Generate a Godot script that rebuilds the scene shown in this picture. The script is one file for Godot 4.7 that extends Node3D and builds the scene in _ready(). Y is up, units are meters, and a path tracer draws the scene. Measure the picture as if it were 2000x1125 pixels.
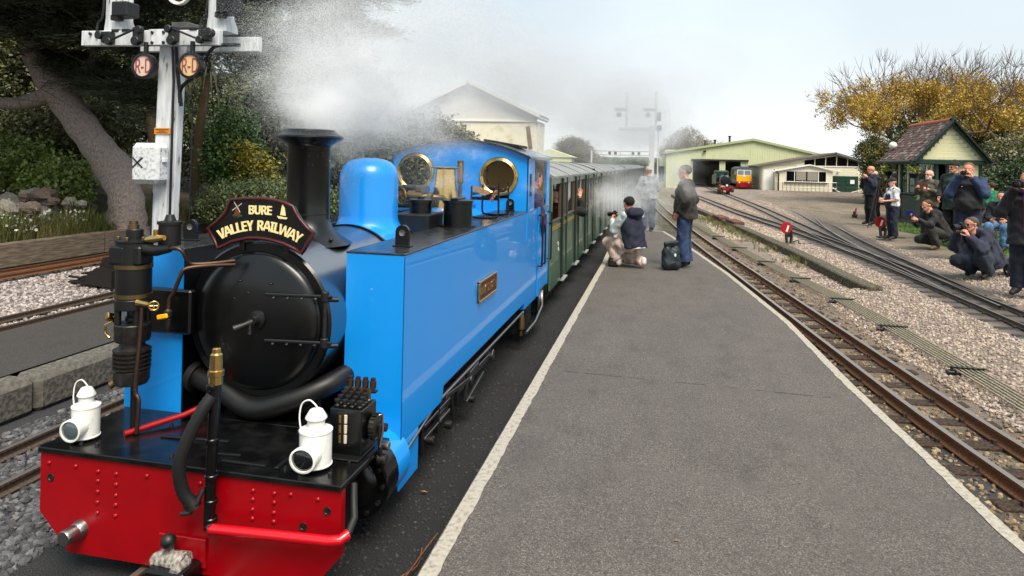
extends Node3D
# A narrow-gauge station in autumn: a blue tank engine on a platform, photographers across the yard.

func _ready() -> void:
	rng.seed = 7
	var yaw := atan(288.0 / 1333.0)
	var cam := Camera3D.new()
	cam.name = "camera"
	add_child(cam)
	var fwd := Vector3(-sin(yaw), 0, -cos(yaw))
	var right := Vector3(cos(yaw), 0, -sin(yaw))
	var roll := atan(0.022)
	# the lens is level and shifted down, as the frame is cropped from a larger picture
	var r2 := right * cos(roll) + Vector3.UP * sin(roll)
	var u2 := Vector3.UP * cos(roll) - right * sin(roll)
	cam.transform = Transform3D(Basis(r2, u2, -fwd), Vector3(0, 1.72, 0))
	cam.projection = Camera3D.PROJECTION_FRUSTUM
	cam.near = 0.1
	cam.far = 4000.0
	cam.size = 0.1 * 1125.0 / 1333.0
	cam.frustum_offset = Vector2(SHX, SHY) * 0.1 / 1333.0
	cam.current = true
	var env := Environment.new()
	env.background_mode = Environment.BG_SKY
	var sm := ProceduralSkyMaterial.new()
	sm.sky_top_color = Color(0.57, 0.64, 0.69)
	sm.sky_horizon_color = Color(0.77, 0.775, 0.765)
	sm.sky_curve = 0.13
	sm.sky_energy_multiplier = 1.0
	sm.ground_bottom_color = Color(0.35, 0.34, 0.32)
	sm.ground_horizon_color = Color(0.8, 0.8, 0.8)
	sm.sun_angle_max = 1.0
	var cl := FastNoiseLite.new()
	cl.frequency = 0.004
	cl.fractal_octaves = 5
	cl.seed = 4
	var ct := NoiseTexture2D.new()
	ct.width = 1024
	ct.height = 512
	ct.seamless = true
	ct.noise = cl
	var cg := Gradient.new()
	cg.offsets = PackedFloat32Array([0.35, 0.75])
	cg.colors = PackedColorArray([Color(1, 1, 1, 0.0), Color(1, 1, 1, 0.09)])
	ct.color_ramp = cg
	sm.sky_cover = ct
	var sky := Sky.new()
	sky.sky_material = sm
	env.sky = sky
	env.tonemap_mode = Environment.TONE_MAPPER_LINEAR
	env.tonemap_exposure = EXPOSURE
	env.sdfgi_enabled = true
	env.ssao_enabled = true
	env.ssil_enabled = true
	env.volumetric_fog_enabled = true
	env.volumetric_fog_density = 0.0
	var we := WorldEnvironment.new()
	we.name = "world"
	we.environment = env
	add_child(we)
	var sun := DirectionalLight3D.new()
	sun.name = "sun"
	add_child(sun)
	sun.light_energy = SUN
	sun.light_color = Color(1.0, 0.97, 0.92)
	sun.light_angular_distance = 32.0
	sun.shadow_enabled = true
	sun.look_at_from_position(Vector3(5, 14, 4), Vector3(0, 0, -4))
	build_materials()
	build_ground()
	build_platforms()
	build_tracks()
	build_engine()
	build_carriages()
	build_lineside()
	build_signals()
	build_buildings()
	build_kiosk()
	build_yard()
	build_people()
	build_plants()
	build_steam()

const EXPOSURE := 1.92
const SUN := 0.8
const SHX := 0.0
const SHY := -245.8

class MB:
	var v := PackedVector3Array()
	var n := PackedVector3Array()
	var c := PackedColorArray()
	var col := Color(1, 1, 1)

	func tri(a: Vector3, b: Vector3, d: Vector3, na: Vector3, nb: Vector3, nd: Vector3) -> void:
		if (b - a).cross(d - a).dot(na + nb + nd) > 0.0:
			v.append(a); v.append(d); v.append(b)
			n.append(na); n.append(nd); n.append(nb)
		else:
			v.append(a); v.append(b); v.append(d)
			n.append(na); n.append(nb); n.append(nd)
		c.append(col); c.append(col); c.append(col)

	func tri_f(a: Vector3, b: Vector3, d: Vector3) -> void:
		var nn := (d - a).cross(b - a).normalized()
		tri(a, b, d, nn, nn, nn)

	func quad(a: Vector3, b: Vector3, d: Vector3, e: Vector3, nn: Vector3) -> void:
		tri(a, b, d, nn, nn, nn)
		tri(a, d, e, nn, nn, nn)

	func box(p: Vector3, s: Vector3, bs := Basis(), bev := 0.0) -> void:
		var h := s * 0.5
		bev = minf(bev, minf(h.x, minf(h.y, h.z)) * 0.9)
		for ax in 3:
			var u := (ax + 1) % 3
			var w := (ax + 2) % 3
			for sg in [-1.0, 1.0]:
				var q := []
				for st in [[-1, -1], [1, -1], [1, 1], [-1, 1]]:
					var pt := Vector3()
					pt[ax] = h[ax] * sg
					pt[u] = (h[u] - bev) * st[0]
					pt[w] = (h[w] - bev) * st[1]
					q.append(p + bs * pt)
				var nn := Vector3()
				nn[ax] = sg
				quad(q[0], q[1], q[2], q[3], bs * nn)
		if bev <= 0.0:
			return
		for ax in 3:
			var u := (ax + 1) % 3
			var w := (ax + 2) % 3
			for su in [-1.0, 1.0]:
				for sw in [-1.0, 1.0]:
					var q := []
					for st in [[-1, 0], [1, 0], [1, 1], [-1, 1]]:
						var pt := Vector3()
						pt[ax] = (h[ax] - bev) * st[0]
						pt[u] = (h[u] - (bev if st[1] == 1 else 0.0)) * su
						pt[w] = (h[w] - (bev if st[1] == 0 else 0.0)) * sw
						q.append(p + bs * pt)
					var nn := Vector3()
					nn[u] = su
					nn[w] = sw
					quad(q[0], q[1], q[2], q[3], bs * nn.normalized())
		for sx in [-1.0, 1.0]:
			for sy in [-1.0, 1.0]:
				for sz in [-1.0, 1.0]:
					var sv := Vector3(sx, sy, sz)
					var a := (h - Vector3(0, bev, bev)) * sv
					var b := (h - Vector3(bev, 0, bev)) * sv
					var d := (h - Vector3(bev, bev, 0)) * sv
					var nn := bs * sv.normalized()
					tri(p + bs * a, p + bs * b, p + bs * d, nn, nn, nn)

	static func frame(d: Vector3) -> Array:
		var up := Vector3.UP if absf(d.y) < 0.9 else Vector3.RIGHT
		var u := up.cross(d).normalized()
		return [u, d.cross(u).normalized()]

	func cyl(a: Vector3, b: Vector3, r0: float, r1 := -1.0, k := 12, cap := true) -> void:
		if r1 < 0.0:
			r1 = r0
		var d := (b - a).normalized()
		var f := frame(d)
		var sl := (r0 - r1) / maxf(a.distance_to(b), 1e-6)
		for i in k:
			var t0 := TAU * i / k
			var t1 := TAU * (i + 1) / k
			var e0: Vector3 = f[0] * cos(t0) + f[1] * sin(t0)
			var e1: Vector3 = f[0] * cos(t1) + f[1] * sin(t1)
			var n0 := (e0 + d * sl).normalized()
			var n1 := (e1 + d * sl).normalized()
			tri(a + e0 * r0, a + e1 * r0, b + e1 * r1, n0, n1, n1)
			tri(a + e0 * r0, b + e1 * r1, b + e0 * r1, n0, n1, n0)
			if cap:
				if r0 > 1e-5: tri(a, a + e0 * r0, a + e1 * r0, -d, -d, -d)
				if r1 > 1e-5: tri(b, b + e0 * r1, b + e1 * r1, d, d, d)

	func tube(pts: Array, r, k := 8, cap := true, closed := false) -> void:
		var m := pts.size()
		var rings := []
		var nrm := []
		var pu := Vector3()
		for i in m:
			var d: Vector3
			if closed:
				d = (pts[(i + 1) % m] - pts[(i + m - 1) % m]).normalized()
			else:
				d = (pts[mini(i + 1, m - 1)] - pts[maxi(i - 1, 0)]).normalized()
			var f := frame(d)
			if i > 0:
				var u: Vector3 = (pu - d * pu.dot(d))
				if u.length() > 1e-4:
					u = u.normalized()
					f = [u, d.cross(u)]
			pu = f[0]
			var rr: float = r[i] if r is Array else r
			var ring := []
			var nr := []
			for j in k:
				var t := TAU * j / k
				var e: Vector3 = f[0] * cos(t) + f[1] * sin(t)
				nr.append(e)
				ring.append(pts[i] + e * rr)
			rings.append(ring)
			nrm.append(nr)
		for i in (m if closed else m - 1):
			var i2 := (i + 1) % m
			for j in k:
				var j2 := (j + 1) % k
				tri(rings[i][j], rings[i][j2], rings[i2][j2], nrm[i][j], nrm[i][j2], nrm[i2][j2])
				tri(rings[i][j], rings[i2][j2], rings[i2][j], nrm[i][j], nrm[i2][j2], nrm[i2][j])
		if cap and not closed:
			for e in [0, m - 1]:
				var nn: Vector3 = (pts[0] - pts[1]).normalized() if e == 0 else (pts[m - 1] - pts[m - 2]).normalized()
				for j in k:
					tri(pts[e], rings[e][j], rings[e][(j + 1) % k], nn, nn, nn)

	func lathe(xf: Transform3D, prof: Array, k := 24, sharp := 35.0) -> void:
		var m := prof.size()
		var sn := []
		for i in m - 1:
			var d: Vector2 = (prof[i + 1] - prof[i]).normalized()
			sn.append(Vector2(d.y, -d.x))
		for i in m - 1:
			var a: Vector2 = sn[i]
			var b: Vector2 = sn[i]
			if i > 0 and rad_to_deg(absf(sn[i].angle_to(sn[i - 1]))) < sharp:
				a = (sn[i] + sn[i - 1]).normalized()
			if i < m - 2 and rad_to_deg(absf(sn[i].angle_to(sn[i + 1]))) < sharp:
				b = (sn[i] + sn[i + 1]).normalized()
			var p: Vector2 = prof[i]
			var q: Vector2 = prof[i + 1]
			for j in k:
				var t0 := TAU * j / k
				var t1 := TAU * (j + 1) / k
				var e0 := Vector3(cos(t0), 0, sin(t0))
				var e1 := Vector3(cos(t1), 0, sin(t1))
				var y := Vector3.UP
				var A := xf * (e0 * p.x + y * p.y)
				var B := xf * (e1 * p.x + y * p.y)
				var C := xf * (e1 * q.x + y * q.y)
				var D := xf * (e0 * q.x + y * q.y)
				var nA := (xf.basis * (e0 * a.x + y * a.y)).normalized()
				var nB := (xf.basis * (e1 * a.x + y * a.y)).normalized()
				var nC := (xf.basis * (e1 * b.x + y * b.y)).normalized()
				var nD := (xf.basis * (e0 * b.x + y * b.y)).normalized()
				if p.x > 1e-6: tri(A, B, C, nA, nB, nC)
				if q.x > 1e-6: tri(A, C, D, nA, nC, nD)

	func prism(poly: PackedVector2Array, z0: float, z1: float, xf := Transform3D(), smooth_deg := 0.0) -> void:
		var idx := Geometry2D.triangulate_polygon(poly)
		for zz in [z0, z1]:
			var nn := xf.basis.z.normalized() * (1.0 if (zz > minf(z0, z1)) else -1.0)
			for i in range(0, idx.size(), 3):
				var a := poly[idx[i]]
				var b := poly[idx[i + 1]]
				var d := poly[idx[i + 2]]
				tri(xf * Vector3(a.x, a.y, zz), xf * Vector3(b.x, b.y, zz), xf * Vector3(d.x, d.y, zz), nn, nn, nn)
		var m := poly.size()
		var area := 0.0
		for i in m:
			area += poly[i].cross(poly[(i + 1) % m])
		var sg := 1.0 if area > 0 else -1.0
		var en := []
		for i in m:
			var e := (poly[(i + 1) % m] - poly[i]).normalized() * sg
			en.append(Vector2(e.y, -e.x))
		for i in m:
			var a := poly[i]
			var b := poly[(i + 1) % m]
			var n0: Vector2 = en[i]
			var n1: Vector2 = en[i]
			if smooth_deg > 0.0:
				if rad_to_deg(absf(en[i].angle_to(en[(i + m - 1) % m]))) < smooth_deg: n0 = (en[i] + en[(i + m - 1) % m]).normalized()
				if rad_to_deg(absf(en[i].angle_to(en[(i + 1) % m]))) < smooth_deg: n1 = (en[i] + en[(i + 1) % m]).normalized()
			var N0 := xf.basis * Vector3(n0.x, n0.y, 0)
			var N1 := xf.basis * Vector3(n1.x, n1.y, 0)
			var A := xf * Vector3(a.x, a.y, z0)
			var B := xf * Vector3(b.x, b.y, z0)
			var C := xf * Vector3(b.x, b.y, z1)
			var D := xf * Vector3(a.x, a.y, z1)
			tri(A, B, C, N0, N1, N1)
			tri(A, C, D, N0, N1, N0)

	func ell(p: Vector3, r: Vector3, bs := Basis(), k := 14, m := 9) -> void:
		for i in m:
			var a0 := PI * i / m - PI / 2
			var a1 := PI * (i + 1) / m - PI / 2
			for j in k:
				var q := []
				var qn := []
				for st in [[a0, j], [a0, j + 1], [a1, j + 1], [a1, j]]:
					var t: float = TAU * st[1] / k
					var e := Vector3(cos(st[0]) * cos(t), sin(st[0]), cos(st[0]) * sin(t))
					q.append(p + bs * (e * r))
					qn.append((bs * (e / r)).normalized())
				if i > 0: tri(q[0], q[1], q[2], qn[0], qn[1], qn[2])
				if i < m - 1: tri(q[0], q[2], q[3], qn[0], qn[2], qn[3])

	func add(o: MB, xf: Transform3D) -> void:
		var nb := xf.basis.inverse().transposed()
		var mirrored := xf.basis.determinant() < 0.0
		for k in o.v.size():
			var i := k
			if mirrored and k % 3 > 0: i = k + (1 if k % 3 == 1 else -1)
			v.append(xf * o.v[i])
			n.append((nb * o.n[i]).normalized())
			c.append(o.c[i] if col == Color(1, 1, 1) else col)

	func mesh() -> ArrayMesh:
		var a := []
		a.resize(Mesh.ARRAY_MAX)
		a[Mesh.ARRAY_VERTEX] = v
		a[Mesh.ARRAY_NORMAL] = n
		a[Mesh.ARRAY_COLOR] = c
		var me := ArrayMesh.new()
		me.add_surface_from_arrays(Mesh.PRIMITIVE_TRIANGLES, a)
		return me

var M := {}
var rng := RandomNumberGenerator.new()
var used_names := {}
var tex_cache := {}

func rnd(a: float, b: float) -> float:
	return rng.randf_range(a, b)

func numbered(s: String) -> String:
	if not used_names.has(s):
		used_names[s] = 0
		return s
	used_names[s] += 1
	return "%s_%03d" % [s, used_names[s]]

func tag(o: Node, label: String, category: String, group := "", kind := "") -> void:
	if label: o.set_meta("label", label)
	if category: o.set_meta("category", category)
	if group: o.set_meta("group", group)
	if kind: o.set_meta("kind", kind)

# a top-level thing: a Node3D at its base
func thing(called: String, label: String, category: String, at: Vector3, group := "", yaw := 0.0) -> Node3D:
	var o := Node3D.new()
	o.name = numbered(called)
	add_child(o, true)
	o.position = at
	o.rotation.y = yaw
	tag(o, label, category, group)
	return o

# a part; mb is in world coordinates unless local
func part(called: String, mb: MB, m: Material, parent: Node3D, local := false) -> MeshInstance3D:
	var o := MeshInstance3D.new()
	o.name = called
	o.mesh = mb.mesh()
	o.mesh.surface_set_material(0, m)
	parent.add_child(o, true)
	if not local:
		var off := Vector3()
		var q: Node = parent
		while q != self and q is Node3D:
			off += q.position
			q = q.get_parent()
		o.position = -off
	return o

func mpart(called: String, me: Mesh, m: Material, parent: Node3D, xf: Transform3D) -> MeshInstance3D:
	var o := MeshInstance3D.new()
	o.name = called
	o.mesh = me
	o.material_override = m
	parent.add_child(o, true)
	o.transform = xf
	return o

func struct(called: String, mb: MB, m: Material) -> MeshInstance3D:
	var o := MeshInstance3D.new()
	o.name = numbered(called)
	o.mesh = mb.mesh()
	o.mesh.surface_set_material(0, m)
	add_child(o, true)
	o.set_meta("kind", "structure")
	return o

func multi(called: String, me: Mesh, m: Material, xfs: Array, cols: Array, parent: Node = self) -> MultiMeshInstance3D:
	var mm := MultiMesh.new()
	mm.transform_format = MultiMesh.TRANSFORM_3D
	mm.use_colors = true
	mm.mesh = me
	mm.instance_count = xfs.size()
	for i in xfs.size():
		mm.set_instance_transform(i, xfs[i])
		mm.set_instance_color(i, cols[i])
	var o := MultiMeshInstance3D.new()
	o.name = called if parent != self else numbered(called)
	o.multimesh = mm
	o.material_override = m
	parent.add_child(o, true)
	o.set_meta("kind", "stuff")
	return o

func rgb(r: float, g: float, b: float) -> Color:
	return Color(r / 255.0, g / 255.0, b / 255.0)

func lin(c: Color) -> Color:
	return c.srgb_to_linear()

func mat(c: Color, rough := 0.6, metal := 0.0, coat := 0.0) -> StandardMaterial3D:
	var m := StandardMaterial3D.new()
	m.albedo_color = c
	m.roughness = rough
	m.metallic = metal
	if coat > 0.0:
		m.clearcoat_enabled = true
		m.clearcoat = coat
		m.clearcoat_roughness = 0.03
	return m

func noise_tex(key: String, freq: float, cols: Array, offs: Array, size := 512, oct := 4, type := FastNoiseLite.TYPE_SIMPLEX_SMOOTH, sd := 1) -> NoiseTexture2D:
	if tex_cache.has(key):
		return tex_cache[key]
	var f := FastNoiseLite.new()
	f.noise_type = type
	f.frequency = freq
	f.fractal_octaves = oct
	f.seed = sd
	var t := NoiseTexture2D.new()
	t.width = size
	t.height = size
	t.seamless = true
	t.seamless_blend_skirt = 0.15
	t.noise = f
	if not cols.is_empty():
		var g := Gradient.new()
		g.offsets = PackedFloat32Array(offs)
		g.colors = PackedColorArray(cols)
		t.color_ramp = g
	tex_cache[key] = t
	return t

# a grained material: two-or-more-tone noise, world triplanar, optional relief
func grain(key: String, cols: Array, offs: Array, metres: float, rough := 0.8, bump_cm := 0.0, freq := 0.02, oct := 5, local := false, size := 512, metal := 0.0) -> StandardMaterial3D:
	var m := StandardMaterial3D.new()
	m.albedo_texture = noise_tex(key, freq, cols, offs, size, oct, FastNoiseLite.TYPE_SIMPLEX_SMOOTH, key.hash() % 1000)
	m.uv1_triplanar = true
	m.uv1_world_triplanar = not local
	m.uv1_scale = Vector3.ONE / metres
	m.roughness = rough
	m.metallic = metal
	if bump_cm > 0.0:
		m.heightmap_enabled = true
		m.heightmap_scale = bump_cm
		m.heightmap_texture = noise_tex(key + "_h", freq, [], [], size, oct, FastNoiseLite.TYPE_SIMPLEX_SMOOTH, key.hash() % 1000)
	return m

# grey grain that multiplies vertex colours
func tinted(key: String, lo: float, metres: float, rough := 0.9, bump_cm := 0.0, freq := 0.03, oct := 5) -> StandardMaterial3D:
	var m := grain(key, [Color(lo, lo, lo), Color(1, 1, 1)], [0.25, 0.75], metres, rough, bump_cm, freq, oct)
	m.vertex_color_use_as_albedo = true
	return m

func xf_y(p: Vector3, dir: Vector3) -> Transform3D:   # y axis along dir
	var d := dir.normalized()
	var f := MB.frame(d)
	return Transform3D(Basis(f[0], d, (f[0] as Vector3).cross(d)), p)

func V(x: float, y: float, z: float) -> Vector3:
	return Vector3(x, y, z)

func catmull(p: Array, steps: int) -> Array:
	var o := []
	for i in p.size() - 1:
		var a = p[maxi(i - 1, 0)]
		var b = p[i]
		var c = p[i + 1]
		var d = p[mini(i + 2, p.size() - 1)]
		for s in steps:
			var t := float(s) / steps
			o.append(0.5 * ((2.0 * b) + (c - a) * t + (2.0 * a - 5.0 * b + 4.0 * c - d) * t * t + (3.0 * b - a - 3.0 * c + d) * t * t * t))
	o.append(p[p.size() - 1])
	return o
func build_materials() -> void:
	M.blue = mat(Color(0.02, 0.55, 0.885), 0.35, 0.0, 0.5)
	M.blue.clearcoat_roughness = 0.02
	M.black = mat(Color(0.022, 0.023, 0.027), 0.28, 0.0, 0.12)
	M.smokebox = mat(Color(0.60, 0.60, 0.61), 0.30, 1.0, 0.3)
	M.smokebox.clearcoat_roughness = 0.22
	M.satin = mat(Color(0.05, 0.05, 0.052), 0.45)
	M.deck = grain("deck", [Color(0.03, 0.03, 0.034), Color(0.085, 0.085, 0.085)], [0.4, 0.75], 0.9, 0.22, 0.0, 0.012)
	M.tanktop = grain("tanktop", [Color(0.09, 0.09, 0.095), Color(0.2, 0.2, 0.2)], [0.3, 0.75], 0.8, 0.26, 0.0, 0.015)
	M.red = grain("red", [Color(0.545, 0.0, 0.04), Color(0.59, 0.0, 0.042)], [0.1, 0.9], 1.2, 0.3, 0.0, 0.01)
	M.brass = mat(Color(0.83, 0.69, 0.43), 0.2, 1.0)
	M.bronze = mat(Color(0.50, 0.42, 0.30), 0.42, 1.0)
	M.copper = mat(Color(0.37, 0.285, 0.24), 0.5, 1.0)
	M.steel = mat(Color(0.62, 0.61, 0.60), 0.33, 1.0)
	M.darksteel = grain("darksteel", [Color(0.05, 0.045, 0.04), Color(0.14, 0.12, 0.10)], [0.3, 0.7], 0.3, 0.45, 0.0, 0.02)
	M.white = grain("whitep", [Color(0.80, 0.79, 0.76), Color(0.88, 0.875, 0.85), Color(0.90, 0.895, 0.87)], [0.12, 0.3, 0.9], 0.5, 0.5, 0.0, 0.02)
	M.oldwhite = grain("oldwhite", [Color(0.40, 0.38, 0.35), Color(0.74, 0.75, 0.75), Color(0.80, 0.81, 0.82), Color(0.86, 0.87, 0.88)], [0.14, 0.22, 0.5, 0.9], 0.9, 0.75, 0.15, 0.016)
	M.oldwhite.uv1_scale = Vector3(1.6, 0.28, 1.6)
	M.rubber = mat(Color(0.06, 0.06, 0.06), 0.6)
	M.yellow = mat(Color(0.95, 0.66, 0.02), 0.4)
	M.maroon = mat(Color(0.25, 0.03, 0.035), 0.35)
	M.cream = mat(Color(0.93, 0.86, 0.62), 0.5)
	M.glass = mat(Color(0.05, 0.06, 0.06, 0.04), 0.03)
	M.glass.transparency = BaseMaterial3D.TRANSPARENCY_ALPHA
	M.cabglass = mat(Color(0.05, 0.06, 0.06, 0.03), 0.03)
	M.cabglass.transparency = BaseMaterial3D.TRANSPARENCY_ALPHA
	M.cabglass.metallic_specular = 0.15
	M.darkglass = mat(Color(0.04, 0.045, 0.05), 0.05)
	M.lens = mat(Color(0.32, 0.36, 0.38), 0.06, 0.2, 0.8)
	M.railrust = grain("railrust", [Color(0.33, 0.195, 0.11), Color(0.54, 0.35, 0.20)], [0.3, 0.7], 0.25, 0.7, 0.0, 0.03)
	M.raildark = grain("raildark", [Color(0.23, 0.19, 0.165), Color(0.38, 0.315, 0.265)], [0.3, 0.7], 0.25, 0.6, 0.0, 0.03)
	M.railtop = mat(Color(0.62, 0.57, 0.53), 0.4, 0.8)
	M.sleeper = grain("sleeper", [Color(0.11, 0.08, 0.06), Color(0.30, 0.21, 0.145)], [0.25, 0.75], 0.35, 0.85, 0.4, 0.02)
	M.sleeperdark = grain("sleeperdark", [Color(0.07, 0.068, 0.068), Color(0.23, 0.22, 0.215)], [0.3, 0.75], 0.35, 0.7, 0.4, 0.02)
	M.asphalt = asphalt("asphalt", 0.335, 0.54)
	M.asphaltdark = asphalt("asphaltdark", 0.27, 0.42)
	M.paint = grain("roadpaint", [Color(0.53, 0.50, 0.455), Color(0.63, 0.60, 0.545), Color(0.68, 0.65, 0.595)], [0.15, 0.4, 0.9], 0.6, 0.9, 0.2, 0.03)
	M.concrete = grain("concrete", [Color(0.25, 0.24, 0.215), Color(0.35, 0.335, 0.305), Color(0.43, 0.41, 0.375)], [0.15, 0.5, 0.85], 0.5, 0.9, 0.4, 0.02)
	M.mossy = grain("mossy", [Color(0.17, 0.165, 0.115), Color(0.30, 0.28, 0.215), Color(0.45, 0.42, 0.36)], [0.2, 0.45, 0.85], 0.7, 0.95, 0.8, 0.02)
	M.timber = grain("timber", [Color(0.34, 0.29, 0.24), Color(0.52, 0.46, 0.385)], [0.15, 0.85], 0.9, 0.9, 0.4, 0.016)
	M.timber.uv1_scale = Vector3(1.2, 3.0, 0.35)
	M.bark = grain("bark", [Color(0.46, 0.41, 0.385), Color(0.59, 0.535, 0.505), Color(0.68, 0.62, 0.59)], [0.15, 0.5, 0.85], 0.5, 0.95, 0.7, 0.02, 5)
	M.bark.uv1_scale = Vector3(2.0, 1.1, 2.0)
	M.barkpale = grain("barkpale", [Color(0.30, 0.25, 0.18), Color(0.52, 0.44, 0.33)], [0.3, 0.7], 0.4, 0.95, 0.6, 0.03)
	M.twig = mat(Color(0.42, 0.37, 0.33), 0.9)
	M.stone = tinted("stonegrain", 0.62, 0.5, 0.95, 0.8)
	M.ground = tinted("groundgrain", 0.45, 0.22, 0.95, 1.2, 0.045, 4)
	M.pebble = tinted("pebblegrain", 0.7, 0.06, 0.9, 0.0)
	M.leaf = mat(Color(1, 1, 1), 0.55)
	M.leaf.vertex_color_use_as_albedo = true
	M.leaf.backlight_enabled = true
	M.leaf.backlight = Color(0.35, 0.4, 0.2)
	M.vc = mat(Color(1, 1, 1), 0.8)
	M.vc.vertex_color_use_as_albedo = true
	M.green = mat(Color(0.055, 0.20, 0.145), 0.42)
	M.carriage = mat(Color(0.275, 0.375, 0.30), 0.3, 0.0, 0.3)
	M.carriagedark = mat(Color(0.07, 0.125, 0.10), 0.4)
	M.roofgrey = grain("roofgrey", [Color(0.46, 0.46, 0.45), Color(0.57, 0.57, 0.56)], [0.3, 0.7], 1.5, 0.6, 0.0, 0.01)

func asphalt(key: String, lo: float, hi: float) -> StandardMaterial3D:
	var im := noise_tex(key, 0.34, [Color(lo * 0.71, lo * 0.66, lo * 0.62), Color(lo * 1.05, lo * 0.975, lo * 0.915), Color(lo * 1.32, lo * 1.22, lo * 1.14), Color(hi * 1.25, hi * 1.19, hi * 1.12)], [0.2, 0.5, 0.75, 0.97], 1024, 2, FastNoiseLite.TYPE_VALUE, 11)
	var m := StandardMaterial3D.new()
	m.albedo_texture = im
	m.uv1_triplanar = true
	m.uv1_world_triplanar = true
	m.uv1_scale = Vector3.ONE / 1.6
	m.roughness = 0.86
	m.detail_enabled = true
	m.detail_blend_mode = BaseMaterial3D.BLEND_MODE_MUL
	m.detail_uv_layer = BaseMaterial3D.DETAIL_UV_2
	m.detail_albedo = noise_tex("stains", 0.012, [Color(0.90, 0.895, 0.89), Color(0.97, 0.97, 0.97), Color(1, 1, 1), Color(1, 1, 1)], [0.1, 0.32, 0.6, 1.0], 512, 6, FastNoiseLite.TYPE_SIMPLEX_SMOOTH, 77)
	m.uv2_triplanar = true
	m.uv2_world_triplanar = true
	m.uv2_scale = Vector3(0.42, 0.42, 0.25)
	m.vertex_color_use_as_albedo = true
	m.heightmap_enabled = true
	m.heightmap_scale = 0.03
	m.heightmap_texture = noise_tex(key + "_h", 0.34, [], [], 1024, 2, FastNoiseLite.TYPE_VALUE, 11)
	return m

# ---- the lie of the land
const MAIN := [Vector2(2.75, -2.0), Vector2(2.55, -4.0), Vector2(2.27, -6.0), Vector2(2.03, -8.4), Vector2(1.65, -12.3), Vector2(1.06, -18.4), Vector2(0.62, -24.0), Vector2(0.12, -31.0), Vector2(-0.25, -40.0), Vector2(-0.5, -60.0), Vector2(-0.6, -90.0)]
const KERB := [Vector2(3.36, -11.7), Vector2(3.25, -12.7), Vector2(3.05, -15.9), Vector2(2.72, -19.8), Vector2(2.32, -24.0), Vector2(2.0, -27.5), Vector2(1.5, -33.0), Vector2(0.9, -45.0)]

func along(p: Array, z: float) -> float:
	for i in p.size() - 1:
		if z <= p[i].y and z >= p[i + 1].y:
			return lerpf(p[i].x, p[i + 1].x, (p[i].y - z) / (p[i].y - p[i + 1].y))
	return p[0].x if z > p[0].y else p[p.size() - 1].x

var gn := FastNoiseLite.new()

func ground_y(x: float, z: float) -> float:
	var y := -0.275
	if x < -10.75:
		var t := -10.75 - x
		y = lerpf(-0.05, 0.15, clampf(t / 0.6, 0, 1)) + maxf(0, t - 0.6) * 0.13 * clampf((z + 60.0) / 30.0, 0.15, 1.0)
		y = minf(y, 2.2) + gn.get_noise_2d(x * 12.0, z * 12.0) * 0.12
	elif x > 1.6:
		var kx := along(KERB, z)
		var m := along(MAIN, z)
		if z < -11.9:
			y = lerpf(-0.275, -0.16, smoothstep(kx + 0.02, kx + 0.14, x))
		else:
			y = lerpf(-0.275, -0.17, smoothstep(m + 0.5, m + 1.9, x))
		y -= 0.03 * (1.0 - smoothstep(0.42, 0.52, absf(x - m)))
		y = lerpf(y, -0.06, smoothstep(5.0, 6.3, x))
		y = lerpf(y, 0.0, smoothstep(6.3, 9.0, x))
		y += gn.get_noise_2d(x * 30.0, z * 30.0) * 0.015
	return y

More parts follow.
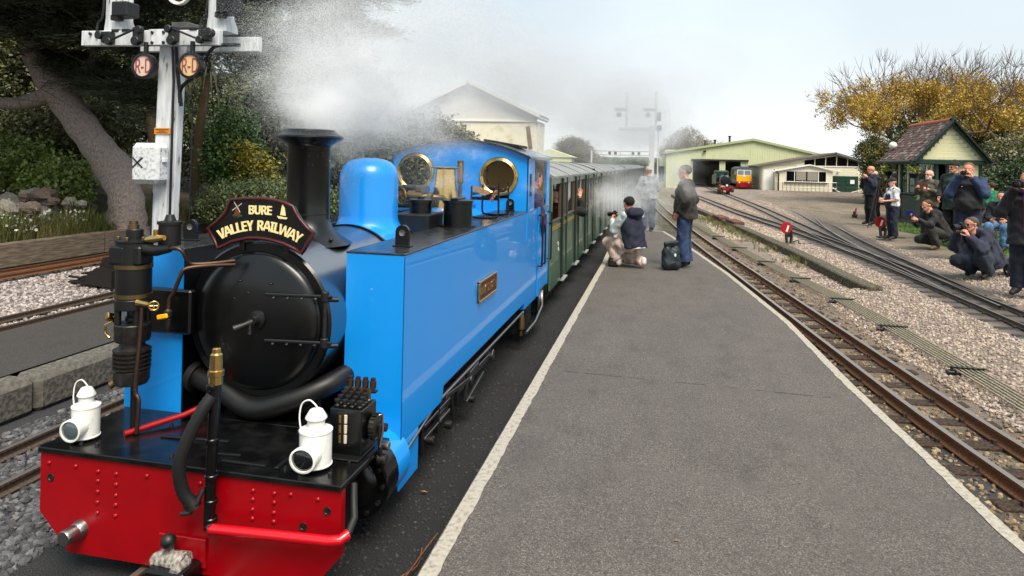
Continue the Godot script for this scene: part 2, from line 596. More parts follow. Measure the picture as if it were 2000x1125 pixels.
func ground_col(x: float, z: float) -> Color:
	var n := gn.get_noise_2d(x * 18.0, z * 18.0)
	var n2 := gn.get_noise_2d(x * 60.0 + 300.0, z * 60.0)
	var pink := Color(0.56, 0.44, 0.37)
	var dark := Color(0.055, 0.055, 0.058)
	var brown := Color(0.24, 0.17, 0.115)
	var straw := Color(0.42, 0.34, 0.22)
	var grass := Color(0.10, 0.17, 0.035)
	var litter := Color(0.26, 0.17, 0.09)
	var c := pink
	if x < -10.75:
		c = Color(0.10, 0.085, 0.05).lerp(Color(0.16, 0.12, 0.07), 0.5 + n)
	elif x < -6.2:
		c = Color(0.36, 0.31, 0.29)
		for t in [-7.15, -9.96]:
			c = c.lerp(Color(0.17, 0.15, 0.14), (1.0 - smoothstep(0.25, 0.5, absf(x - t))) * 0.8)
	elif x < -3.0:
		c = Color(0.12, 0.12, 0.125)
		c = c.lerp(dark, 1.0 - smoothstep(0.15, 0.45, absf(x + 3.88)) * 0.6)
	elif x < -0.6 and z > -26.0 or x < -0.9:
		c = dark.lerp(Color(0.035, 0.035, 0.036), clampf(0.5 + n * 2.0, 0, 1))
		if z < -14.0: c = c.lerp(brown * 0.7, smoothstep(-14.0, -26.0, z))
	else:
		var m := along(MAIN, z)
		var d := absf(x - m)
		c = pink.lerp(straw, clampf(0.12 + n * 1.5, 0, 0.6))
		if d < 0.75 and x < m: c = Color(0.14, 0.125, 0.115).lerp(brown, clampf(0.3 + n * 2.0, 0, 1))
		elif d < 0.75: c = c.lerp(brown, 0.35)
		if d < 0.22: c = brown.lerp(straw, clampf(0.35 + n * 2.0, 0, 1))
		if z < -20.0 and d < 1.6: c = c.lerp(grass * 1.2, clampf(n2 * 1.2 + 0.3, 0, 0.55))
		for t in YARD:
			if z < t[0].y and z > t[t.size() - 1].y:
				var q := absf(x - along(t, z))
				var k := smoothstep(-34.0, -18.0, z)
				c = c.lerp(Color(0.105, 0.095, 0.09), (1.0 - smoothstep(0.3, 0.6 + n * 0.4, q)) * (0.2 + 0.4 * k))
		if x > 5.4 and z < -15.0 and z > -45.0: c = c.lerp(straw, 0.65 * smoothstep(5.4, 6.2, x))
		if x > 6.5 and z < -31.0 and z > -56.0: c = c.lerp(litter, smoothstep(8.0, 10.0, x) * clampf(0.6 + n * 1.5, 0, 1))
		if x > 6.1 and z > -25.0:
			c = c.lerp(grass, smoothstep(6.5, 6.9, x + n * 0.5 + (z + 17.0) * 0.05))
	var f := 1.0 + n * 0.4 + n2 * 0.25
	return Color(c.r * f, c.g * f, c.b * f)

func axis_lines(spec: Array) -> Array:
	var o := []
	var p: float = spec[0][0]
	for s in spec.slice(1):
		var k := int(maxf(1, roundf(absf(s[0] - p) / s[1])))
		for i in k: o.append(lerpf(p, s[0], float(i) / k))
		p = s[0]
	o.append(p)
	return o

func build_ground() -> void:
	gn.frequency = 0.05
	gn.fractal_octaves = 4
	gn.seed = 3
	var xs := axis_lines([[-1500.0, 0], [-200.0, 130.0], [-40.0, 16.0], [-18.0, 1.5], [-11.0, 0.5], [-5.0, 0.25], [1.4, 0.25], [8.0, 0.11], [12.0, 0.4], [40.0, 2.0], [200.0, 16.0], [1500.0, 130.0]])
	var zs := axis_lines([[60.0, 0], [0.0, 10.0], [-2.0, 0.5], [-30.0, 0.2], [-70.0, 0.8], [-200.0, 6.0], [-1800.0, 100.0]])
	var mb := MB.new()
	var ps := []
	var cs := []
	for z in zs:
		var r := PackedVector3Array()
		var rc := PackedColorArray()
		for x in xs:
			r.append(V(x, ground_y(x, z), z))
			rc.append(ground_col(x, z))
		ps.append(r)
		cs.append(rc)
	var st := SurfaceTool.new()
	st.begin(Mesh.PRIMITIVE_TRIANGLES)
	st.set_smooth_group(0)
	for j in zs.size():
		for i in xs.size():
			st.set_color(cs[j][i])
			st.add_vertex(ps[j][i])
	var w := xs.size()
	for j in zs.size() - 1:
		for i in w - 1:
			var a := j * w + i
			st.add_index(a); st.add_index(a + w); st.add_index(a + 1)
			st.add_index(a + 1); st.add_index(a + w); st.add_index(a + w + 1)
	st.generate_normals()
	var o := MeshInstance3D.new()
	o.name = "ground"
	o.mesh = st.commit()
	o.mesh.surface_set_material(0, M.ground)
	add_child(o)
	o.set_meta("kind", "structure")
	# loose ballast, lying on the ground
	var stones := []
	for k in 4: stones.append(rock_mesh(0.5, 100 + k, 4, 5).mesh())
	scatter_ballast(stones, "dark_ballast", 9000, -4.45, -2.95, -2.3, -7.0, 0.028, 0.055, [Color(0.10, 0.10, 0.105), Color(0.17, 0.17, 0.175), Color(0.07, 0.07, 0.075)], -3.88, 1)
	scatter_ballast(stones, "ash_ballast", 5000, -1.95, -0.98, -2.2, -16.0, 0.008, 0.026, [Color(0.045, 0.045, 0.047), Color(0.065, 0.062, 0.06), Color(0.035, 0.035, 0.036)], -2.09, 2)
	scatter_ballast(stones, "pale_ballast", 8000, -9.6, -6.6, -6.0, -14.0, 0.03, 0.06, [Color(0.50, 0.42, 0.39), Color(0.36, 0.31, 0.29), Color(0.60, 0.52, 0.48)], -7.15, 1)
	scatter_ballast(stones, "pink_ballast", 46000, 2.5, 6.4, -4.5, -20.0, 0.018, 0.046, [Color(0.54, 0.42, 0.345), Color(0.42, 0.32, 0.265), Color(0.63, 0.53, 0.44), Color(0.52, 0.43, 0.31), Color(0.36, 0.28, 0.24)], 0.0, 3)
	scatter_ballast(stones, "yard_ballast", 14000, 1.6, 6.4, -19.5, -40.0, 0.03, 0.07, [Color(0.54, 0.42, 0.345), Color(0.42, 0.32, 0.265), Color(0.63, 0.53, 0.44), Color(0.52, 0.43, 0.31)], 0.0, 3)
	scatter_ballast(stones, "trackside_ballast", 9000, 1.35, 3.1, -3.4, -18.0, 0.016, 0.045, [Color(0.22, 0.16, 0.11), Color(0.36, 0.25, 0.15), Color(0.12, 0.105, 0.095), Color(0.45, 0.33, 0.20)], 0.0, 2)

func rock_mesh(rad: float, sd: int, rings := 6, seg := 8) -> MB:
	var f := FastNoiseLite.new()
	f.seed = sd
	f.frequency = 0.9
	var mb := MB.new()
	var pt := func(i: int, j: int) -> Vector3:
		var a := PI * i / rings - PI / 2
		var t := TAU * (j % seg) / seg
		var d := Vector3(cos(a) * cos(t), sin(a) * 0.75, cos(a) * sin(t))
		return d * rad * (1.0 + 0.55 * f.get_noise_3dv(d * 1.4 + Vector3(sd, 0, 0)))
	for i in rings:
		for j in seg:
			var a: Vector3 = pt.call(i, j)
			var b: Vector3 = pt.call(i, j + 1)
			var c: Vector3 = pt.call(i + 1, j + 1)
			var d: Vector3 = pt.call(i + 1, j)
			for q in [[a, b, c], [a, c, d]]:
				var nn: Vector3 = (q[2] - q[0]).cross(q[1] - q[0])
				if nn.length() < 1e-9: continue
				nn = nn.normalized()
				if nn.dot(q[0] + q[1] + q[2]) < 0: nn = -nn
				mb.tri(q[0], q[1], q[2], nn, nn, nn)
	return mb

func scatter_ballast(stones: Array, called: String, count: int, x0: float, x1: float, z0: float, z1: float, s0: float, s1: float, cols: Array, track: float, how: int) -> void:
	var xf := []
	var cc := []
	for k in stones.size():
		xf.append([])
		cc.append([])
	for i in count:
		var z: float = lerpf(z0, z1, pow(rng.randf(), 1.5))
		var x := rnd(x0, x1)
		if how == 3:
			var m := along(MAIN, z)
			if x < m + 0.5: continue
			var kx := along(KERB, z)
			if z < -11.6 and absf(x - kx) < 0.13: continue
			var near := 9.0
			for t in YARD:
				if z < t[0].y and z > t[t.size() - 1].y: near = minf(near, absf(x - along(t, z)))
			if near < 0.5: continue
			if x > 5.6 and z < -16.0: continue
		if called == "trackside_ballast":
			var m := along(MAIN, z)
			if x < plat_right(z) + 0.03 or x > m + 0.75: continue
			if absf(absf(x - m) - 0.21) < 0.05: continue
			if absf(x - m) < 0.45 and fmod(absf(z), 0.46) < 0.16 and i % 5: continue
		if called == "dark_ballast" and absf(absf(x + 3.88) - 0.215) < 0.05: continue
		if called == "pale_ballast" and absf(absf(x + 7.15) - 0.22) < 0.06: continue
		var s := rnd(s0, s1)
		var b := Basis.from_euler(V(rnd(0, 6), rnd(0, 6), rnd(0, 6))).scaled(V(s, s * rnd(0.6, 1.0), s * rnd(0.7, 1.3)))
		var k := i % stones.size()
		xf[k].append(Transform3D(b, V(x, ground_y(x, z) + s * 0.12, z)))
		var c: Color = cols[rng.randi() % cols.size()]
		var f := rnd(0.7, 1.3)
		cc[k].append(Color(c.r * f, c.g * f, c.b * f))
	var o := Node3D.new()
	o.name = numbered(called)
	add_child(o)
	o.set_meta("kind", "stuff")
	for k in stones.size():
		multi("stones", stones[k], M.pebble, xf[k], cc[k], o)

const PLAT_R := [Vector2(1.76, 1.0), Vector2(1.76, -3.0), Vector2(1.70, -3.62), Vector2(1.65, -4.5), Vector2(1.56, -5.8), Vector2(1.47, -8.1), Vector2(1.15, -11.4), Vector2(0.70, -14.84), Vector2(0.16, -18.3)]

func plat_right(z: float) -> float:
	if z < -18.3: return -50.0
	return along(PLAT_R, z)

func plat_left(z: float) -> float:
	return -0.945 if z > -12.0 else lerpf(-0.945, -1.07, clampf((-12.0 - z) / 6.0, 0, 1))

func build_platforms() -> void:
	# the island platform: asphalt top, concrete edges, a worn white line all round
	var fn := FastNoiseLite.new()
	fn.frequency = 0.6
	fn.fractal_octaves = 4
	var tint := func(x: float, z: float) -> Color:
		var f := 0.92 + fn.get_noise_2d(x * 1.2, z * 1.2) * 0.11 + fn.get_noise_2d(x * 7.0 + 90.0, z * 2.0) * 0.05
		return Color(f, f, f)
	var zs := axis_lines([[1.0, 0], [-18.3, 0.16]])
	var st := SurfaceTool.new()
	st.begin(Mesh.PRIMITIVE_TRIANGLES)
	var w := 19
	for z in zs:
		for i in w:
			var x := lerpf(plat_left(z), plat_right(z), float(i) / (w - 1))
			st.set_color(tint.call(x, z))
			st.set_normal(Vector3.UP)
			st.add_vertex(V(x, 0, z))
	for j in zs.size() - 1:
		for i in w - 1:
			var a := j * w + i
			st.add_index(a); st.add_index(a + w); st.add_index(a + 1)
			st.add_index(a + 1); st.add_index(a + w); st.add_index(a + w + 1)
	var o := Node3D.new()
	o.name = "platform"
	add_child(o)
	o.set_meta("kind", "structure")
	var top := MeshInstance3D.new()
	top.name = "asphalt_surface"
	top.mesh = st.commit()
	top.mesh.surface_set_material(0, M.asphalt)
	o.add_child(top)
	var mb := MB.new()
	for j in zs.size() - 1:
		var a: float = zs[j]
		var b: float = zs[j + 1]
		mb.quad(V(plat_left(a), 0, a), V(plat_left(b), 0, b), V(plat_left(b), -0.4, b), V(plat_left(a), -0.4, a), V(-1, 0, 0))
		mb.quad(V(plat_right(a), 0, a), V(plat_right(b), 0, b), V(plat_right(b), -0.4, b), V(plat_right(a), -0.4, a), V(1, 0, 0))
	mb.quad(V(plat_left(-18.3), 0, -18.3), V(plat_right(-18.3), 0, -18.3), V(plat_right(-18.3), -0.4, -18.3), V(plat_left(-18.3), -0.4, -18.3), V(0, 0, -1))
	part("edge_wall", mb, M.concrete, o)
	var lines := [MB.new(), MB.new(), MB.new()]
	var zz := axis_lines([[1.0, 0], [-18.28, 0.045]])
	var wob := func(z: float, s: float) -> float:
		return fn.get_noise_2d(z * 5.0, s * 50.0) * 0.010 + fn.get_noise_2d(z * 22.0, s * 70.0 + 9.0) * 0.007
	for j in zz.size() - 1:
		var a: float = zz[j]
		var b: float = zz[j + 1]
		var l0: float = plat_left(a) + 0.006 + absf(wob.call(a, 1.0)) * 0.4
		var l1: float = plat_left(b) + 0.006 + absf(wob.call(b, 1.0)) * 0.4
		var m0: float = plat_left(a) + 0.084 + wob.call(a, 2.0)
		var m1: float = plat_left(b) + 0.084 + wob.call(b, 2.0)
		lines[0].quad(V(l0, 0.004, a), V(m0, 0.004, a), V(m1, 0.004, b), V(l1, 0.004, b), Vector3.UP)
		var r0: float = plat_right(a) - 0.004 - absf(wob.call(a, 3.0)) * 0.6
		var r1: float = plat_right(b) - 0.004 - absf(wob.call(b, 3.0)) * 0.6
		var s0: float = plat_right(a) - 0.074 + wob.call(a, 4.0)
		var s1: float = plat_right(b) - 0.074 + wob.call(b, 4.0)
		lines[1].quad(V(s0, 0.004, a), V(r0, 0.004, a), V(r1, 0.004, b), V(s1, 0.004, b), Vector3.UP)
	lines[2].quad(V(-0.97, 0.004, -18.19), V(0.09, 0.004, -18.19), V(0.09, 0.004, -18.29), V(-0.97, 0.004, -18.29), Vector3.UP)
	for l in lines: part("white_edge_line", l, M.paint, o)
	# seams in the asphalt
	for s in [[-5.62, -0.80, 1.40, -0.12, 7], [-10.3, -0.84, 1.1, -0.25, 3]]:
		var sm := MB.new()
		var x: float = s[1]
		while x < s[2]:
			var x2 := x + 0.06
			if fn.get_noise_1d(x * 9.0 + s[4] * 40.0) > -0.12:
				var za: float = s[0] + (x - s[1]) * s[3] * -0.35 + fn.get_noise_1d(x * 14.0) * 0.012
				var zb: float = s[0] + (x2 - s[1]) * s[3] * -0.35 + fn.get_noise_1d(x2 * 14.0) * 0.012
				sm.quad(V(x, 0.003, za), V(x2, 0.003, zb), V(x2, 0.003, zb - 0.007), V(x, 0.003, za - 0.007), Vector3.UP)
			x = x2
		if not sm.v.is_empty(): part("asphalt_seam", sm, mat(Color(0.24, 0.22, 0.2), 0.95), o)
	# the older platform beyond the engine
	var p2 := Node3D.new()
	p2.name = "old_platform"
	add_child(p2)
	p2.set_meta("kind", "structure")
	var b2 := MB.new()
	b2.col = Color(0.62, 0.62, 0.64)
	var z := 1.0
	while z > -30.0:
		b2.quad(V(-6.05, 0.0, z), V(-4.86, 0.0, z), V(-4.86, 0.0, z - 1.0), V(-6.05, 0.0, z - 1.0), Vector3.UP)
		z -= 1.0
	b2.quad(V(-6.05, 0, 1), V(-6.05, 0, -30), V(-6.05, -0.3, -30), V(-6.05, -0.3, 1), V(-1, 0, 0))
	b2.quad(V(-6.05, 0, -30), V(-4.86, 0, -30), V(-4.86, -0.3, -30), V(-6.05, -0.3, -30), V(0, 0, -1))
	part("asphalt_surface", b2, M.asphaltdark, p2)
	z = 1.0
	var k := 0
	while z > -30.0:
		var b := MB.new()
		var ln := rnd(1.75, 1.85)
		b.box(V(-4.73 + rnd(-0.006, 0.006), -0.14 + rnd(-0.004, 0.004), z - ln / 2), V(0.26, 0.29, ln - 0.004), Basis(), 0.045)
		part("coping_stone", b, M.concrete, p2)
		z -= ln
		k += 1

# ---- tracks
const YARD := [
	[Vector2(4.56, -3.0), Vector2(4.55, -7.0), Vector2(4.53, -9.77), Vector2(4.5, -12.05), Vector2(4.4, -15.72), Vector2(4.15, -19.59), Vector2(3.66, -24.39), Vector2(3.1, -30.26), Vector2(2.2, -44.85), Vector2(1.8, -54.0)],
	[Vector2(4.45, -14.6), Vector2(4.38, -17.0), Vector2(4.40, -20.5), Vector2(4.46, -25.2), Vector2(4.55, -34.1), Vector2(4.42, -48.2), Vector2(4.3, -58.0), Vector2(4.3, -66.0)],
	[Vector2(4.55, -11.4), Vector2(4.66, -13.4), Vector2(4.89, -17.6), Vector2(5.38, -24.4), Vector2(5.89, -31.8), Vector2(6.45, -45.0), Vector2(6.65, -56.0), Vector2(6.65, -66.0)],
	[Vector2(4.76, -15.6), Vector2(4.85, -17.6), Vector2(5.10, -20.8), Vector2(5.65, -25.4), Vector2(6.6, -31.0), Vector2(7.7, -37.5), Vector2(8.4, -45.0), Vector2(8.75, -54.0)],
	[Vector2(6.2, -29.2), Vector2(7.2, -31.9), Vector2(8.13, -33.8), Vector2(9.4, -36.4), Vector2(11.5, -40.5)],
]

func rail_profile(wd: float) -> Array:
	return [Vector2(-wd, 0.0), Vector2(-wd, 0.008), Vector2(-0.006, 0.018), Vector2(-0.006, 0.048), Vector2(-0.017, 0.054), Vector2(-0.017, 0.068), Vector2(0.017, 0.068), Vector2(0.017, 0.054), Vector2(0.006, 0.048), Vector2(0.006, 0.018), Vector2(wd, 0.008), Vector2(wd, 0.0)]

# sweeps the flat-bottomed section along a line of (x, z); y is the top of the rail
func rail(cl: Array, off: float, ytop: float, side: Material, shine: Material, parent: Node3D, sc := 1.0) -> void:
	var pr := rail_profile(0.034)
	var body := MB.new()
	var head := MB.new()
	var prev := []
	for i in cl.size():
		var d: Vector2 = (cl[mini(i + 1, cl.size() - 1)] - cl[maxi(i - 1, 0)]).normalized()
		var nn := Vector2(-d.y, d.x)
		var row := []
		for q in pr:
			var c: Vector2 = cl[i] + nn * (off + q.x * sc)
			row.append(V(c.x, ytop - (0.068 - q.y) * sc, c.y))
		if i > 0:
			for j in pr.size() - 1:
				var e: Vector2 = (pr[j + 1] - pr[j]).normalized()
				var n3 := V(nn.x * -e.y, e.x, nn.y * -e.y).normalized()
				(head if j == 5 else body).quad(prev[j], prev[j + 1], row[j + 1], row[j], n3)
		prev = row
	part("rail", body, side, parent)
	part("rail_head", head, shine, parent.get_child(parent.get_child_count() - 1))

func track(label: String, pts: Array, ytop: float, side: Material, shine: Material, sleep: Material, zs_from: float, zs_to: float, sunk: float, gap := 0.42, sleep_len := 0.86, group := "narrow-gauge tracks") -> Node3D:
	var o := thing("railway_track", label, "railway track", V(pts[0].x, ytop - 0.07, pts[0].y), group)
	var cl := catmull(pts, 6)
	var rs := 0.8 if ytop == -0.10 else (1.3 if sleep_len == 0.861 else 1.0)
	rail(cl, -0.208, ytop, side, shine, o, rs)
	rail(cl, 0.208, ytop, side, shine, o, rs)
	var i := 0
	var acc := 0.0
	for k in cl.size() - 1:
		var a: Vector2 = cl[k]
		var b: Vector2 = cl[k + 1]
		var ln := a.distance_to(b)
		var d := (b - a) / ln
		while acc < ln:
			var c := a + d * acc
			acc += gap
			if c.y > zs_from or c.y < zs_to: continue
			var mb := MB.new()
			var bs := Basis(Vector3.UP, atan2(-d.x, -d.y) + rnd(-0.02, 0.02))
			mb.box(V(c.x + rnd(-0.02, 0.02), ytop - 0.07 - 0.045 - sunk + rnd(-0.006, 0.004), c.y), V(sleep_len + rnd(-0.04, 0.04), 0.09, 0.13), bs, 0.008)
			for s in [-0.265, -0.15, 0.15, 0.265]:
				mb.box(V(c.x, ytop - 0.062 - sunk * 0.5, c.y) + bs * V(s, 0, rnd(-0.03, 0.03)), V(0.028, 0.03, 0.028), bs)
			part("sleeper", mb, sleep, o)
		acc -= ln
	return o

func build_tracks() -> void:
	track("track under the blue engine and green train, between the two platforms", [Vector2(-2.09, 1), Vector2(-2.09, -30), Vector2(-2.0, -60), Vector2(-1.9, -90)], -0.2, M.raildark, M.railtop, M.sleeperdark, -1.0, -18.0, 0.02)
	track("empty dark track left of the blue engine beside the old platform kerb", [Vector2(-3.88, 1), Vector2(-3.88, -10), Vector2(-3.88, -40)], -0.2, M.raildark, M.railtop, M.sleeperdark, 0.0, -9.0, 0.055)
	track("track behind the old platform, its heavy rails on pale ballast", [Vector2(-7.15, 1), Vector2(-7.15, -12), Vector2(-7.1, -40)], -0.19, M.raildark, M.railtop, M.sleeperdark, -3.0, -16.0, 0.035)
	track("farthest left track along the timber edge of the garden", [Vector2(-9.95, 1), Vector2(-9.95, -14), Vector2(-9.9, -40)], -0.17, M.railrust, M.raildark, M.sleeperdark, -5.0, -18.0, 0.03)
	track("empty track with rusty brown rails right of the platform", MAIN, -0.2, M.railrust, M.railtop, M.sleeper, -2.2, -40.0, 0.012, 0.46, 0.861)
	var names := ["curving yard track nearest the mossy kerb, with dark grey sleepers", "yard track that the black steam engine stands on", "yard track that leads to the yellow-fronted diesel", "sharply curved yard track in front of the white office", "short rusty branch track running to the right off the curved yard track"]
	for i in 5:
		var rust: bool = i == 4
		track(names[i], YARD[i], -0.10, M.railrust if rust else M.raildark, M.railrust if rust else M.railtop, M.sleeperdark, -4.0, [-26.0, -24.0, -22.0, -24.0, -20.0][i], -0.012 if i == 0 else 0.02, 0.40, 0.95)
	# point blades and a crossing vee lying between the yard rails
	var pb := thing("track_points", "grey switch blades of the points between the yard tracks", "points", V(4.6, -0.16, -13.0))
	for q in [[Vector2(4.35, -11.6), Vector2(4.36, -13.2), Vector2(4.33, -14.8), Vector2(4.26, -16.8)], [Vector2(4.62, -10.6), Vector2(4.66, -12.2), Vector2(4.70, -13.8), Vector2(4.74, -15.6)]]:
		rail(catmull(q, 4), 0.0, -0.103, M.raildark, M.railtop, pb)
	# rodding run: six round rods on roller stands
	var run := [Vector2(3.1, -3.0), Vector2(3.07, -4.6), Vector2(3.03, -6.52), Vector2(2.93, -8.2), Vector2(2.75, -10.4), Vector2(2.42, -12.9), Vector2(2.07, -15.5), Vector2(1.6, -19.8), Vector2(1.2, -24.0)]
	var rr := catmull(run, 5)
	var ro := thing("point_rodding", "six pale grey signal rods on black roller stands beside the rusty track", "signal rods", V(3.0, -0.25, -5.0))
	var rodm := grain("rodm", [Color(0.46, 0.43, 0.35), Color(0.64, 0.60, 0.50)], [0.3, 0.7], 0.4, 0.6)
	for i in 6:
		var pts := []
		for q in rr: pts.append(V(q.x + (i - 2.5) * 0.046, -0.208, q.y))
		var mb := MB.new()
		mb.tube(pts, 0.0095, 6)
		part("rod", mb, rodm, ro)
	for zz in [-5.6, -7.45, -9.2, -10.9, -12.7, -14.7, -17.0, -19.5]:
		var x := along(run, zz)
		var mb := MB.new()
		mb.box(V(x, -0.25, zz), V(0.36, 0.05, 0.07), Basis(), 0.006)
		for i in 7: mb.box(V(x + (i - 3) * 0.046, -0.21, zz), V(0.008, 0.06, 0.05))
		mb.cyl(V(x - 0.17, -0.188, zz), V(x + 0.17, -0.188, zz), 0.011, -1, 8)
		part("roller_stand", mb, M.satin, ro)
	# edge of the old yard platform
	var ko := thing("platform_kerb", "mossy low concrete kerb ending in a blunt block between the tracks", "kerb", V(3.2, -0.27, -13.0))
	var kl := catmull(KERB, 8)
	for i in kl.size() - 1:
		if i % 2 == 1: continue
		var a: Vector2 = kl[i]
		var b: Vector2 = kl[mini(i + 2, kl.size() - 1)]
		var d := (b - a)
		var mb := MB.new()
		mb.box(V((a.x + b.x) / 2, -0.21, (a.y + b.y) / 2), V(0.25, 0.21 + rnd(-0.01, 0.012), d.length() - 0.006), Basis(Vector3.UP, atan2(-d.x, -d.y)), 0.022)
		part("kerb_block", mb, M.mossy, ko)
	for q in [[2.16, -25.2], [2.45, -23.4]]:
		var mb := MB.new()
		mb.box(V(q[0], -0.07, q[1]), V(0.34, 0.10, 1.3), Basis(Vector3.UP, 0.1), 0.012)
		part("red_capping_block", mb, grain("redcap", [Color(0.30, 0.17, 0.14), Color(0.46, 0.30, 0.25)], [0.3, 0.7], 0.5, 0.9), ko)
func ring_prof(r0: float, r1: float, y0: float, y1: float) -> Array:
	return [Vector2(r0, y0), Vector2(r1, y0), Vector2(r1, y1), Vector2(r0, y1), Vector2(r0, y0)]

func disc_prof(r: float, y0: float, y1: float, bev := 0.0) -> Array:
	if bev <= 0.0:
		return [Vector2(0, y0), Vector2(r, y0), Vector2(r, y1), Vector2(0, y1)]
	return [Vector2(0, y0), Vector2(r - bev, y0), Vector2(r, y0 + bev), Vector2(r, y1 - bev), Vector2(r - bev, y1), Vector2(0, y1)]

func lathe_part(called: String, p: Vector3, dir: Vector3, prof: Array, m: Material, parent: Node3D, k := 24, sharp := 35.0) -> MeshInstance3D:
	var mb := MB.new()
	mb.lathe(xf_y(p, dir), prof, k, sharp)
	return part(called, mb, m, parent)

func box_part(called: String, p: Vector3, s: Vector3, m: Material, parent: Node3D, bev := 0.006, bs := Basis()) -> MeshInstance3D:
	var mb := MB.new()
	mb.box(p, s, bs, bev)
	return part(called, mb, m, parent)

func tube_part(called: String, pts: Array, r, m: Material, parent: Node3D, k := 8) -> MeshInstance3D:
	var mb := MB.new()
	mb.tube(pts, r, k)
	return part(called, mb, m, parent)

func poly_part(called: String, pts: Array, z0: float, z1: float, m: Material, parent: Node3D, xf := Transform3D()) -> MeshInstance3D:
	var mb := MB.new()
	mb.prism(PackedVector2Array(pts), z0, z1, xf, 25.0)
	return part(called, mb, m, parent)

# raised lettering; the text stands upright facing +z of the frame xf, centred on it
func lettering(called: String, s: String, h: float, deep: float, m: Material, parent: Node3D, xf: Transform3D, face := "Droid Sans", weight := 700) -> MeshInstance3D:
	var t := TextMesh.new()
	var f := SystemFont.new()
	f.font_names = PackedStringArray([face])
	f.font_weight = weight
	t.font = f
	t.text = s
	t.font_size = 48
	t.pixel_size = h / 34.0
	t.depth = deep
	t.curve_step = 2.0
	var o := MeshInstance3D.new()
	o.name = called
	o.mesh = t
	o.material_override = m
	parent.add_child(o, true)
	var off := Vector3()
	var q: Node = parent
	while q != self and q is Node3D:
		off += q.position
		q = q.get_parent()
	o.transform = Transform3D(xf.basis, xf.origin - off)
	return o

const CX := -2.09

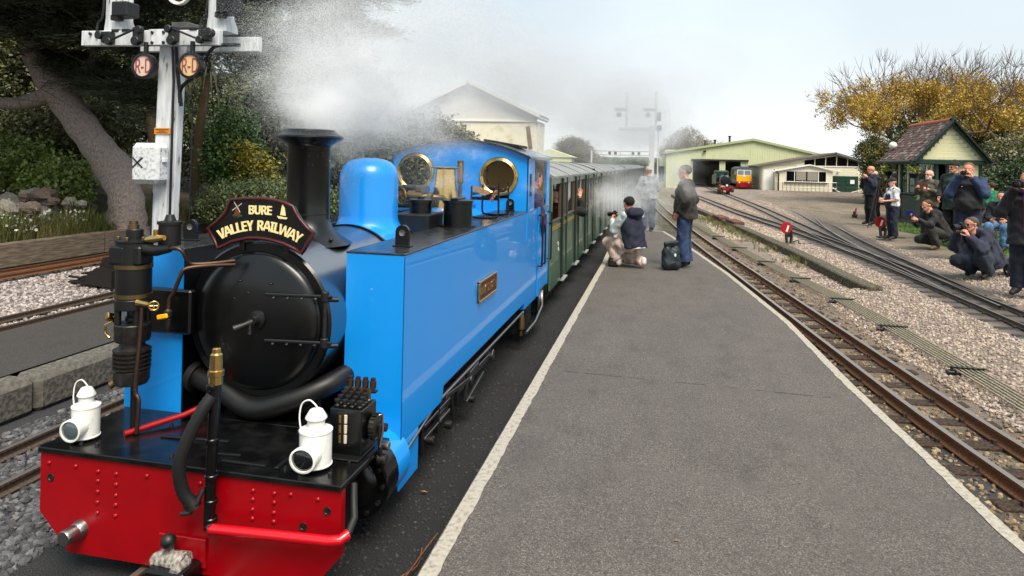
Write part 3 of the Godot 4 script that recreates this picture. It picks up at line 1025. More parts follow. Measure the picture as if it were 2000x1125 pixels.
func build_engine() -> void:
	var e := thing("steam_engine", "bright blue tank engine with black smokebox and red buffer beam", "steam engine", V(CX, -0.2, -5.2))
	# --- front end
	var bb := poly_part("buffer_beam", [Vector2(-2.87, 0.284), Vector2(-1.31, 0.284), Vector2(-1.31, 0.0), Vector2(-1.455, -0.175), Vector2(-2.70, -0.175), Vector2(-2.87, 0.0)], -2.77, -2.73, M.red, e)
	for q in [[-2.545, [0.225, 0.18, 0.13, 0.08, 0.03]], [-2.445, [0.225, 0.175, 0.125, 0.08, 0.03]], [-1.735, [0.235, 0.195, 0.15, 0.11]], [-1.63, [0.235, 0.195, 0.15, 0.11]], [-2.82, [0.235]], [-2.67, [0.235]], [-2.28, [0.235]], [-2.0, [0.235]], [-1.42, [0.235]], [-1.55, [0.24]]]:
		for y in q[1]:
			var mb := MB.new()
			mb.ell(V(q[0], y, -2.729), V(0.011, 0.011, 0.008), Basis(), 8, 6)
			part("rivet", mb, M.red, bb)
	for q in [[-2.81, 0.165], [-1.375, 0.19], [-1.487, 0.108]]:
		lathe_part("bolt_hole", V(q[0], q[1], -2.732), V(0, 0, 1), [Vector2(0, 0.003), Vector2(0.011, 0.003), Vector2(0.013, 0.006), Vector2(0.018, 0.006), Vector2(0.019, 0)], M.darksteel, bb, 14)
	box_part("footplate", V(CX, 0.298, -2.985), V(1.57, 0.026, 0.54), M.deck, e, 0.004)
	box_part("footplate", V(-2.285, 0.298, -3.432), V(1.18, 0.025, 0.35), M.deck, e, 0.003)
	# deck fittings: straps, stays and bolts
	for q in [[-2.22, -2.98, 0.36, 0.02, 0.08], [-1.66, -3.0, 0.02, 0.42, 0.0], [-1.97, -2.86, 0.16, 0.015, 0.1], [-1.83, -2.80, 0.22, 0.018, 0.0]]:
		box_part("deck_strap", V(q[0], 0.316, q[1]), V(q[2], 0.010, q[3]), M.satin, e, 0.002, Basis(Vector3.UP, q[4]))
	for q in [[-2.62, -2.80], [-2.20, -2.79], [-1.62, -2.80], [-1.40, -2.80], [-1.38, -2.95], [-2.45, -3.1], [-1.78, -3.2], [-2.70, -2.79]]:
		var mb := MB.new()
		mb.cyl(V(q[0], 0.311, q[1]), V(q[0], 0.322, q[1]), 0.011, 0.009, 6)
		part("deck_bolt", mb, M.darksteel, e)
	tube_part("red_stay", [V(-2.575, 0.325, -2.92), V(-2.43, 0.345, -3.17), V(-2.31, 0.40, -3.34)], 0.016, M.red, e)
	# coupler, buffer stub and brake pipes
	lathe_part("buffer_stub", V(-2.637, -0.058, -2.732), V(-0.04, 0, 1), [Vector2(0.046, 0), Vector2(0.040, 0.03), Vector2(0.036, 0.035), Vector2(0.036, 0.09), Vector2(0.032, 0.096), Vector2(0, 0.096)], M.steel, e)
	var cp := box_part("coupler_pocket", V(-2.075, -0.18, -2.66), V(0.20, 0.16, 0.14), M.black, e, 0.012)
	box_part("coupler_plate", V(-2.08, -0.075, -2.722), V(0.245, 0.13, 0.014), M.red, e, 0.003)
	var mb0 := MB.new()
	mb0.cyl(V(-2.155, -0.095, -2.67), V(-2.02, -0.095, -2.67), 0.04, 0.048, 14)
	mb0.ell(V(-2.165, -0.10, -2.665), V(0.03, 0.035, 0.035))
	mb0.cyl(V(-2.03, -0.09, -2.68), V(-2.03, -0.105, -2.60), 0.03, 0.022, 12)
	mb0.cyl(V(-2.09, -0.09, -2.67), V(-2.095, -0.03, -2.665), 0.012, 0.012, 8)
	part("coupler_casting", mb0, grain("flaked", [Color(0.30, 0.28, 0.27), Color(0.55, 0.52, 0.49), Color(0.70, 0.67, 0.63)], [0.2, 0.5, 0.7], 0.25, 0.6), e)
	var mb1 := MB.new()
	mb1.ell(V(-2.10, 0.0, -2.655), V(0.034, 0.034, 0.034))
	part("coupler_ball", mb1, M.darksteel, e)
	var mb2 := MB.new()
	mb2.cyl(V(-2.15, -0.19, -2.60), V(-2.0, -0.19, -2.60), 0.045, -1, 14)
	mb2.box(V(-2.075, -0.21, -2.585), V(0.08, 0.10, 0.10), Basis(), 0.02)
	mb2.cyl(V(-2.14, -0.16, -2.58), V(-2.03, -0.21, -2.56), 0.014, -1, 8)
	part("coupler_knuckle", mb2, M.satin, cp)
	tube_part("train_pipe", [V(-1.897, 0.08, -2.66), V(-1.62, 0.092, -2.66), V(-1.33, 0.104, -2.66), V(-1.283, 0.110, -2.668), V(-1.262, 0.122, -2.70)], 0.0225, mat(Color(0.74, 0.02, 0.09), 0.25, 0.0, 0.5), e, 12)
	var sp := tube_part("pipe_stand", [V(-1.90, 0.76, -2.685), V(-1.912, 0.3, -2.68), V(-1.912, 0.10, -2.675), V(-1.908, 0.082, -2.668), V(-1.885, 0.079, -2.66)], 0.0245, M.black, e, 14)
	for y in [0.70, 0.46, 0.30, 0.19, 0.11]:
		lathe_part("collar", V(-1.909, y, -2.68), Vector3.UP, disc_prof(0.030, -0.011, 0.011, 0.004), M.black, sp, 16)
	lathe_part("relief_valve", V(-1.90, 0.71, -2.685), Vector3.UP, [Vector2(0.022, 0), Vector2(0.031, 0.0), Vector2(0.031, 0.035), Vector2(0.036, 0.038), Vector2(0.036, 0.06), Vector2(0.029, 0.064), Vector2(0.027, 0.13), Vector2(0.020, 0.137), Vector2(0.019, 0.155), Vector2(0.013, 0.160), Vector2(0, 0.160)], M.brass, e, 20)
	var hose := catmull([V(-1.905, 0.66, -2.67), V(-1.935, 0.60, -2.64), V(-1.985, 0.47, -2.61), V(-2.012, 0.36, -2.60), V(-2.005, 0.25, -2.62), V(-1.975, 0.19, -2.64)], 8)
	var hr := []
	for i in hose.size(): hr.append(0.027 + (0.0022 if i % 2 == 0 else 0.0))
	tube_part("brake_hose", hose, hr, M.rubber, e, 14)
	var hc := MB.new()
	hc.cyl(V(-1.985, 0.205, -2.635), V(-1.965, 0.17, -2.645), 0.033, 0.034, 16)
	hc.tube([V(-2.01, 0.15, -2.62), V(-1.97, 0.16, -2.62), V(-1.945, 0.20, -2.635), V(-1.935, 0.25, -2.66)], 0.012, 8)
	part("hose_coupling", hc, M.darksteel, e)
	# side steps pipe at the right end of the beam
	tube_part("side_hose", [V(-1.262, 0.122, -2.70), V(-1.262, 0.16, -2.76), V(-1.285, 0.22, -2.80), V(-1.30, 0.275, -2.83)], 0.017, M.rubber, e)
	# frames, guard irons, wheels and motion
	for s in [-1, 1]:
		box_part("frame_plate", V(CX + s * 0.34, 0.12, -5.2), V(0.03, 0.30, 4.8), M.satin, e, 0.003)
	box_part("ashpan", V(CX, 0.16, -5.4), V(0.60, 0.20, 3.6), M.satin, e, 0.01)
	box_part("stretcher", V(CX, 0.06, -3.1), V(1.3, 0.26, 0.5), M.satin, e, 0.01)
	for s in [-1, 1]:
		for z in [-4.55, -5.25, -5.95]:
			wheel(e, V(CX + s * 0.235, 0.05, z), 0.25, s, 0.55)
		for z in [-3.75, -7.0]:
			wheel(e, V(CX + s * 0.235, -0.06, z), 0.14, s, 0.0)
		# cylinder
		var cy := Transform3D(Basis(V(1, 0, 0), V(0, 0, -1), V(0, 1, 0)), V(CX + s * 0.615, 0.085, -3.20))
		var cm := MB.new()
		cm.lathe(cy, disc_prof(0.19, 0.0, 0.03, 0.008), 28)
		cm.lathe(cy, [Vector2(0.183, 0.03), Vector2(0.183, 0.16), Vector2(0.17, 0.165)], 28)
		cm.lathe(cy, [Vector2(0, -0.035), Vector2(0.09, -0.03), Vector2(0.12, -0.012), Vector2(0.13, 0.0)], 24)
		part("cylinder_cover", cm, M.black, e)
		var bm := MB.new()
		for i in 12:
			var t := TAU * i / 12
			bm.cyl(cy * V(cos(t) * 0.16, 0.002, sin(t) * 0.16), cy * V(cos(t) * 0.16, -0.014, sin(t) * 0.16), 0.013, -1, 6)
		part("cover_nut", bm, M.darksteel, e)
		var cl := MB.new()
		cl.lathe(cy, [Vector2(0.178, 0.165), Vector2(0.178, 0.34)], 28)
		cl.box(V(CX + s * 0.56, 0.13, -3.62), V(0.27, 0.08, 0.30), Basis(), 0.02)
		cl.box(V(CX + s * 0.742, 0.042, -3.64), V(0.012, 0.244, 0.30), Basis(), 0.004)
		part("cylinder_cladding", cl, M.blue, e)
		var x: float = CX + s * 0.70
		tube_part("running_board_rail", [V(x + s * 0.04, 0.182, -4.20), V(x + s * 0.04, 0.172, -6.95)], 0.013, M.steel, e)
		tube_part("reach_rod", [V(x + s * 0.07, 0.105, -3.36), V(x + s * 0.06, 0.125, -3.6), V(x + s * 0.03, 0.16, -4.1), V(x, 0.15, -4.5)], 0.011, M.steel, e)
		box_part("slide_bar", V(x, 0.08, -4.25), V(0.03, 0.02, 0.55), M.steel, e, 0.002)
		box_part("slide_bar", V(x, 0.0, -4.25), V(0.03, 0.02, 0.55), M.steel, e, 0.002)
		box_part("connecting_rod", V(x - s * 0.02, 0.055, -4.85), V(0.022, 0.045, 1.05), M.steel, e, 0.003, Basis(V(1, 0, 0), 0.03))
		box_part("coupling_rod", V(x - s * 0.06, -0.01, -5.25), V(0.02, 0.05, 1.5), M.steel, e, 0.003)
		for z in [-4.55, -5.25, -5.95]:
			lathe_part("crank_boss", V(x - s * 0.07, -0.01, z), V(s, 0, 0), disc_prof(0.05, -0.03, 0.045, 0.006), M.steel, e, 14)
		box_part("combination_lever", V(x + s * 0.01, 0.02, -4.58), V(0.02, 0.30, 0.03), M.darksteel, e, 0.003, Basis(V(1, 0, 0), 0.2))
		box_part("expansion_link", V(x + s * 0.01, 0.05, -4.95), V(0.025, 0.26, 0.05), M.darksteel, e, 0.005, Basis(V(1, 0, 0), -0.25))
		box_part("radius_rod", V(x + s * 0.015, 0.10, -4.7), V(0.018, 0.03, 0.6), M.steel, e, 0.002, Basis(V(1, 0, 0), -0.1))
		box_part("eccentric_rod", V(x + s * 0.02, -0.04, -5.15), V(0.018, 0.03, 0.5), M.steel, e, 0.002, Basis(V(1, 0, 0), 0.15))
		for q in [[-3.98, 0.28, 0.04], [-4.28, 0.24, 0.03], [-4.72, 0.2, 0.03]]:
			box_part("motion_bracket", V(x - s * 0.01, 0.06, q[0]), V(0.05, q[1], q[2]), M.satin, e, 0.006)
		for q in [[-4.05, -0.02], [-4.42, -0.06], [-5.0, -0.08]]:
			lathe_part("drain_cock", V(x + s * 0.03, q[1], q[0]), V(s, 0, 0), disc_prof(0.028, -0.02, 0.03, 0.006), M.darksteel, e, 10)
		box_part("red_frame", V(x - s * 0.10, 0.16, -5.2), V(0.02, 0.12, 2.0), M.red, e, 0.002)
		# rear step, injector and pipes
		box_part("cab_step", V(x + s * 0.0, -0.07, -7.75), V(0.16, 0.02, 0.5), M.satin, e, 0.003)
		tube_part("step_rail", [V(x + s * 0.06, -0.065, -7.03), V(x + s * 0.07, -0.055, -7.5), V(x + s * 0.06, 0.02, -8.0), V(x + s * 0.05, 0.2, -8.05)], 0.018, M.steel, e)
		lathe_part("injector", V(x, 0.05, -7.05), V(0, -1, 0), [Vector2(0.03, -0.1), Vector2(0.04, 0), Vector2(0.045, 0.08), Vector2(0.03, 0.1), Vector2(0.03, 0.15), Vector2(0, 0.15)], M.bronze, e, 14)
		box_part("rear_hanger", V(x - s * 0.01, 0.05, -7.4), V(0.05, 0.30, 0.3), M.satin, e, 0.006)
	# cross pipe under the smokebox
	tube_part("steam_pipe", catmull([V(-2.55, 0.50, -3.36), V(-2.33, 0.45, -3.32), V(-2.10, 0.375, -3.28), V(-1.88, 0.43, -3.31), V(-1.72, 0.50, -3.40), V(-1.66, 0.53, -3.58)], 5), 0.058, M.satin, e, 16)
	lathe_part("pipe_flange", V(-2.50, 0.487, -3.35), V(1, -0.2, 0.1), disc_prof(0.085, -0.02, 0.02, 0.005), M.satin, e, 20)
	box_part("smokebox_saddle", V(CX, 0.40, -3.62), V(0.60, 0.22, 0.40), M.black, e, 0.03)
	# --- boiler (axis along -z)
	var bx := Transform3D(Basis(V(1, 0, 0), V(0, 0, -1), V(0, 1, 0)), V(CX, 0.84, 0))
	var sb := MB.new()
	sb.lathe(bx, [Vector2(0.424, 3.312), Vector2(0.424, 3.33), Vector2(0.418, 3.335), Vector2(0.418, 4.36)], 64)
	part("smokebox", sb, M.smokebox, e)
	var boi := MB.new()
	boi.lathe(bx, [Vector2(0.425, 4.36), Vector2(0.425, 7.0)], 64)
	part("boiler", boi, M.blue, e)
	lathe_part("boiler_band", V(CX, 0.84, -4.36), V(0, 0, -1), [Vector2(0.425, -0.012), Vector2(0.429, -0.012), Vector2(0.429, 0.012), Vector2(0.425, 0.012)], M.black, e, 64)
	var fr := MB.new()
	fr.lathe(bx, [Vector2(0.424, 3.312), Vector2(0.412, 3.30), Vector2(0.30, 3.30)], 64)
	part("smokebox_front", fr, M.black, e)
	var dr := MB.new()
	dr.lathe(bx, [Vector2(0.372, 3.301), Vector2(0.368, 3.284), Vector2(0.355, 3.270), Vector2(0.33, 3.259), Vector2(0.28, 3.246), Vector2(0.20, 3.233), Vector2(0.10, 3.224), Vector2(0.0, 3.222)], 64, 50)
	var door := part("smokebox_door", dr, M.black, e)
	for y in [1.003, 0.763]:
		box_part("hinge_strap", V(-1.815, y, -3.232), V(0.36, 0.016, 0.018), M.satin, door, 0.004, Basis(Vector3.UP, 0.12))
		for i in 4:
			var mb := MB.new()
			mb.ell(V(-1.955 + i * 0.073, y - 0.018, -3.226 - 0.012 * i), V(0.009, 0.008, 0.009), Basis(), 8, 6)
			part("hinge_bolt", mb, M.steel, door)
		lathe_part("hinge_eye", V(-1.675, y, -3.25), Vector3.UP, disc_prof(0.021, -0.026, 0.026, 0.005), M.satin, door, 14)
		tube_part("hinge_lug", [V(-1.675, y - 0.015, -3.25), V(-1.62, y - 0.02, -3.29)], 0.013, M.satin, door)
	tube_part("hinge_post", [V(-1.675, 1.03, -3.25), V(-1.675, 0.74, -3.25)], 0.010, M.darksteel, door)
	lathe_part("dart_boss", V(-2.045, 0.865, -3.226), V(-0.1, 0, 1), [Vector2(0.05, 0), Vector2(0.048, 0.012), Vector2(0.03, 0.018), Vector2(0.025, 0.05), Vector2(0, 0.05)], M.satin, door, 20)
	tube_part("dart_handle", [V(-2.05, 0.862, -3.19), V(-2.075, 0.85, -3.15), V(-2.11, 0.835, -3.11)], [0.018, 0.015, 0.02], M.darksteel, door, 12)
	tube_part("dart_handle", [V(-2.055, 0.86, -3.17), V(-2.05, 0.80, -3.165)], 0.010, M.darksteel, door, 8)
	for q in [[-2.11, 1.0], [-2.19, 0.965], [-2.16, 1.06], [-1.98, 1.055]]:
		var mb := MB.new()
		mb.ell(V(q[0], q[1], -3.236), V(0.013, 0.006, 0.01), Basis(), 8, 6)
		part("door_stud", mb, M.satin, door)
	# chimney
	lathe_part("chimney", V(CX, 1.20, -3.81), Vector3.UP, [Vector2(0.27, 0.0), Vector2(0.20, 0.045), Vector2(0.150, 0.09), Vector2(0.132, 0.14), Vector2(0.128, 0.16), Vector2(0.126, 0.585), Vector2(0.135, 0.60), Vector2(0.198, 0.635), Vector2(0.204, 0.642), Vector2(0.202, 0.652), Vector2(0.165, 0.672), Vector2(0.152, 0.690), Vector2(0.115, 0.692), Vector2(0.108, 0.68), Vector2(0.108, 0.4)], M.black, e, 40, 50)
	lathe_part("chimney_joint", V(CX, 1.375, -3.81), Vector3.UP, [Vector2(0.125, 0), Vector2(0.1305, 0.001), Vector2(0.1305, 0.008), Vector2(0.125, 0.009)], M.satin, e, 40)
	for t in [0.4, 1.2, 2.0, 2.8]:
		lathe_part("chimney_bolt", V(CX + cos(t) * 0.22, 1.232, -3.81 + sin(t) * 0.24), V(cos(t) * 0.4, 1, 0), disc_prof(0.012, 0, 0.014, 0.003), M.satin, e, 6)
	# dome
	lathe_part("dome", V(CX, 1.18, -4.70), Vector3.UP, [Vector2(0.27, 0.0), Vector2(0.25, 0.03), Vector2(0.228, 0.07), Vector2(0.218, 0.095), Vector2(0.2135, 0.13), Vector2(0.2135, 0.40), Vector2(0.208, 0.44), Vector2(0.190, 0.485), Vector2(0.155, 0.52), Vector2(0.10, 0.541), Vector2(0.05, 0.548), Vector2(0, 0.55)], M.blue, e, 48, 50)
	# side tanks
	var tk := side_tank(e, -1.34, -1.68, 0.17, -3.50)
	lifting_lug(e, V(-1.47, 1.209, -3.80))
	lifting_lug(e, V(-1.52, 1.209, -7.0))
	side_tank(e, -2.89, -2.53, 0.31, -3.27)
	lifting_lug(e, V(-2.74, 1.209, -3.60))
	# nameplate on the tank
	var np := box_part("nameplate", V(-1.332, 0.715, -5.33), V(0.016, 0.165, 0.56), M.maroon, tk, 0.002)
	for q in [[0.79, 0.0, 0.56, 0.018], [0.64, 0.0, 0.56, 0.018]]:
		box_part("brass_rim", V(-1.327, q[0], -5.33), V(0.018, q[3], q[2]), M.brass, np, 0.003)
	for z in [-5.055, -5.605]:
		box_part("brass_rim", V(-1.327, 0.715, z), V(0.0175, 0.132, 0.014), M.brass, np, 0.003)
	lettering("raised_letters", "MARK TIMOTHY", 0.058, 0.006, M.brass, np, Transform3D(Basis(V(0, 0, -1), V(0, 1, 0), V(1, 0, 0)), V(-1.322, 0.715, -5.33)))
	# --- fittings along the top
	box_part("filler_box", V(-1.80, 1.245, -4.98), V(0.28, 0.14, 0.36), M.satin, e, 0.008)
	lathe_part("filler_lid", V(-1.80, 1.315, -5.02), Vector3.UP, [Vector2(0.085, 0), Vector2(0.085, 0.07), Vector2(0.092, 0.072), Vector2(0.092, 0.10), Vector2(0.085, 0.104), Vector2(0.03, 0.106), Vector2(0.028, 0.125), Vector2(0, 0.125)], M.black, e, 28)
	var th := MB.new()
	th.lathe(xf_y(V(-1.53, 1.209, -5.12), Vector3.UP), [Vector2(0.145, 0), Vector2(0.145, 0.012), Vector2(0.112, 0.014), Vector2(0.112, 0.18), Vector2(0.118, 0.183), Vector2(0.118, 0.205), Vector2(0.11, 0.21), Vector2(0, 0.21)], 28)
	th.box(V(-1.53, 1.425, -5.12), V(0.06, 0.02, 0.22), Basis(), 0.004)
	part("tank_filler", th, M.black, e)
	lathe_part("safety_valve_cover", V(-2.06, 1.24, -6.45), Vector3.UP, [Vector2(0.155, 0), Vector2(0.14, 0.05), Vector2(0.125, 0.12), Vector2(0.108, 0.25), Vector2(0.098, 0.36), Vector2(0.095, 0.395), Vector2(0.14, 0.408), Vector2(0.146, 0.414), Vector2(0.14, 0.42), Vector2(0.07, 0.42), Vector2(0.07, 0.3)], M.brass, e, 40, 30)
	lathe_part("whistle", V(-1.99, 1.25, -6.72), Vector3.UP, [Vector2(0.02, 0), Vector2(0.02, 0.24), Vector2(0.034, 0.25), Vector2(0.034, 0.44), Vector2(0.03, 0.45), Vector2(0.036, 0.455), Vector2(0.036, 0.475), Vector2(0, 0.475)], M.bronze, e, 16)
	# clack valve pipework behind the dome
	tube_part("feed_pipe", [V(-2.30, 1.40, -5.7), V(-2.0, 1.40, -5.72), V(-1.88, 1.39, -5.8), V(-1.80, 1.30, -5.9), V(-1.78, 1.2, -5.95)], 0.026, M.bronze, e, 10)
	for q in [[-2.26, 0.045, 0.05], [-2.10, 0.05, 0.14], [-1.96, 0.045, 0.04], [-2.18, 0.035, 0.03]]:
		lathe_part("pipe_nut", V(q[0], 1.40, -5.71), V(1, 0, 0), disc_prof(q[1], -q[2] / 2, q[2] / 2, 0.006), M.bronze, e, 8)
	lathe_part("valve_bonnet", V(-2.06, 1.43, -5.72), Vector3.UP, [Vector2(0.03, 0), Vector2(0.03, 0.03), Vector2(0.05, 0.032), Vector2(0.05, 0.06), Vector2(0, 0.062)], M.bronze, e, 8)
	var hw := MB.new()
	var wp := []
	for i in 18: wp.append(V(-2.20, 1.40, -5.64) + V(0, cos(TAU * i / 18) * 0.07, sin(TAU * i / 18) * 0.07).rotated(V(0, 1, 0), 0.9))
	hw.tube(wp, 0.011, 6, false, true)
	for i in 3:
		var a := V(0, cos(PI * i / 3) * 0.07, sin(PI * i / 3) * 0.07).rotated(V(0, 1, 0), 0.9)
		hw.cyl(V(-2.20, 1.40, -5.64) - a, V(-2.20, 1.40, -5.64) + a, 0.007, -1, 6)
	part("valve_wheel", hw, M.bronze, e)
	box_part("sandbox", V(-2.42, 1.37, -6.3), V(0.34, 0.20, 0.5), M.black, e, 0.015)
	for q in [[-1.905, 5.9], [-1.93, 6.05]]:
		tube_part("rod_to_cab", [V(q[0], 1.25, -5.3), V(q[0], 1.26, -7.0)], 0.008, M.steel, e, 6)
	build_pump(e)
	build_lubricator(e)
	build_cab(e)
	build_lamp("white oil lamp with clear lens on the left end of the footplate", V(-2.735, 0.315, -2.85), 0.08, M.lens, Vector3(0.84, 0.84, 0.84))
	build_lamp("white oil lamp with dark lens on the footplate beside the black oil box", V(-1.505, 0.313, -2.86), 0.0, mat(Color(0.05, 0.06, 0.07), 0.05, 0.0, 0.9), Vector3(0.98, 0.88, 0.98))
	build_headboard()
	build_chair()

func side_tank(e: Node3D, xo: float, xi: float, ylow: float, zf: float) -> MeshInstance3D:
	var ro := zf > -3.4
	var xs := signf(xo - xi)
	var cx := (xo + xi) / 2
	var w := absf(xo - xi)
	# the tank side seen from the side (z, y), extruded across
	var poly := PackedVector2Array([Vector2(-zf, ylow), Vector2(4.228, ylow), Vector2(4.25, 0.26), Vector2(6.93, 0.26), Vector2(6.96, 0.19), Vector2(7.62, 0.19), Vector2(7.62, 1.2), Vector2(-zf, 1.2)])
	var mb := MB.new()
	var xf := Transform3D(Basis(V(0, 0, -1), V(0, 1, 0), V(1, 0, 0)), V(0, 0, 0))
	mb.prism(poly, minf(xo, xi), maxf(xo, xi), xf)
	var t := part("side_tank", mb, M.blue, e)
	box_part("tank_top", V(cx + (-0.0), 1.2025, (zf - 7.62) / 2), V(w + 0.006, 0.013, 7.62 + zf + 0.006), M.tanktop, t, 0.004)
	for z in ([zf - 0.19] if not ro else []):
		box_part("corner_seam", V(xo + 0.0005, 0.69, zf - 0.0005), V(0.004, 1.0, 0.004), mat(Color(0, 0.25, 0.5), 0.5), t, 0.0)
	for q in ([[0.9, 0.33], [0.5, 0.33]] if ro else []):
		pass
	if ro:
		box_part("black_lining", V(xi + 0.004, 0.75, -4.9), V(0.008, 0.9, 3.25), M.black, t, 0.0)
		box_part("pump_bracket", V(-2.60, 0.87, zf + 0.02), V(0.30, 0.24, 0.05), M.black, t, 0.01)
	return t

func lifting_lug(e: Node3D, p: Vector3) -> void:
	var pl := PackedVector2Array()
	pl.append(Vector2(-0.042, 0)); pl.append(Vector2(0.042, 0))
	for i in 13: pl.append(Vector2(cos(PI * i / 12) * 0.042, 0.085 + sin(PI * i / 12) * 0.042))
	var mb := MB.new()
	mb.prism(pl, -0.012, 0.012, Transform3D(Basis(), p), 25.0)
	mb.box(p + V(0, 0.004, 0), V(0.11, 0.008, 0.05), Basis(), 0.002)
	var l := part("lifting_lug", mb, M.black, e)
	var h := MB.new()
	h.lathe(xf_y(p + V(0, 0.082, 0.0125), V(0, 0, 1)), [Vector2(0, 0.0), Vector2(0.017, 0.0), Vector2(0.019, 0.001)], 14)
	part("lug_hole", h, M.steel, l)

func wheel(e: Node3D, p: Vector3, r: float, s: int, crank: float) -> void:
	var mb := MB.new()
	var xf := xf_y(p, V(s, 0, 0))
	mb.lathe(xf, [Vector2(r - 0.03, -0.03), Vector2(r + 0.012, -0.03), Vector2(r + 0.012, -0.02), Vector2(r, -0.015), Vector2(r - 0.004, 0.03), Vector2(r - 0.03, 0.03), Vector2(r - 0.03, -0.03)], 36)
	mb.lathe(xf, disc_prof(0.05, -0.03, 0.045, 0.005), 16)
	for i in 10:
		var t := TAU * i / 10
		mb.cyl(xf * V(cos(t) * 0.04, 0, sin(t) * 0.04), xf * V(cos(t) * (r - 0.02), 0, sin(t) * (r - 0.02)), 0.014, 0.011, 6)
	part("wheel", mb, M.satin, e)

func build_pump(e: Node3D) -> void:
	var p := V(-2.635, 0, -3.03)
	var prof := [Vector2(0, 0.535), Vector2(0.092, 0.54), Vector2(0.104, 0.56), Vector2(0.104, 0.61)]
	for i in 5:
		var y := 0.618 + i * 0.022
		prof.append_array([Vector2(0.094, y), Vector2(0.110, y + 0.003), Vector2(0.110, y + 0.011), Vector2(0.094, y + 0.014)])
	prof.append_array([Vector2(0.075, 0.735), Vector2(0.070, 0.755), Vector2(0.10, 0.76), Vector2(0.105, 0.78), Vector2(0.105, 0.845), Vector2(0.10, 0.85), Vector2(0, 0.85)])
	var o := lathe_part("air_pump", p, Vector3.UP, prof, M.darksteel, e, 36)
	var mb := MB.new()
	for a in [0.6, 2.2, 3.8, 5.2]:
		mb.cyl(p + V(cos(a) * 0.085, 0.85, sin(a) * 0.085), p + V(cos(a) * 0.085, 0.925, sin(a) * 0.085), 0.02, -1, 8)
	mb.cyl(p + V(0, 0.85, 0), p + V(0, 0.925, 0), 0.018, -1, 10)
	mb.lathe(xf_y(p + V(0, 0.862, 0), Vector3.UP), disc_prof(0.045, 0, 0.022, 0.004), 12)
	part("pump_distance_piece", mb, M.satin, o)
	lathe_part("pump_cylinder", p, Vector3.UP, [Vector2(0, 0.925), Vector2(0.102, 0.925), Vector2(0.106, 0.93), Vector2(0.106, 0.975), Vector2(0.102, 0.98), Vector2(0.103, 0.985), Vector2(0.103, 1.145), Vector2(0.107, 1.15), Vector2(0.107, 1.265), Vector2(0.112, 1.27), Vector2(0.112, 1.278), Vector2(0.05, 1.285), Vector2(0.05, 1.33), Vector2(0.045, 1.335), Vector2(0, 1.336)], M.satin, o, 36)
	for y in [0.995, 1.145]:
		lathe_part("brass_band", p + V(0, y, 0), Vector3.UP, [Vector2(0.103, -0.011), Vector2(0.109, -0.010), Vector2(0.109, 0.010), Vector2(0.103, 0.011)], M.bronze, o, 36)
	box_part("pump_plate", p + V(-0.04, 1.205, 0.075), V(0.11, 0.095, 0.07), M.satin, o, 0.01)
	box_part("pump_plate", p + V(0.085, 1.205, 0.03), V(0.06, 0.10, 0.12), M.satin, o, 0.012)
	lathe_part("pump_cap", p + V(-0.01, 1.335, 0), Vector3.UP, [Vector2(0.034, 0), Vector2(0.034, 0.02), Vector2(0.026, 0.022), Vector2(0.026, 0.04), Vector2(0, 0.042)], M.bronze, o, 8)
	for a in 6:
		lathe_part("cap_nut", p + V(cos(a * 1.05 + 0.3) * 0.09, 1.278, sin(a * 1.05 + 0.3) * 0.09), Vector3.UP, disc_prof(0.013, 0, 0.02, 0.003), M.bronze, o, 6)
	lathe_part("drain_tap", p + V(-0.105, 0.875, 0.03), V(-0.3, 0.25, 0.8), disc_prof(0.024, -0.02, 0.055, 0.005), M.brass, o, 6)
	tube_part("brass_loop", [p + V(-0.10, 0.86, 0.05), p + V(-0.145, 0.84, 0.06), p + V(-0.148, 0.80, 0.06), p + V(-0.115, 0.775, 0.06)], 0.008, M.brass, o, 8)
	lathe_part("drain_tap", p + V(-0.10, 0.545, 0.02), V(-0.6, -0.5, 0.5), disc_prof(0.022, -0.02, 0.04, 0.005), M.bronze, o, 6)
	lathe_part("governor", V(-2.50, 1.245, -3.12), Vector3.UP, [Vector2(0, 0), Vector2(0.055, 0), Vector2(0.055, 0.11), Vector2(0.062, 0.112), Vector2(0.062, 0.125), Vector2(0.03, 0.13), Vector2(0.02, 0.16), Vector2(0, 0.16)], M.satin, e, 20)
	tube_part("brass_cock", [V(-2.54, 1.285, -3.0), V(-2.49, 1.292, -3.0), V(-2.435, 1.30, -3.0)], [0.014, 0.022, 0.014], M.brass, e, 10)
	lathe_part("cock_handle", V(-2.485, 1.295, -3.0), V(0, 1, 0), disc_prof(0.012, 0, 0.045, 0.003), M.brass, e, 8)
	tube_part("exhaust_arm", [V(-2.56, 1.235, -3.0), V(-2.48, 1.232, -3.0), V(-2.40, 1.245, -3.0)], [0.030, 0.028, 0.018], M.satin, e, 12)
	tube_part("copper_pipe", catmull([V(-2.40, 1.245, -3.0), V(-2.36, 1.25, -3.0), V(-2.335, 1.23, -3.01), V(-2.328, 1.19, -3.03), V(-2.315, 1.165, -3.06), V(-2.24, 1.165, -3.12), V(-2.17, 1.17, -3.2)], 5), 0.0095, M.copper, e, 8)
	tube_part("copper_pipe", catmull([V(-2.17, 1.15, -3.2), V(-2.26, 1.155, -3.08), V(-2.325, 1.145, -3.02), V(-2.345, 1.11, -3.01), V(-2.38, 1.03, -3.01), V(-2.405, 0.99, -3.01), V(-2.412, 0.93, -3.01)], 5), 0.0105, M.copper, e, 8)
	lathe_part("drain_valve", V(-2.413, 0.82, -3.01), Vector3.UP, [Vector2(0.008, 0), Vector2(0.010, 0.02), Vector2(0.017, 0.03), Vector2(0.017, 0.07), Vector2(0.012, 0.075), Vector2(0.02, 0.08), Vector2(0.02, 0.11), Vector2(0.014, 0.115), Vector2(0, 0.14)], M.darksteel, e, 12)
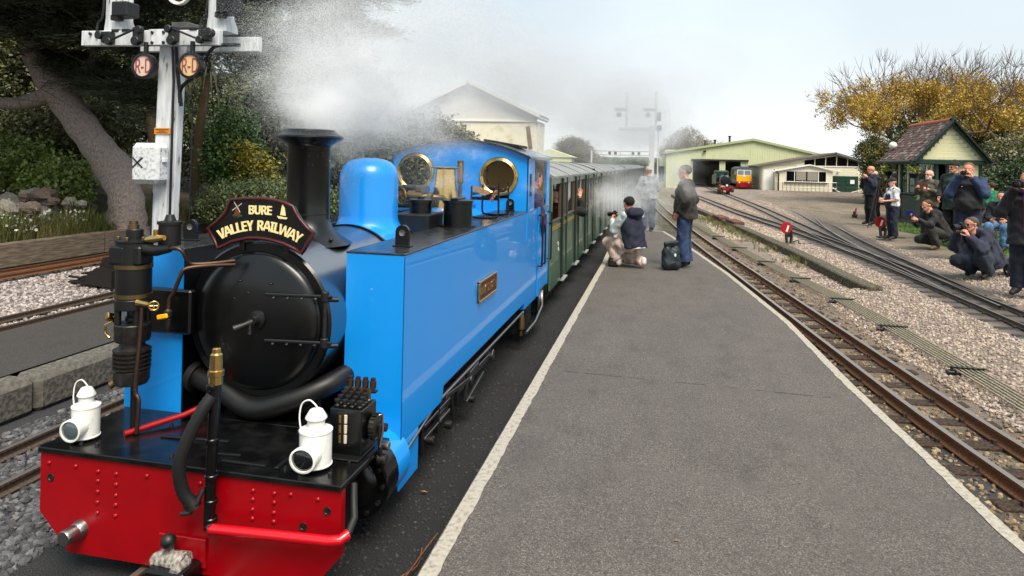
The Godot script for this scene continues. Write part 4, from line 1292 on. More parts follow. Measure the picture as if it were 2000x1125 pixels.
	box_part("yellow_handle", V(-2.425, 0.905, -2.985), V(0.062, 0.024, 0.014), M.yellow, e, 0.005, Basis(V(0, 0, 1), 0.22))
	tube_part("copper_pipe", catmull([V(-2.527, 0.95, -2.965), V(-2.53, 0.80, -2.96), V(-2.535, 0.65, -2.95), V(-2.54, 0.53, -2.95), V(-2.525, 0.50, -2.95), V(-2.52, 0.46, -2.95), V(-2.53, 0.32, -2.95)], 4), 0.010, M.copper, e, 8)
	lathe_part("brass_elbow", V(-2.53, 0.972, -2.96), V(1, -0.1, 0), [Vector2(0, -0.02), Vector2(0.018, -0.02), Vector2(0.014, 0.0), Vector2(0.014, 0.05), Vector2(0.008, 0.052), Vector2(0, 0.07)], M.brass, e, 10)
	var hw := MB.new()
	var wp := []
	for i in 12: wp.append(V(-2.455, 0.962, -2.96) + V(0, cos(TAU * i / 12) * 0.022, sin(TAU * i / 12) * 0.022).rotated(V(0, 1, 0), -0.9))
	hw.tube(wp, 0.005, 6, false, true)
	hw.cyl(wp[0], wp[6], 0.004, -1, 6)
	hw.cyl(wp[3], wp[9], 0.004, -1, 6)
	part("tap_wheel", hw, M.brass, e)
	tube_part("pump_post", [p + V(0.0, 0.31, -0.02), p + V(0.0, 0.54, -0.02)], 0.018, M.satin, e, 10)
	o.scale = V(0.82, 1, 0.82)
	o.position += p - V(p.x * 0.82, p.y, p.z * 0.82)

func build_lubricator(e: Node3D) -> void:
	var o := box_part("lubricator", V(-1.425, 0.425, -3.08), V(0.165, 0.215, 0.17), M.black, e, 0.004)
	box_part("lubricator_base", V(-1.435, 0.316, -3.04), V(0.20, 0.008, 0.19), M.satin, o, 0.002)
	box_part("sight_glass_slot", V(-1.437, 0.442, -2.994), V(0.046, 0.155, 0.005), mat(Color(0.10, 0.07, 0.05), 0.4), o, 0.001)
	for i in 3:
		for s in [-1, 1]:
			lathe_part("sight_glass", V(-1.437 + s * 0.0145, 0.442 + (i - 1) * 0.047, -2.992), Vector3.UP, [Vector2(0, -0.021), Vector2(0.008, -0.019), Vector2(0.0085, 0.019), Vector2(0, 0.021)], M.brass if s < 0 else mat(Color(0.8, 0.75, 0.68), 0.15), o, 10)
	for i in 4:
		for j in 4:
			var q := V(-1.485 + i * 0.038, 0.5325, -3.03 - j * 0.035)
			lathe_part("oil_pump_cap", q, Vector3.UP, [Vector2(0.012, 0), Vector2(0.014, 0.006), Vector2(0.010, 0.010), Vector2(0.010, 0.022 + j * 0.006), Vector2(0.015, 0.025 + j * 0.006), Vector2(0.015, 0.034 + j * 0.008), Vector2(0, 0.036 + j * 0.008)], M.darksteel if j < 3 else M.bronze, o, 10)
	for i in 4:
		lathe_part("oil_cup", V(-1.483 + i * 0.040, 0.585, -3.165), Vector3.UP, [Vector2(0, 0), Vector2(0.016, 0), Vector2(0.017, 0.035), Vector2(0.012, 0.037), Vector2(0.013, 0.05), Vector2(0, 0.05)], M.copper, o, 12)
	box_part("cap_rail", V(-1.425, 0.57, -3.165), V(0.165, 0.012, 0.03), M.satin, o, 0.002)
	# ratchet drive on the right side
	lathe_part("ratchet", V(-1.335, 0.425, -3.10), V(1, 0, 0), [Vector2(0, -0.02), Vector2(0.03, -0.02), Vector2(0.05, 0.0), Vector2(0.058, 0.004), Vector2(0.058, 0.032), Vector2(0.05, 0.036), Vector2(0.02, 0.04), Vector2(0.02, 0.075), Vector2(0, 0.078)], M.darksteel, o, 24)
	var mb := MB.new()
	for i in 20:
		var t := TAU * i / 20
		mb.box(V(-1.316, 0.425 + cos(t) * 0.06, -3.10 + sin(t) * 0.06), V(0.026, 0.009, 0.009), Basis(V(1, 0, 0), t))
	part("ratchet_teeth", mb, M.darksteel, o)
	tube_part("drive_link", [V(-1.285, 0.44, -3.08), V(-1.282, 0.36, -3.07), V(-1.285, 0.26, -3.10), V(-1.285, 0.16, -3.16)], 0.011, M.darksteel, o, 8)
	tube_part("drive_link", [V(-1.28, 0.50, -3.05), V(-1.265, 0.505, -3.06), V(-1.262, 0.42, -3.06), V(-1.272, 0.35, -3.05)], 0.005, M.steel, o, 6)
	lathe_part("link_pin", V(-1.282, 0.27, -3.10), V(1, 0, 0), disc_prof(0.028, -0.02, 0.025, 0.005), M.darksteel, o, 12)
	lathe_part("link_pin", V(-1.282, 0.33, -3.12), V(1, 0, 0), disc_prof(0.022, -0.02, 0.03, 0.005), M.steel, o, 12)

func build_cab(e: Node3D) -> void:
	var zf := -7.0
	var roof := func(x: float) -> float:
		var t := (x - CX) / 0.76
		return 1.955 - 0.165 * t * t
	# front sheet with two round windows
	var L := CX - 0.755
	var R := CX + 0.755
	var spec := CSGPolygon3D.new()
	var pl := PackedVector2Array([Vector2(L, 0.9), Vector2(R, 0.9)])
	for i in 25: pl.append(Vector2(lerpf(R, L, i / 24.0), roof.call(lerpf(R, L, i / 24.0)) - 0.012))
	spec.polygon = pl
	spec.depth = 0.02
	spec.name = "front_sheet"
	spec.material = M.blue
	e.add_child(spec)
	spec.position = V(0, 0, zf - 0.02 + 0.02) - e.position
	for q in [[-2.575, 1.592], [-1.65, 1.562]]:
		var h := CSGCylinder3D.new()
		h.name = "window_opening"
		h.radius = 0.178
		h.height = 0.2
		h.sides = 40
		h.operation = CSGShape3D.OPERATION_SUBTRACTION
		h.material = M.blue
		spec.add_child(h)
		h.position = V(q[0], q[1], 0)
		h.rotation.x = PI / 2
		var w := lathe_part("porthole", V(q[0], q[1], zf - 0.005), V(0, 0, 1), [Vector2(0.168, -0.01), Vector2(0.168, 0.028), Vector2(0.178, 0.036), Vector2(0.186, 0.030), Vector2(0.196, 0.036), Vector2(0.206, 0.030), Vector2(0.212, 0.01), Vector2(0.212, 0.004), Vector2(0.2, 0.004)], M.brass, e, 48, 50)
		var g := lathe_part("pane", V(q[0], q[1], zf - 0.002), V(0, 0, 1), disc_prof(0.17, -0.002, 0.002), M.cabglass, w, 32)
	# roof
	var rf := MB.new()
	var arc := PackedVector2Array()
	for i in 25:
		var x := lerpf(L - 0.03, R + 0.03, i / 24.0)
		arc.append(Vector2(x, roof.call(x)))
	for i in 25:
		var x := lerpf(R + 0.03, L - 0.03, i / 24.0)
		arc.append(Vector2(x, roof.call(x) - 0.022))
	rf.prism(arc, -8.42, -6.95, Transform3D(), 25.0)
	part("cab_roof", rf, mat(Color(0.10, 0.11, 0.12), 0.3, 0.0, 0.5), e)
	box_part("roof_hatch", V(-1.75, 1.93, -7.75), V(0.42, 0.03, 0.5), M.satin, e, 0.005, Basis(V(0, 0, 1), -0.16))
	for s in [-1, 1]:
		var x: float = CX + s * 0.75
		box_part("cab_side", V(x, 0.70, -7.75), V(0.02, 1.02, 0.14), M.blue, e, 0.003)
		box_part("cab_side", V(x, 1.5, -7.18), V(0.02, 0.60, 0.36), M.blue, e, 0.003)
		box_part("cab_side", V(x, 1.5, -8.28), V(0.02, 0.62, 0.14), M.blue, e, 0.003)
		box_part("cab_door", V(x, 0.72, -8.08), V(0.022, 0.96, 0.5), M.blue, e, 0.004)
		box_part("door_capping", V(x, 1.205, -8.08), V(0.05, 0.016, 0.5), M.steel, e, 0.004)
		box_part("window_rail", V(x, 1.77, -7.75), V(0.024, 0.05, 1.2), M.blue, e, 0.004)
		box_part("warning_plate", V(x + s * 0.013, 1.48, -7.12), V(0.012, 0.24, 0.09), M.satin, e, 0.003)
		box_part("plate_face", V(x + s * 0.018, 1.48, -7.12), V(0.008, 0.20, 0.05), M.maroon, e, 0.002)
		for z in [-7.66, -7.86, -8.30]:
			tube_part("handrail", catmull([V(x + s * 0.01, 1.12, z), V(x + s * 0.055, 1.12, z), V(x + s * 0.06, 1.05, z), V(x + s * 0.06, 0.62, z), V(x + s * 0.055, 0.55, z), V(x + s * 0.01, 0.55, z)], 4), 0.011, M.satin, e, 8)
		box_part("cab_apron", V(x - s * 0.02, 0.09, -8.0), V(0.03, 0.26, 0.36), M.black, e, 0.004)
	box_part("cab_floor", V(CX, 0.22, -7.75), V(1.48, 0.04, 1.45), M.satin, e, 0.004)
	box_part("back_sheet", V(CX, 0.74, -8.44), V(1.5, 1.06, 0.03), M.blue, e, 0.004)
	for s in [-1, 1]:
		box_part("back_pillar", V(CX + s * 0.70, 1.5, -8.44), V(0.10, 0.55, 0.03), M.blue, e, 0.004)
	box_part("inner_lining", V(-1.95, 1.48, -8.41), V(1.1, 0.60, 0.02), mat(Color(0.85, 0.68, 0.30), 0.6), e, 0.0)
	box_part("backhead", V(CX, 0.85, -7.15), V(0.8, 1.2, 0.2), M.satin, e, 0.03)
	tube_part("grab_chain", [V(-1.78, 1.66, -7.03), V(-1.79, 1.57, -7.04), V(-1.78, 1.5, -7.05), V(-1.74, 1.46, -7.05), V(-1.69, 1.44, -7.05)], 0.008, M.darksteel, e, 6)

func build_lamp(label: String, p: Vector3, yaw: float, lens: Material, sc: Vector3) -> void:
	var o := thing("oil_lamp", label, "lamp", p, "white oil lamps on the footplate", yaw)
	o.scale = sc
	var mb := MB.new()
	mb.lathe(Transform3D(Basis(), V(0, 0, 0)), [Vector2(0, 0.012), Vector2(0.074, 0.012), Vector2(0.078, 0.016), Vector2(0.078, 0.02), Vector2(0.074, 0.022), Vector2(0.074, 0.185), Vector2(0.077, 0.187), Vector2(0.077, 0.194), Vector2(0.055, 0.206), Vector2(0.043, 0.208), Vector2(0.040, 0.212), Vector2(0.040, 0.262), Vector2(0.0, 0.262)], 32)
	part("body", mb, M.white, o, true)
	mb = MB.new()
	mb.lathe(Transform3D(Basis(), V(0, 0.252, 0)), [Vector2(0.036, 0.0), Vector2(0.050, 0.0), Vector2(0.050, 0.006), Vector2(0.030, 0.042), Vector2(0.022, 0.047), Vector2(0, 0.048)], 24)
	part("chimney_cap", mb, M.white, o, true)
	mb = MB.new()
	mb.box(V(0, 0.0, 0), V(0.07, 0.026, 0.05), Basis(), 0.004)
	part("lamp_bracket", mb, M.black, o, true)
	var lx := Transform3D(Basis(V(1, 0, 0), V(0, 0, 1), V(0, -1, 0)), V(0, 0.085, 0.045))
	mb = MB.new()
	mb.lathe(lx, [Vector2(0.058, 0), Vector2(0.058, 0.055), Vector2(0.064, 0.058), Vector2(0.064, 0.078), Vector2(0.055, 0.080), Vector2(0.053, 0.072)], 32)
	part("lens_hood", mb, M.white, o, true)
	mb = MB.new()
	mb.lathe(lx, [Vector2(0.054, 0.070), Vector2(0.043, 0.077), Vector2(0.022, 0.082), Vector2(0, 0.083)], 24, 50)
	part("lens", mb, lens, o, true)
	mb = MB.new()
	mb.tube(catmull([V(-0.068, 0.17, 0.01), V(-0.088, 0.24, -0.005), V(-0.080, 0.31, -0.01), V(-0.045, 0.335, -0.01), V(-0.012, 0.32, -0.005), V(0.012, 0.295, 0.0)], 5), 0.0042, 6)
	part("carrying_handle", mb, M.white, o, true)

func build_headboard() -> void:
	var o := thing("headboard", "black headboard with maroon rim reading BURE VALLEY RAILWAY above the smokebox door", "sign", V(-2.06, 1.22, -3.24))
	var pts := [Vector2(-2.233, 1.485), Vector2(-2.15, 1.494), Vector2(-2.053, 1.497), Vector2(-1.98, 1.492), Vector2(-1.915, 1.478), Vector2(-1.872, 1.461), Vector2(-1.855, 1.43), Vector2(-1.83, 1.395), Vector2(-1.79, 1.355), Vector2(-1.753, 1.329), Vector2(-1.785, 1.271), Vector2(-1.815, 1.219), Vector2(-1.86, 1.242), Vector2(-1.92, 1.265), Vector2(-2.005, 1.283), Vector2(-2.07, 1.288), Vector2(-2.135, 1.285), Vector2(-2.225, 1.262), Vector2(-2.309, 1.222), Vector2(-2.338, 1.275), Vector2(-2.372, 1.329), Vector2(-2.33, 1.356), Vector2(-2.291, 1.39), Vector2(-2.265, 1.42), Vector2(-2.25, 1.46)]
	var pl := PackedVector2Array(pts)
	poly_part("board", pts, -3.285, -3.255, M.black, o)
	var mb := MB.new()
	var loop := []
	for q in pts: loop.append(V(q.x, q.y, -3.254))
	mb.tube(loop, 0.0105, 8, false, true)
	part("rim", mb, mat(Color(0.24, 0.035, 0.04), 0.4), o)
	var put := func(ch: String, x: float, y: float, a: float, h: float) -> void:
		lettering("letter", ch, h, 0.006, M.cream, o, Transform3D(Basis(V(0, 0, 1), a), V(x, y, -3.252)))
	var adv := {"B": 0.62, "U": 0.68, "R": 0.62, "E": 0.54, "V": 0.60, "A": 0.64, "L": 0.52, "Y": 0.58, " ": 0.34, "I": 0.32, "W": 0.90}
	for row in [["BURE", -2.06, 1.436, 2.5, 0.046], ["VALLEY RAILWAY", -2.062, 1.354, 0.50, 0.052]]:
		var total := 0.0
		for ch in row[0]: total += adv[ch] * row[4] * 1.22
		var s: float = -total / 2
		for ch in row[0]:
			var w: float = adv[ch] * row[4] * 1.22
			var a: float = (s + w / 2) / row[3]
			if ch != " ": put.call(ch, row[1] + sin(a) * row[3], row[2] - row[3] * (1 - cos(a)), -a, row[4])
			s += w
	# a little windmill and a sailing boat, painted
	mb = MB.new()
	mb.prism(PackedVector2Array([Vector2(-2.215, 1.405), Vector2(-2.18, 1.405), Vector2(-2.188, 1.447), Vector2(-2.207, 1.447)]), -3.2552, -3.252)
	part("windmill_tower", mb, mat(Color(0.42, 0.16, 0.10), 0.6), o)
	mb = MB.new()
	for a in [0.6, 0.6 + PI / 2]: mb.box(V(-2.198, 1.449, -3.251), V(0.07, 0.004, 0.001), Basis(V(0, 0, 1), a))
	part("windmill_sails", mb, mat(Color(0.75, 0.72, 0.66), 0.6), o)
	mb = MB.new()
	mb.ell(V(-2.197, 1.401, -3.2545), V(0.03, 0.010, 0.002))
	part("green_mound", mb, mat(Color(0.10, 0.25, 0.07), 0.6), o)
	mb = MB.new()
	mb.prism(PackedVector2Array([Vector2(-1.944, 1.415), Vector2(-1.912, 1.412), Vector2(-1.918, 1.45), Vector2(-1.932, 1.478)]), -3.2552, -3.252)
	mb.prism(PackedVector2Array([Vector2(-1.962, 1.410), Vector2(-1.90, 1.402), Vector2(-1.908, 1.394), Vector2(-1.952, 1.396)]), -3.2552, -3.252)
	part("sailing_boat", mb, M.cream, o)
	for x in [-2.19, -1.93]:
		box_part("bracket", V(x, 1.26, -3.30), V(0.03, 0.10, 0.03), M.black, o, 0.004)

func build_chair() -> void:
	var o := thing("folding_chair", "small black folding stool with worn canvas seat standing on the tank", "stool", V(-1.62, 1.209, -6.1))
	for z in [-5.92, -6.32]:
		var w := 0.125
		tube_part("leg_frame", catmull([V(-1.52 + w, 1.53, z), V(-1.52 + w, 1.40, z), V(-1.52 + w, 1.25, z), V(-1.52 + w - 0.04, 1.22, z), V(-1.52 - w + 0.04, 1.22, z), V(-1.52 - w, 1.25, z), V(-1.52 - w, 1.40, z), V(-1.52 - w, 1.50, z)], 4), 0.0095, M.black, o, 8)
		box_part("cross_rail", V(-1.52, 1.39, z), V(0.25, 0.03, 0.014), M.black, o, 0.003)
	for x in [-1.645, -1.395]:
		box_part("side_rail", V(x, 1.425, -6.12), V(0.014, 0.022, 0.42), M.black, o, 0.003)
	var st := MB.new()
	var fn := FastNoiseLite.new()
	fn.frequency = 6.0
	var h := func(u: float, v: float) -> Vector3:
		return V(-1.65 + 0.26 * u, 1.475 - 0.05 * sin(PI * u) + fn.get_noise_2d(u * 0.5, v * 0.5) * 0.035, -5.93 - 0.38 * v)
	for i in 10:
		for j in 10:
			var a: Vector3 = h.call(i / 10.0, j / 10.0)
			var b: Vector3 = h.call((i + 1) / 10.0, j / 10.0)
			var c: Vector3 = h.call((i + 1) / 10.0, (j + 1) / 10.0)
			var d: Vector3 = h.call(i / 10.0, (j + 1) / 10.0)
			st.tri_f(a, d, c)
			st.tri_f(a, c, b)
	st.box(V(-1.44, 1.41, -5.91), V(0.03, 0.10, 0.008), Basis(V(0, 0, 1), -0.5))
	part("canvas_seat", st, grain("canvas", [Color(0.28, 0.19, 0.13), Color(0.58, 0.46, 0.36)], [0.3, 0.7], 0.25, 0.95), o)
func build_carriages() -> void:
	var ordinal := ["leading green carriage directly behind the blue engine, with a hand waving from it", "second green carriage behind the engine", "third green carriage behind the engine", "fourth green carriage behind the engine", "fifth green carriage behind the engine, half lost in steam", "sixth green carriage behind the engine", "seventh green carriage behind the engine", "eighth and last green carriage in view"]
	var first := make_carriage(ordinal[0])
	for i in range(1, 8):
		var d := first.duplicate()
		d.name = numbered("carriage")
		add_child(d, true)
		d.position = V(CX + 0.012 * i, -0.2, -8.68 - i * 6.42)
		d.set_meta("label", ordinal[i])

func make_carriage(label: String) -> Node3D:
	var z0 := -8.68
	var o := thing("carriage", label, "carriage", V(CX, -0.2, z0), "green carriages of the train")
	var ln := 6.3
	var hw := 0.725
	var zc := z0 - ln / 2
	var fl := MB.new()
	fl.box(V(CX, 0.05, zc), V(1.42, 0.05, ln), Basis(), 0.0)
	part("floor", fl, M.satin, o)
	# roof: a shallow arc with ribs
	var arc := PackedVector2Array()
	var ry := func(x: float) -> float: return 1.745 - 0.20 * pow((x - CX) / 0.76, 2.0)
	for i in 17: arc.append(Vector2(lerpf(CX - 0.76, CX + 0.76, i / 16.0), ry.call(lerpf(CX - 0.76, CX + 0.76, i / 16.0))))
	for i in 17: arc.append(Vector2(lerpf(CX + 0.76, CX - 0.76, i / 16.0), ry.call(lerpf(CX + 0.76, CX - 0.76, i / 16.0)) - 0.03))
	var rm := MB.new()
	rm.prism(arc, z0 - ln - 0.0, z0, Transform3D(), 25.0)
	var roof := part("roof", rm, M.roofgrey, o)
	for i in 5:
		var rb := MB.new()
		var a2 := PackedVector2Array()
		for k in 17: a2.append(Vector2(lerpf(CX - 0.762, CX + 0.762, k / 16.0), ry.call(lerpf(CX - 0.762, CX + 0.762, k / 16.0)) + 0.007))
		for k in 17: a2.append(Vector2(lerpf(CX + 0.762, CX - 0.762, k / 16.0), ry.call(lerpf(CX + 0.762, CX - 0.762, k / 16.0)) - 0.002))
		var zz := z0 - 0.012 - (ln - 0.04) * i / 4.0
		rb.prism(a2, zz - 0.016, zz, Transform3D(), 25.0)
		part("roof_rib", rb, mat(Color(0.16, 0.17, 0.17), 0.6), roof)
	for s in [-1, 1]:
		var x: float = CX + s * hw
		for i in 4:
			var za := z0 - 0.02 - i * (ln - 0.04) / 4.0
			var bl := (ln - 0.04) / 4.0
			box_part("lower_panel", V(x, 0.495, za - bl / 2), V(0.026, 0.86, bl - 0.006), M.carriage, o, 0.004, Basis(V(0, 0, 1), s * 0.02))
			for y in [0.865, 0.835]:
				box_part("lining", V(x + s * 0.0125, y, za - bl / 2), V(0.004, 0.010, bl - 0.02), mat(Color(0.72, 0.56, 0.20), 0.4), o, 0.0)
			box_part("door_post", V(x + s * 0.010, 0.80, za - 0.98), V(0.07, 1.42, 0.10), M.carriagedark, o, 0.01)
			box_part("door_post", V(x + s * 0.004, 0.80, za - bl + 0.05), V(0.05, 1.42, 0.07), M.carriagedark, o, 0.008)
			for q in [[0.10, 0.90], [1.06, bl - 0.10]]:
				var wz: float = za - (q[0] + q[1]) / 2
				var wl: float = q[1] - q[0]
				var w := box_part("window", V(x, 0.945, wz), V(0.04, 0.03, wl + 0.04), mat(Color(0.30, 0.25, 0.20), 0.5), o, 0.004)
				box_part("window_post", V(x - s * 0.004, 1.19, wz + wl / 2), V(0.035, 0.48, 0.035), mat(Color(0.30, 0.25, 0.20), 0.5), w, 0.004)
				box_part("window_post", V(x - s * 0.004, 1.19, wz - wl / 2), V(0.035, 0.48, 0.035), mat(Color(0.30, 0.25, 0.20), 0.5), w, 0.004)
				if (i > 0 or q[0] > 0.5 or s < 0) and not (i == 1 and q[0] > 0.5 and s > 0): box_part("pane", V(x - s * 0.008, 1.2, wz), V(0.004, 0.48, wl), M.glass, w, 0.0)
			box_part("step_board", V(x + s * 0.03, 0.055, za - bl * 0.75), V(0.07, 0.025, 0.45), mat(Color(0.55, 0.55, 0.53), 0.6), o, 0.004)
		box_part("cant_rail", V(x + s * 0.004, 1.495, zc), V(0.03, 0.12, ln), M.carriage, o, 0.006)
		box_part("corner_post", V(x, 1.2, z0 - 0.04), V(0.05, 0.5, 0.08), M.carriage, o, 0.006)
		box_part("corner_post", V(x, 1.2, z0 - ln + 0.04), V(0.05, 0.5, 0.08), M.carriage, o, 0.006)
		box_part("sole_bar", V(x - s * 0.05, 0.01, zc), V(0.04, 0.08, ln), M.satin, o, 0.004)
		for q in [[-9.10, 0.5], [-9.14, 0.42]]:
			if s < 0: continue
			var em := MB.new()
			var rg := []
			for k in 14: rg.append(V(x + 0.013 - 0.02 * (q[1] - 0.495), q[1] + 0.1 + cos(TAU * k / 14) * 0.028, q[0] + 0.18 - 0.5 + sin(TAU * k / 14) * 0.022))
			em.tube(rg, 0.004, 5, false, true)
			part("emblem", em, mat(Color(0.75, 0.75, 0.70), 0.5), o)
	for e in [z0 - 0.015, z0 - ln + 0.015]:
		box_part("end_panel", V(CX, 0.48, e), V(1.42, 0.84, 0.03), M.carriagedark, o, 0.004)
		for s in [-1, 1]: box_part("end_pillar", V(CX + s * 0.62, 1.2, e), V(0.18, 0.62, 0.03), M.carriagedark, o, 0.004)
		box_part("end_top", V(CX, 1.55, e), V(1.38, 0.14, 0.03), M.carriagedark, o, 0.004)
	for i in 5:
		var zz := z0 - 0.55 - i * 1.3
		box_part("seat", V(CX, 0.33, zz), V(1.3, 0.50, 0.42), mat(Color(0.22, 0.09, 0.08), 0.8), o, 0.03)
		box_part("seat_back", V(CX, 0.72, zz), V(1.3, 0.66, 0.09), mat(Color(0.25, 0.11, 0.09), 0.8), o, 0.03)
	for zz in [z0 - 1.1, z0 - ln + 1.1]:
		for s in [-1, 1]:
			for k in [-0.35, 0.35]:
				lathe_part("wheel", V(CX + s * 0.22, -0.06, zz + k), V(s, 0, 0), disc_prof(0.135, -0.03, 0.03, 0.006), M.satin, o, 20)
			box_part("bogie_frame", V(CX + s * 0.38, -0.04, zz), V(0.05, 0.09, 1.1), M.satin, o, 0.006)
	return o

func build_lineside() -> void:
	# timber edging of the garden
	var te := thing("timber_edging", "weathered timber sleepers laid on edge along the garden bed", "edging", V(-10.78, -0.25, -11.0))
	var z := -4.0
	while z > -30.0:
		var ln := rnd(2.1, 2.7)
		box_part("timber_beam", V(-10.78 + rnd(-0.02, 0.02), -0.05 + rnd(-0.015, 0.015), z - ln / 2), V(0.16, 0.42, ln - 0.03), M.timber, te, 0.02, Basis(V(0, 1, 0), rnd(-0.008, 0.008)))
		z -= ln
	# point lever box beyond the pump
	var lv := thing("point_lever", "dark hinged point lever frame lying between the two left tracks", "lever frame", V(-8.2, -0.25, -8.9))
	box_part("base_plate", V(-8.25, -0.235, -8.95), V(0.9, 0.03, 0.55), M.darksteel, lv, 0.006)
	poly_part("lever_casting", [Vector2(-0.45, 0), Vector2(0.5, 0), Vector2(0.5, 0.36), Vector2(0.2, 0.40), Vector2(0.02, 0.36), Vector2(-0.08, 0.16), Vector2(-0.3, 0.06)], -0.06, 0.06, M.darksteel, lv, Transform3D(Basis(V(0, 1, 0), -0.2), V(-8.2, -0.22, -8.85)))
	poly_part("lever_casting", [Vector2(-0.3, 0), Vector2(0.5, 0), Vector2(0.5, 0.24), Vector2(0.15, 0.26), Vector2(0.0, 0.16)], -0.06, 0.06, M.darksteel, lv, Transform3D(Basis(V(0, 1, 0), -0.2), V(-8.15, -0.22, -8.55)))
	for k in 3: box_part("slide_plate", V(-8.0, -0.16 + k * 0.05, -8.65), V(0.6, 0.02, 0.3), M.satin, lv, 0.004)
	tube_part("lever_rod", [V(-8.9, -0.2, -8.9), V(-8.4, -0.2, -8.8)], 0.02, M.darksteel, lv)
	# red-disc ground signals
	ground_signal("red disc ground signal standing on the pale kerbside ballast, front of the three", V(3.15, -0.17, -18.0), 0.25, 1.0)
	ground_signal("red disc ground signal at the feet of the person in dungarees", V(5.75, -0.06, -19.6), 0.15, 1.0)
	ground_signal("low red disc ground signal lying near the office, farthest of the three", V(7.05, -0.08, -27.2), 1.1, 0.6)
	# scraps by the engine
	var wr := thing("loose_wires", "two rusty bent wires lying on the ballast by the buffer beam", "wire", V(-1.12, -0.26, -3.0))
	tube_part("wire", catmull([V(-1.22, -0.25, -2.75), V(-1.16, -0.22, -2.95), V(-1.10, -0.235, -3.12), V(-1.12, -0.22, -3.25)], 4), 0.004, M.railrust, wr, 5)
	tube_part("wire", catmull([V(-1.21, -0.25, -2.78), V(-1.13, -0.235, -2.98), V(-1.09, -0.20, -3.2), V(-1.07, -0.19, -3.35)], 4), 0.004, M.railrust, wr, 5)
	# fallen leaves
	for i in 22:
		var p: Vector3 = [V(rnd(-4.8, -3.0), -0.235, rnd(-2.8, -5.2)), V(rnd(-0.8, 1.4), 0.006, rnd(-3.2, -11.0)), V(rnd(-1.8, -1.0), -0.255, rnd(-3.0, -8.0))][[0, 0, 2, 1][i % 4]]
		var mb := MB.new()
		var bs := Basis.from_euler(V(rnd(-0.3, 0.3), rnd(0, 6), rnd(-0.3, 0.3)))
		var s := rnd(0.014, 0.026)
		mb.tri_f(p + bs * V(-s, 0, 0), p + bs * V(0, 0.2 * s, -s * 0.6), p + bs * V(s * 1.2, 0.1 * s, 0))
		mb.tri_f(p + bs * V(-s, 0, 0), p + bs * V(s * 1.2, 0.1 * s, 0), p + bs * V(0, 0.2 * s, s * 0.6))
		if i >= 9 and i % 4 == 3: continue
		var o := part("fallen_leaf" if i == 0 else "fallen_leaf_%03d" % i, mb, [mat(Color(0.62, 0.45, 0.22), 0.8), mat(Color(0.50, 0.36, 0.20), 0.8)][i % 2], self)
		tag(o, "small dry tan leaf fallen on the ground near the engine", "leaf", "fallen leaves")

func ground_signal(label: String, p: Vector3, yaw: float, sc: float) -> void:
	var o := thing("ground_signal", label, "signal", p, "red disc ground signals", yaw)
	var mb := MB.new()
	var ax := V(0, 0, 1)
	mb.lathe(xf_y(V(-0.07, 0.42 * sc, 0.06), ax), disc_prof(0.145, -0.006, 0.006, 0.002), 28)
	var d := part("disc", mb, mat(Color(0.60, 0.06, 0.07), 0.4), o, true)
	mb = MB.new()
	mb.box(V(-0.045, 0.40 * sc, 0.075), V(0.045, 0.16, 0.006), Basis(V(0, 0, 1), -0.3))
	part("white_bar", mb, M.white, d, true)
	mb = MB.new()
	mb.box(V(0.03, 0.28 * sc, 0.0), V(0.10, 0.20, 0.10), Basis(V(0, 0, 1), -0.2), 0.01)
	mb.cyl(V(-0.07, 0.42 * sc, 0.05), V(0.02, 0.34 * sc, 0.0), 0.02)
	part("lamp_case", mb, M.satin, o, true)
	mb = MB.new()
	for s in [-1, 1]: mb.box(V(0.03 + s * 0.05, 0.13 * sc, 0.02 * s), V(0.03, 0.28 * sc, 0.12), Basis(V(0, 0, 1), s * -0.12), 0.004)
	mb.box(V(0.03, 0.02, 0), V(0.26, 0.04, 0.20), Basis(), 0.005)
	part("stand", mb, grain("dull", [Color(0.20, 0.19, 0.18), Color(0.40, 0.38, 0.36)], [0.3, 0.7], 0.3, 0.7), o, true)
	mb = MB.new()
	mb.tube(catmull([V(0.12, 0.06, 0), V(0.22, 0.10, 0.02), V(0.28, 0.09, 0), V(0.30, 0.03, 0), V(0.62, 0.02, 0.0)], 4), 0.014, 6)
	part("operating_rod", mb, M.satin, o, true)

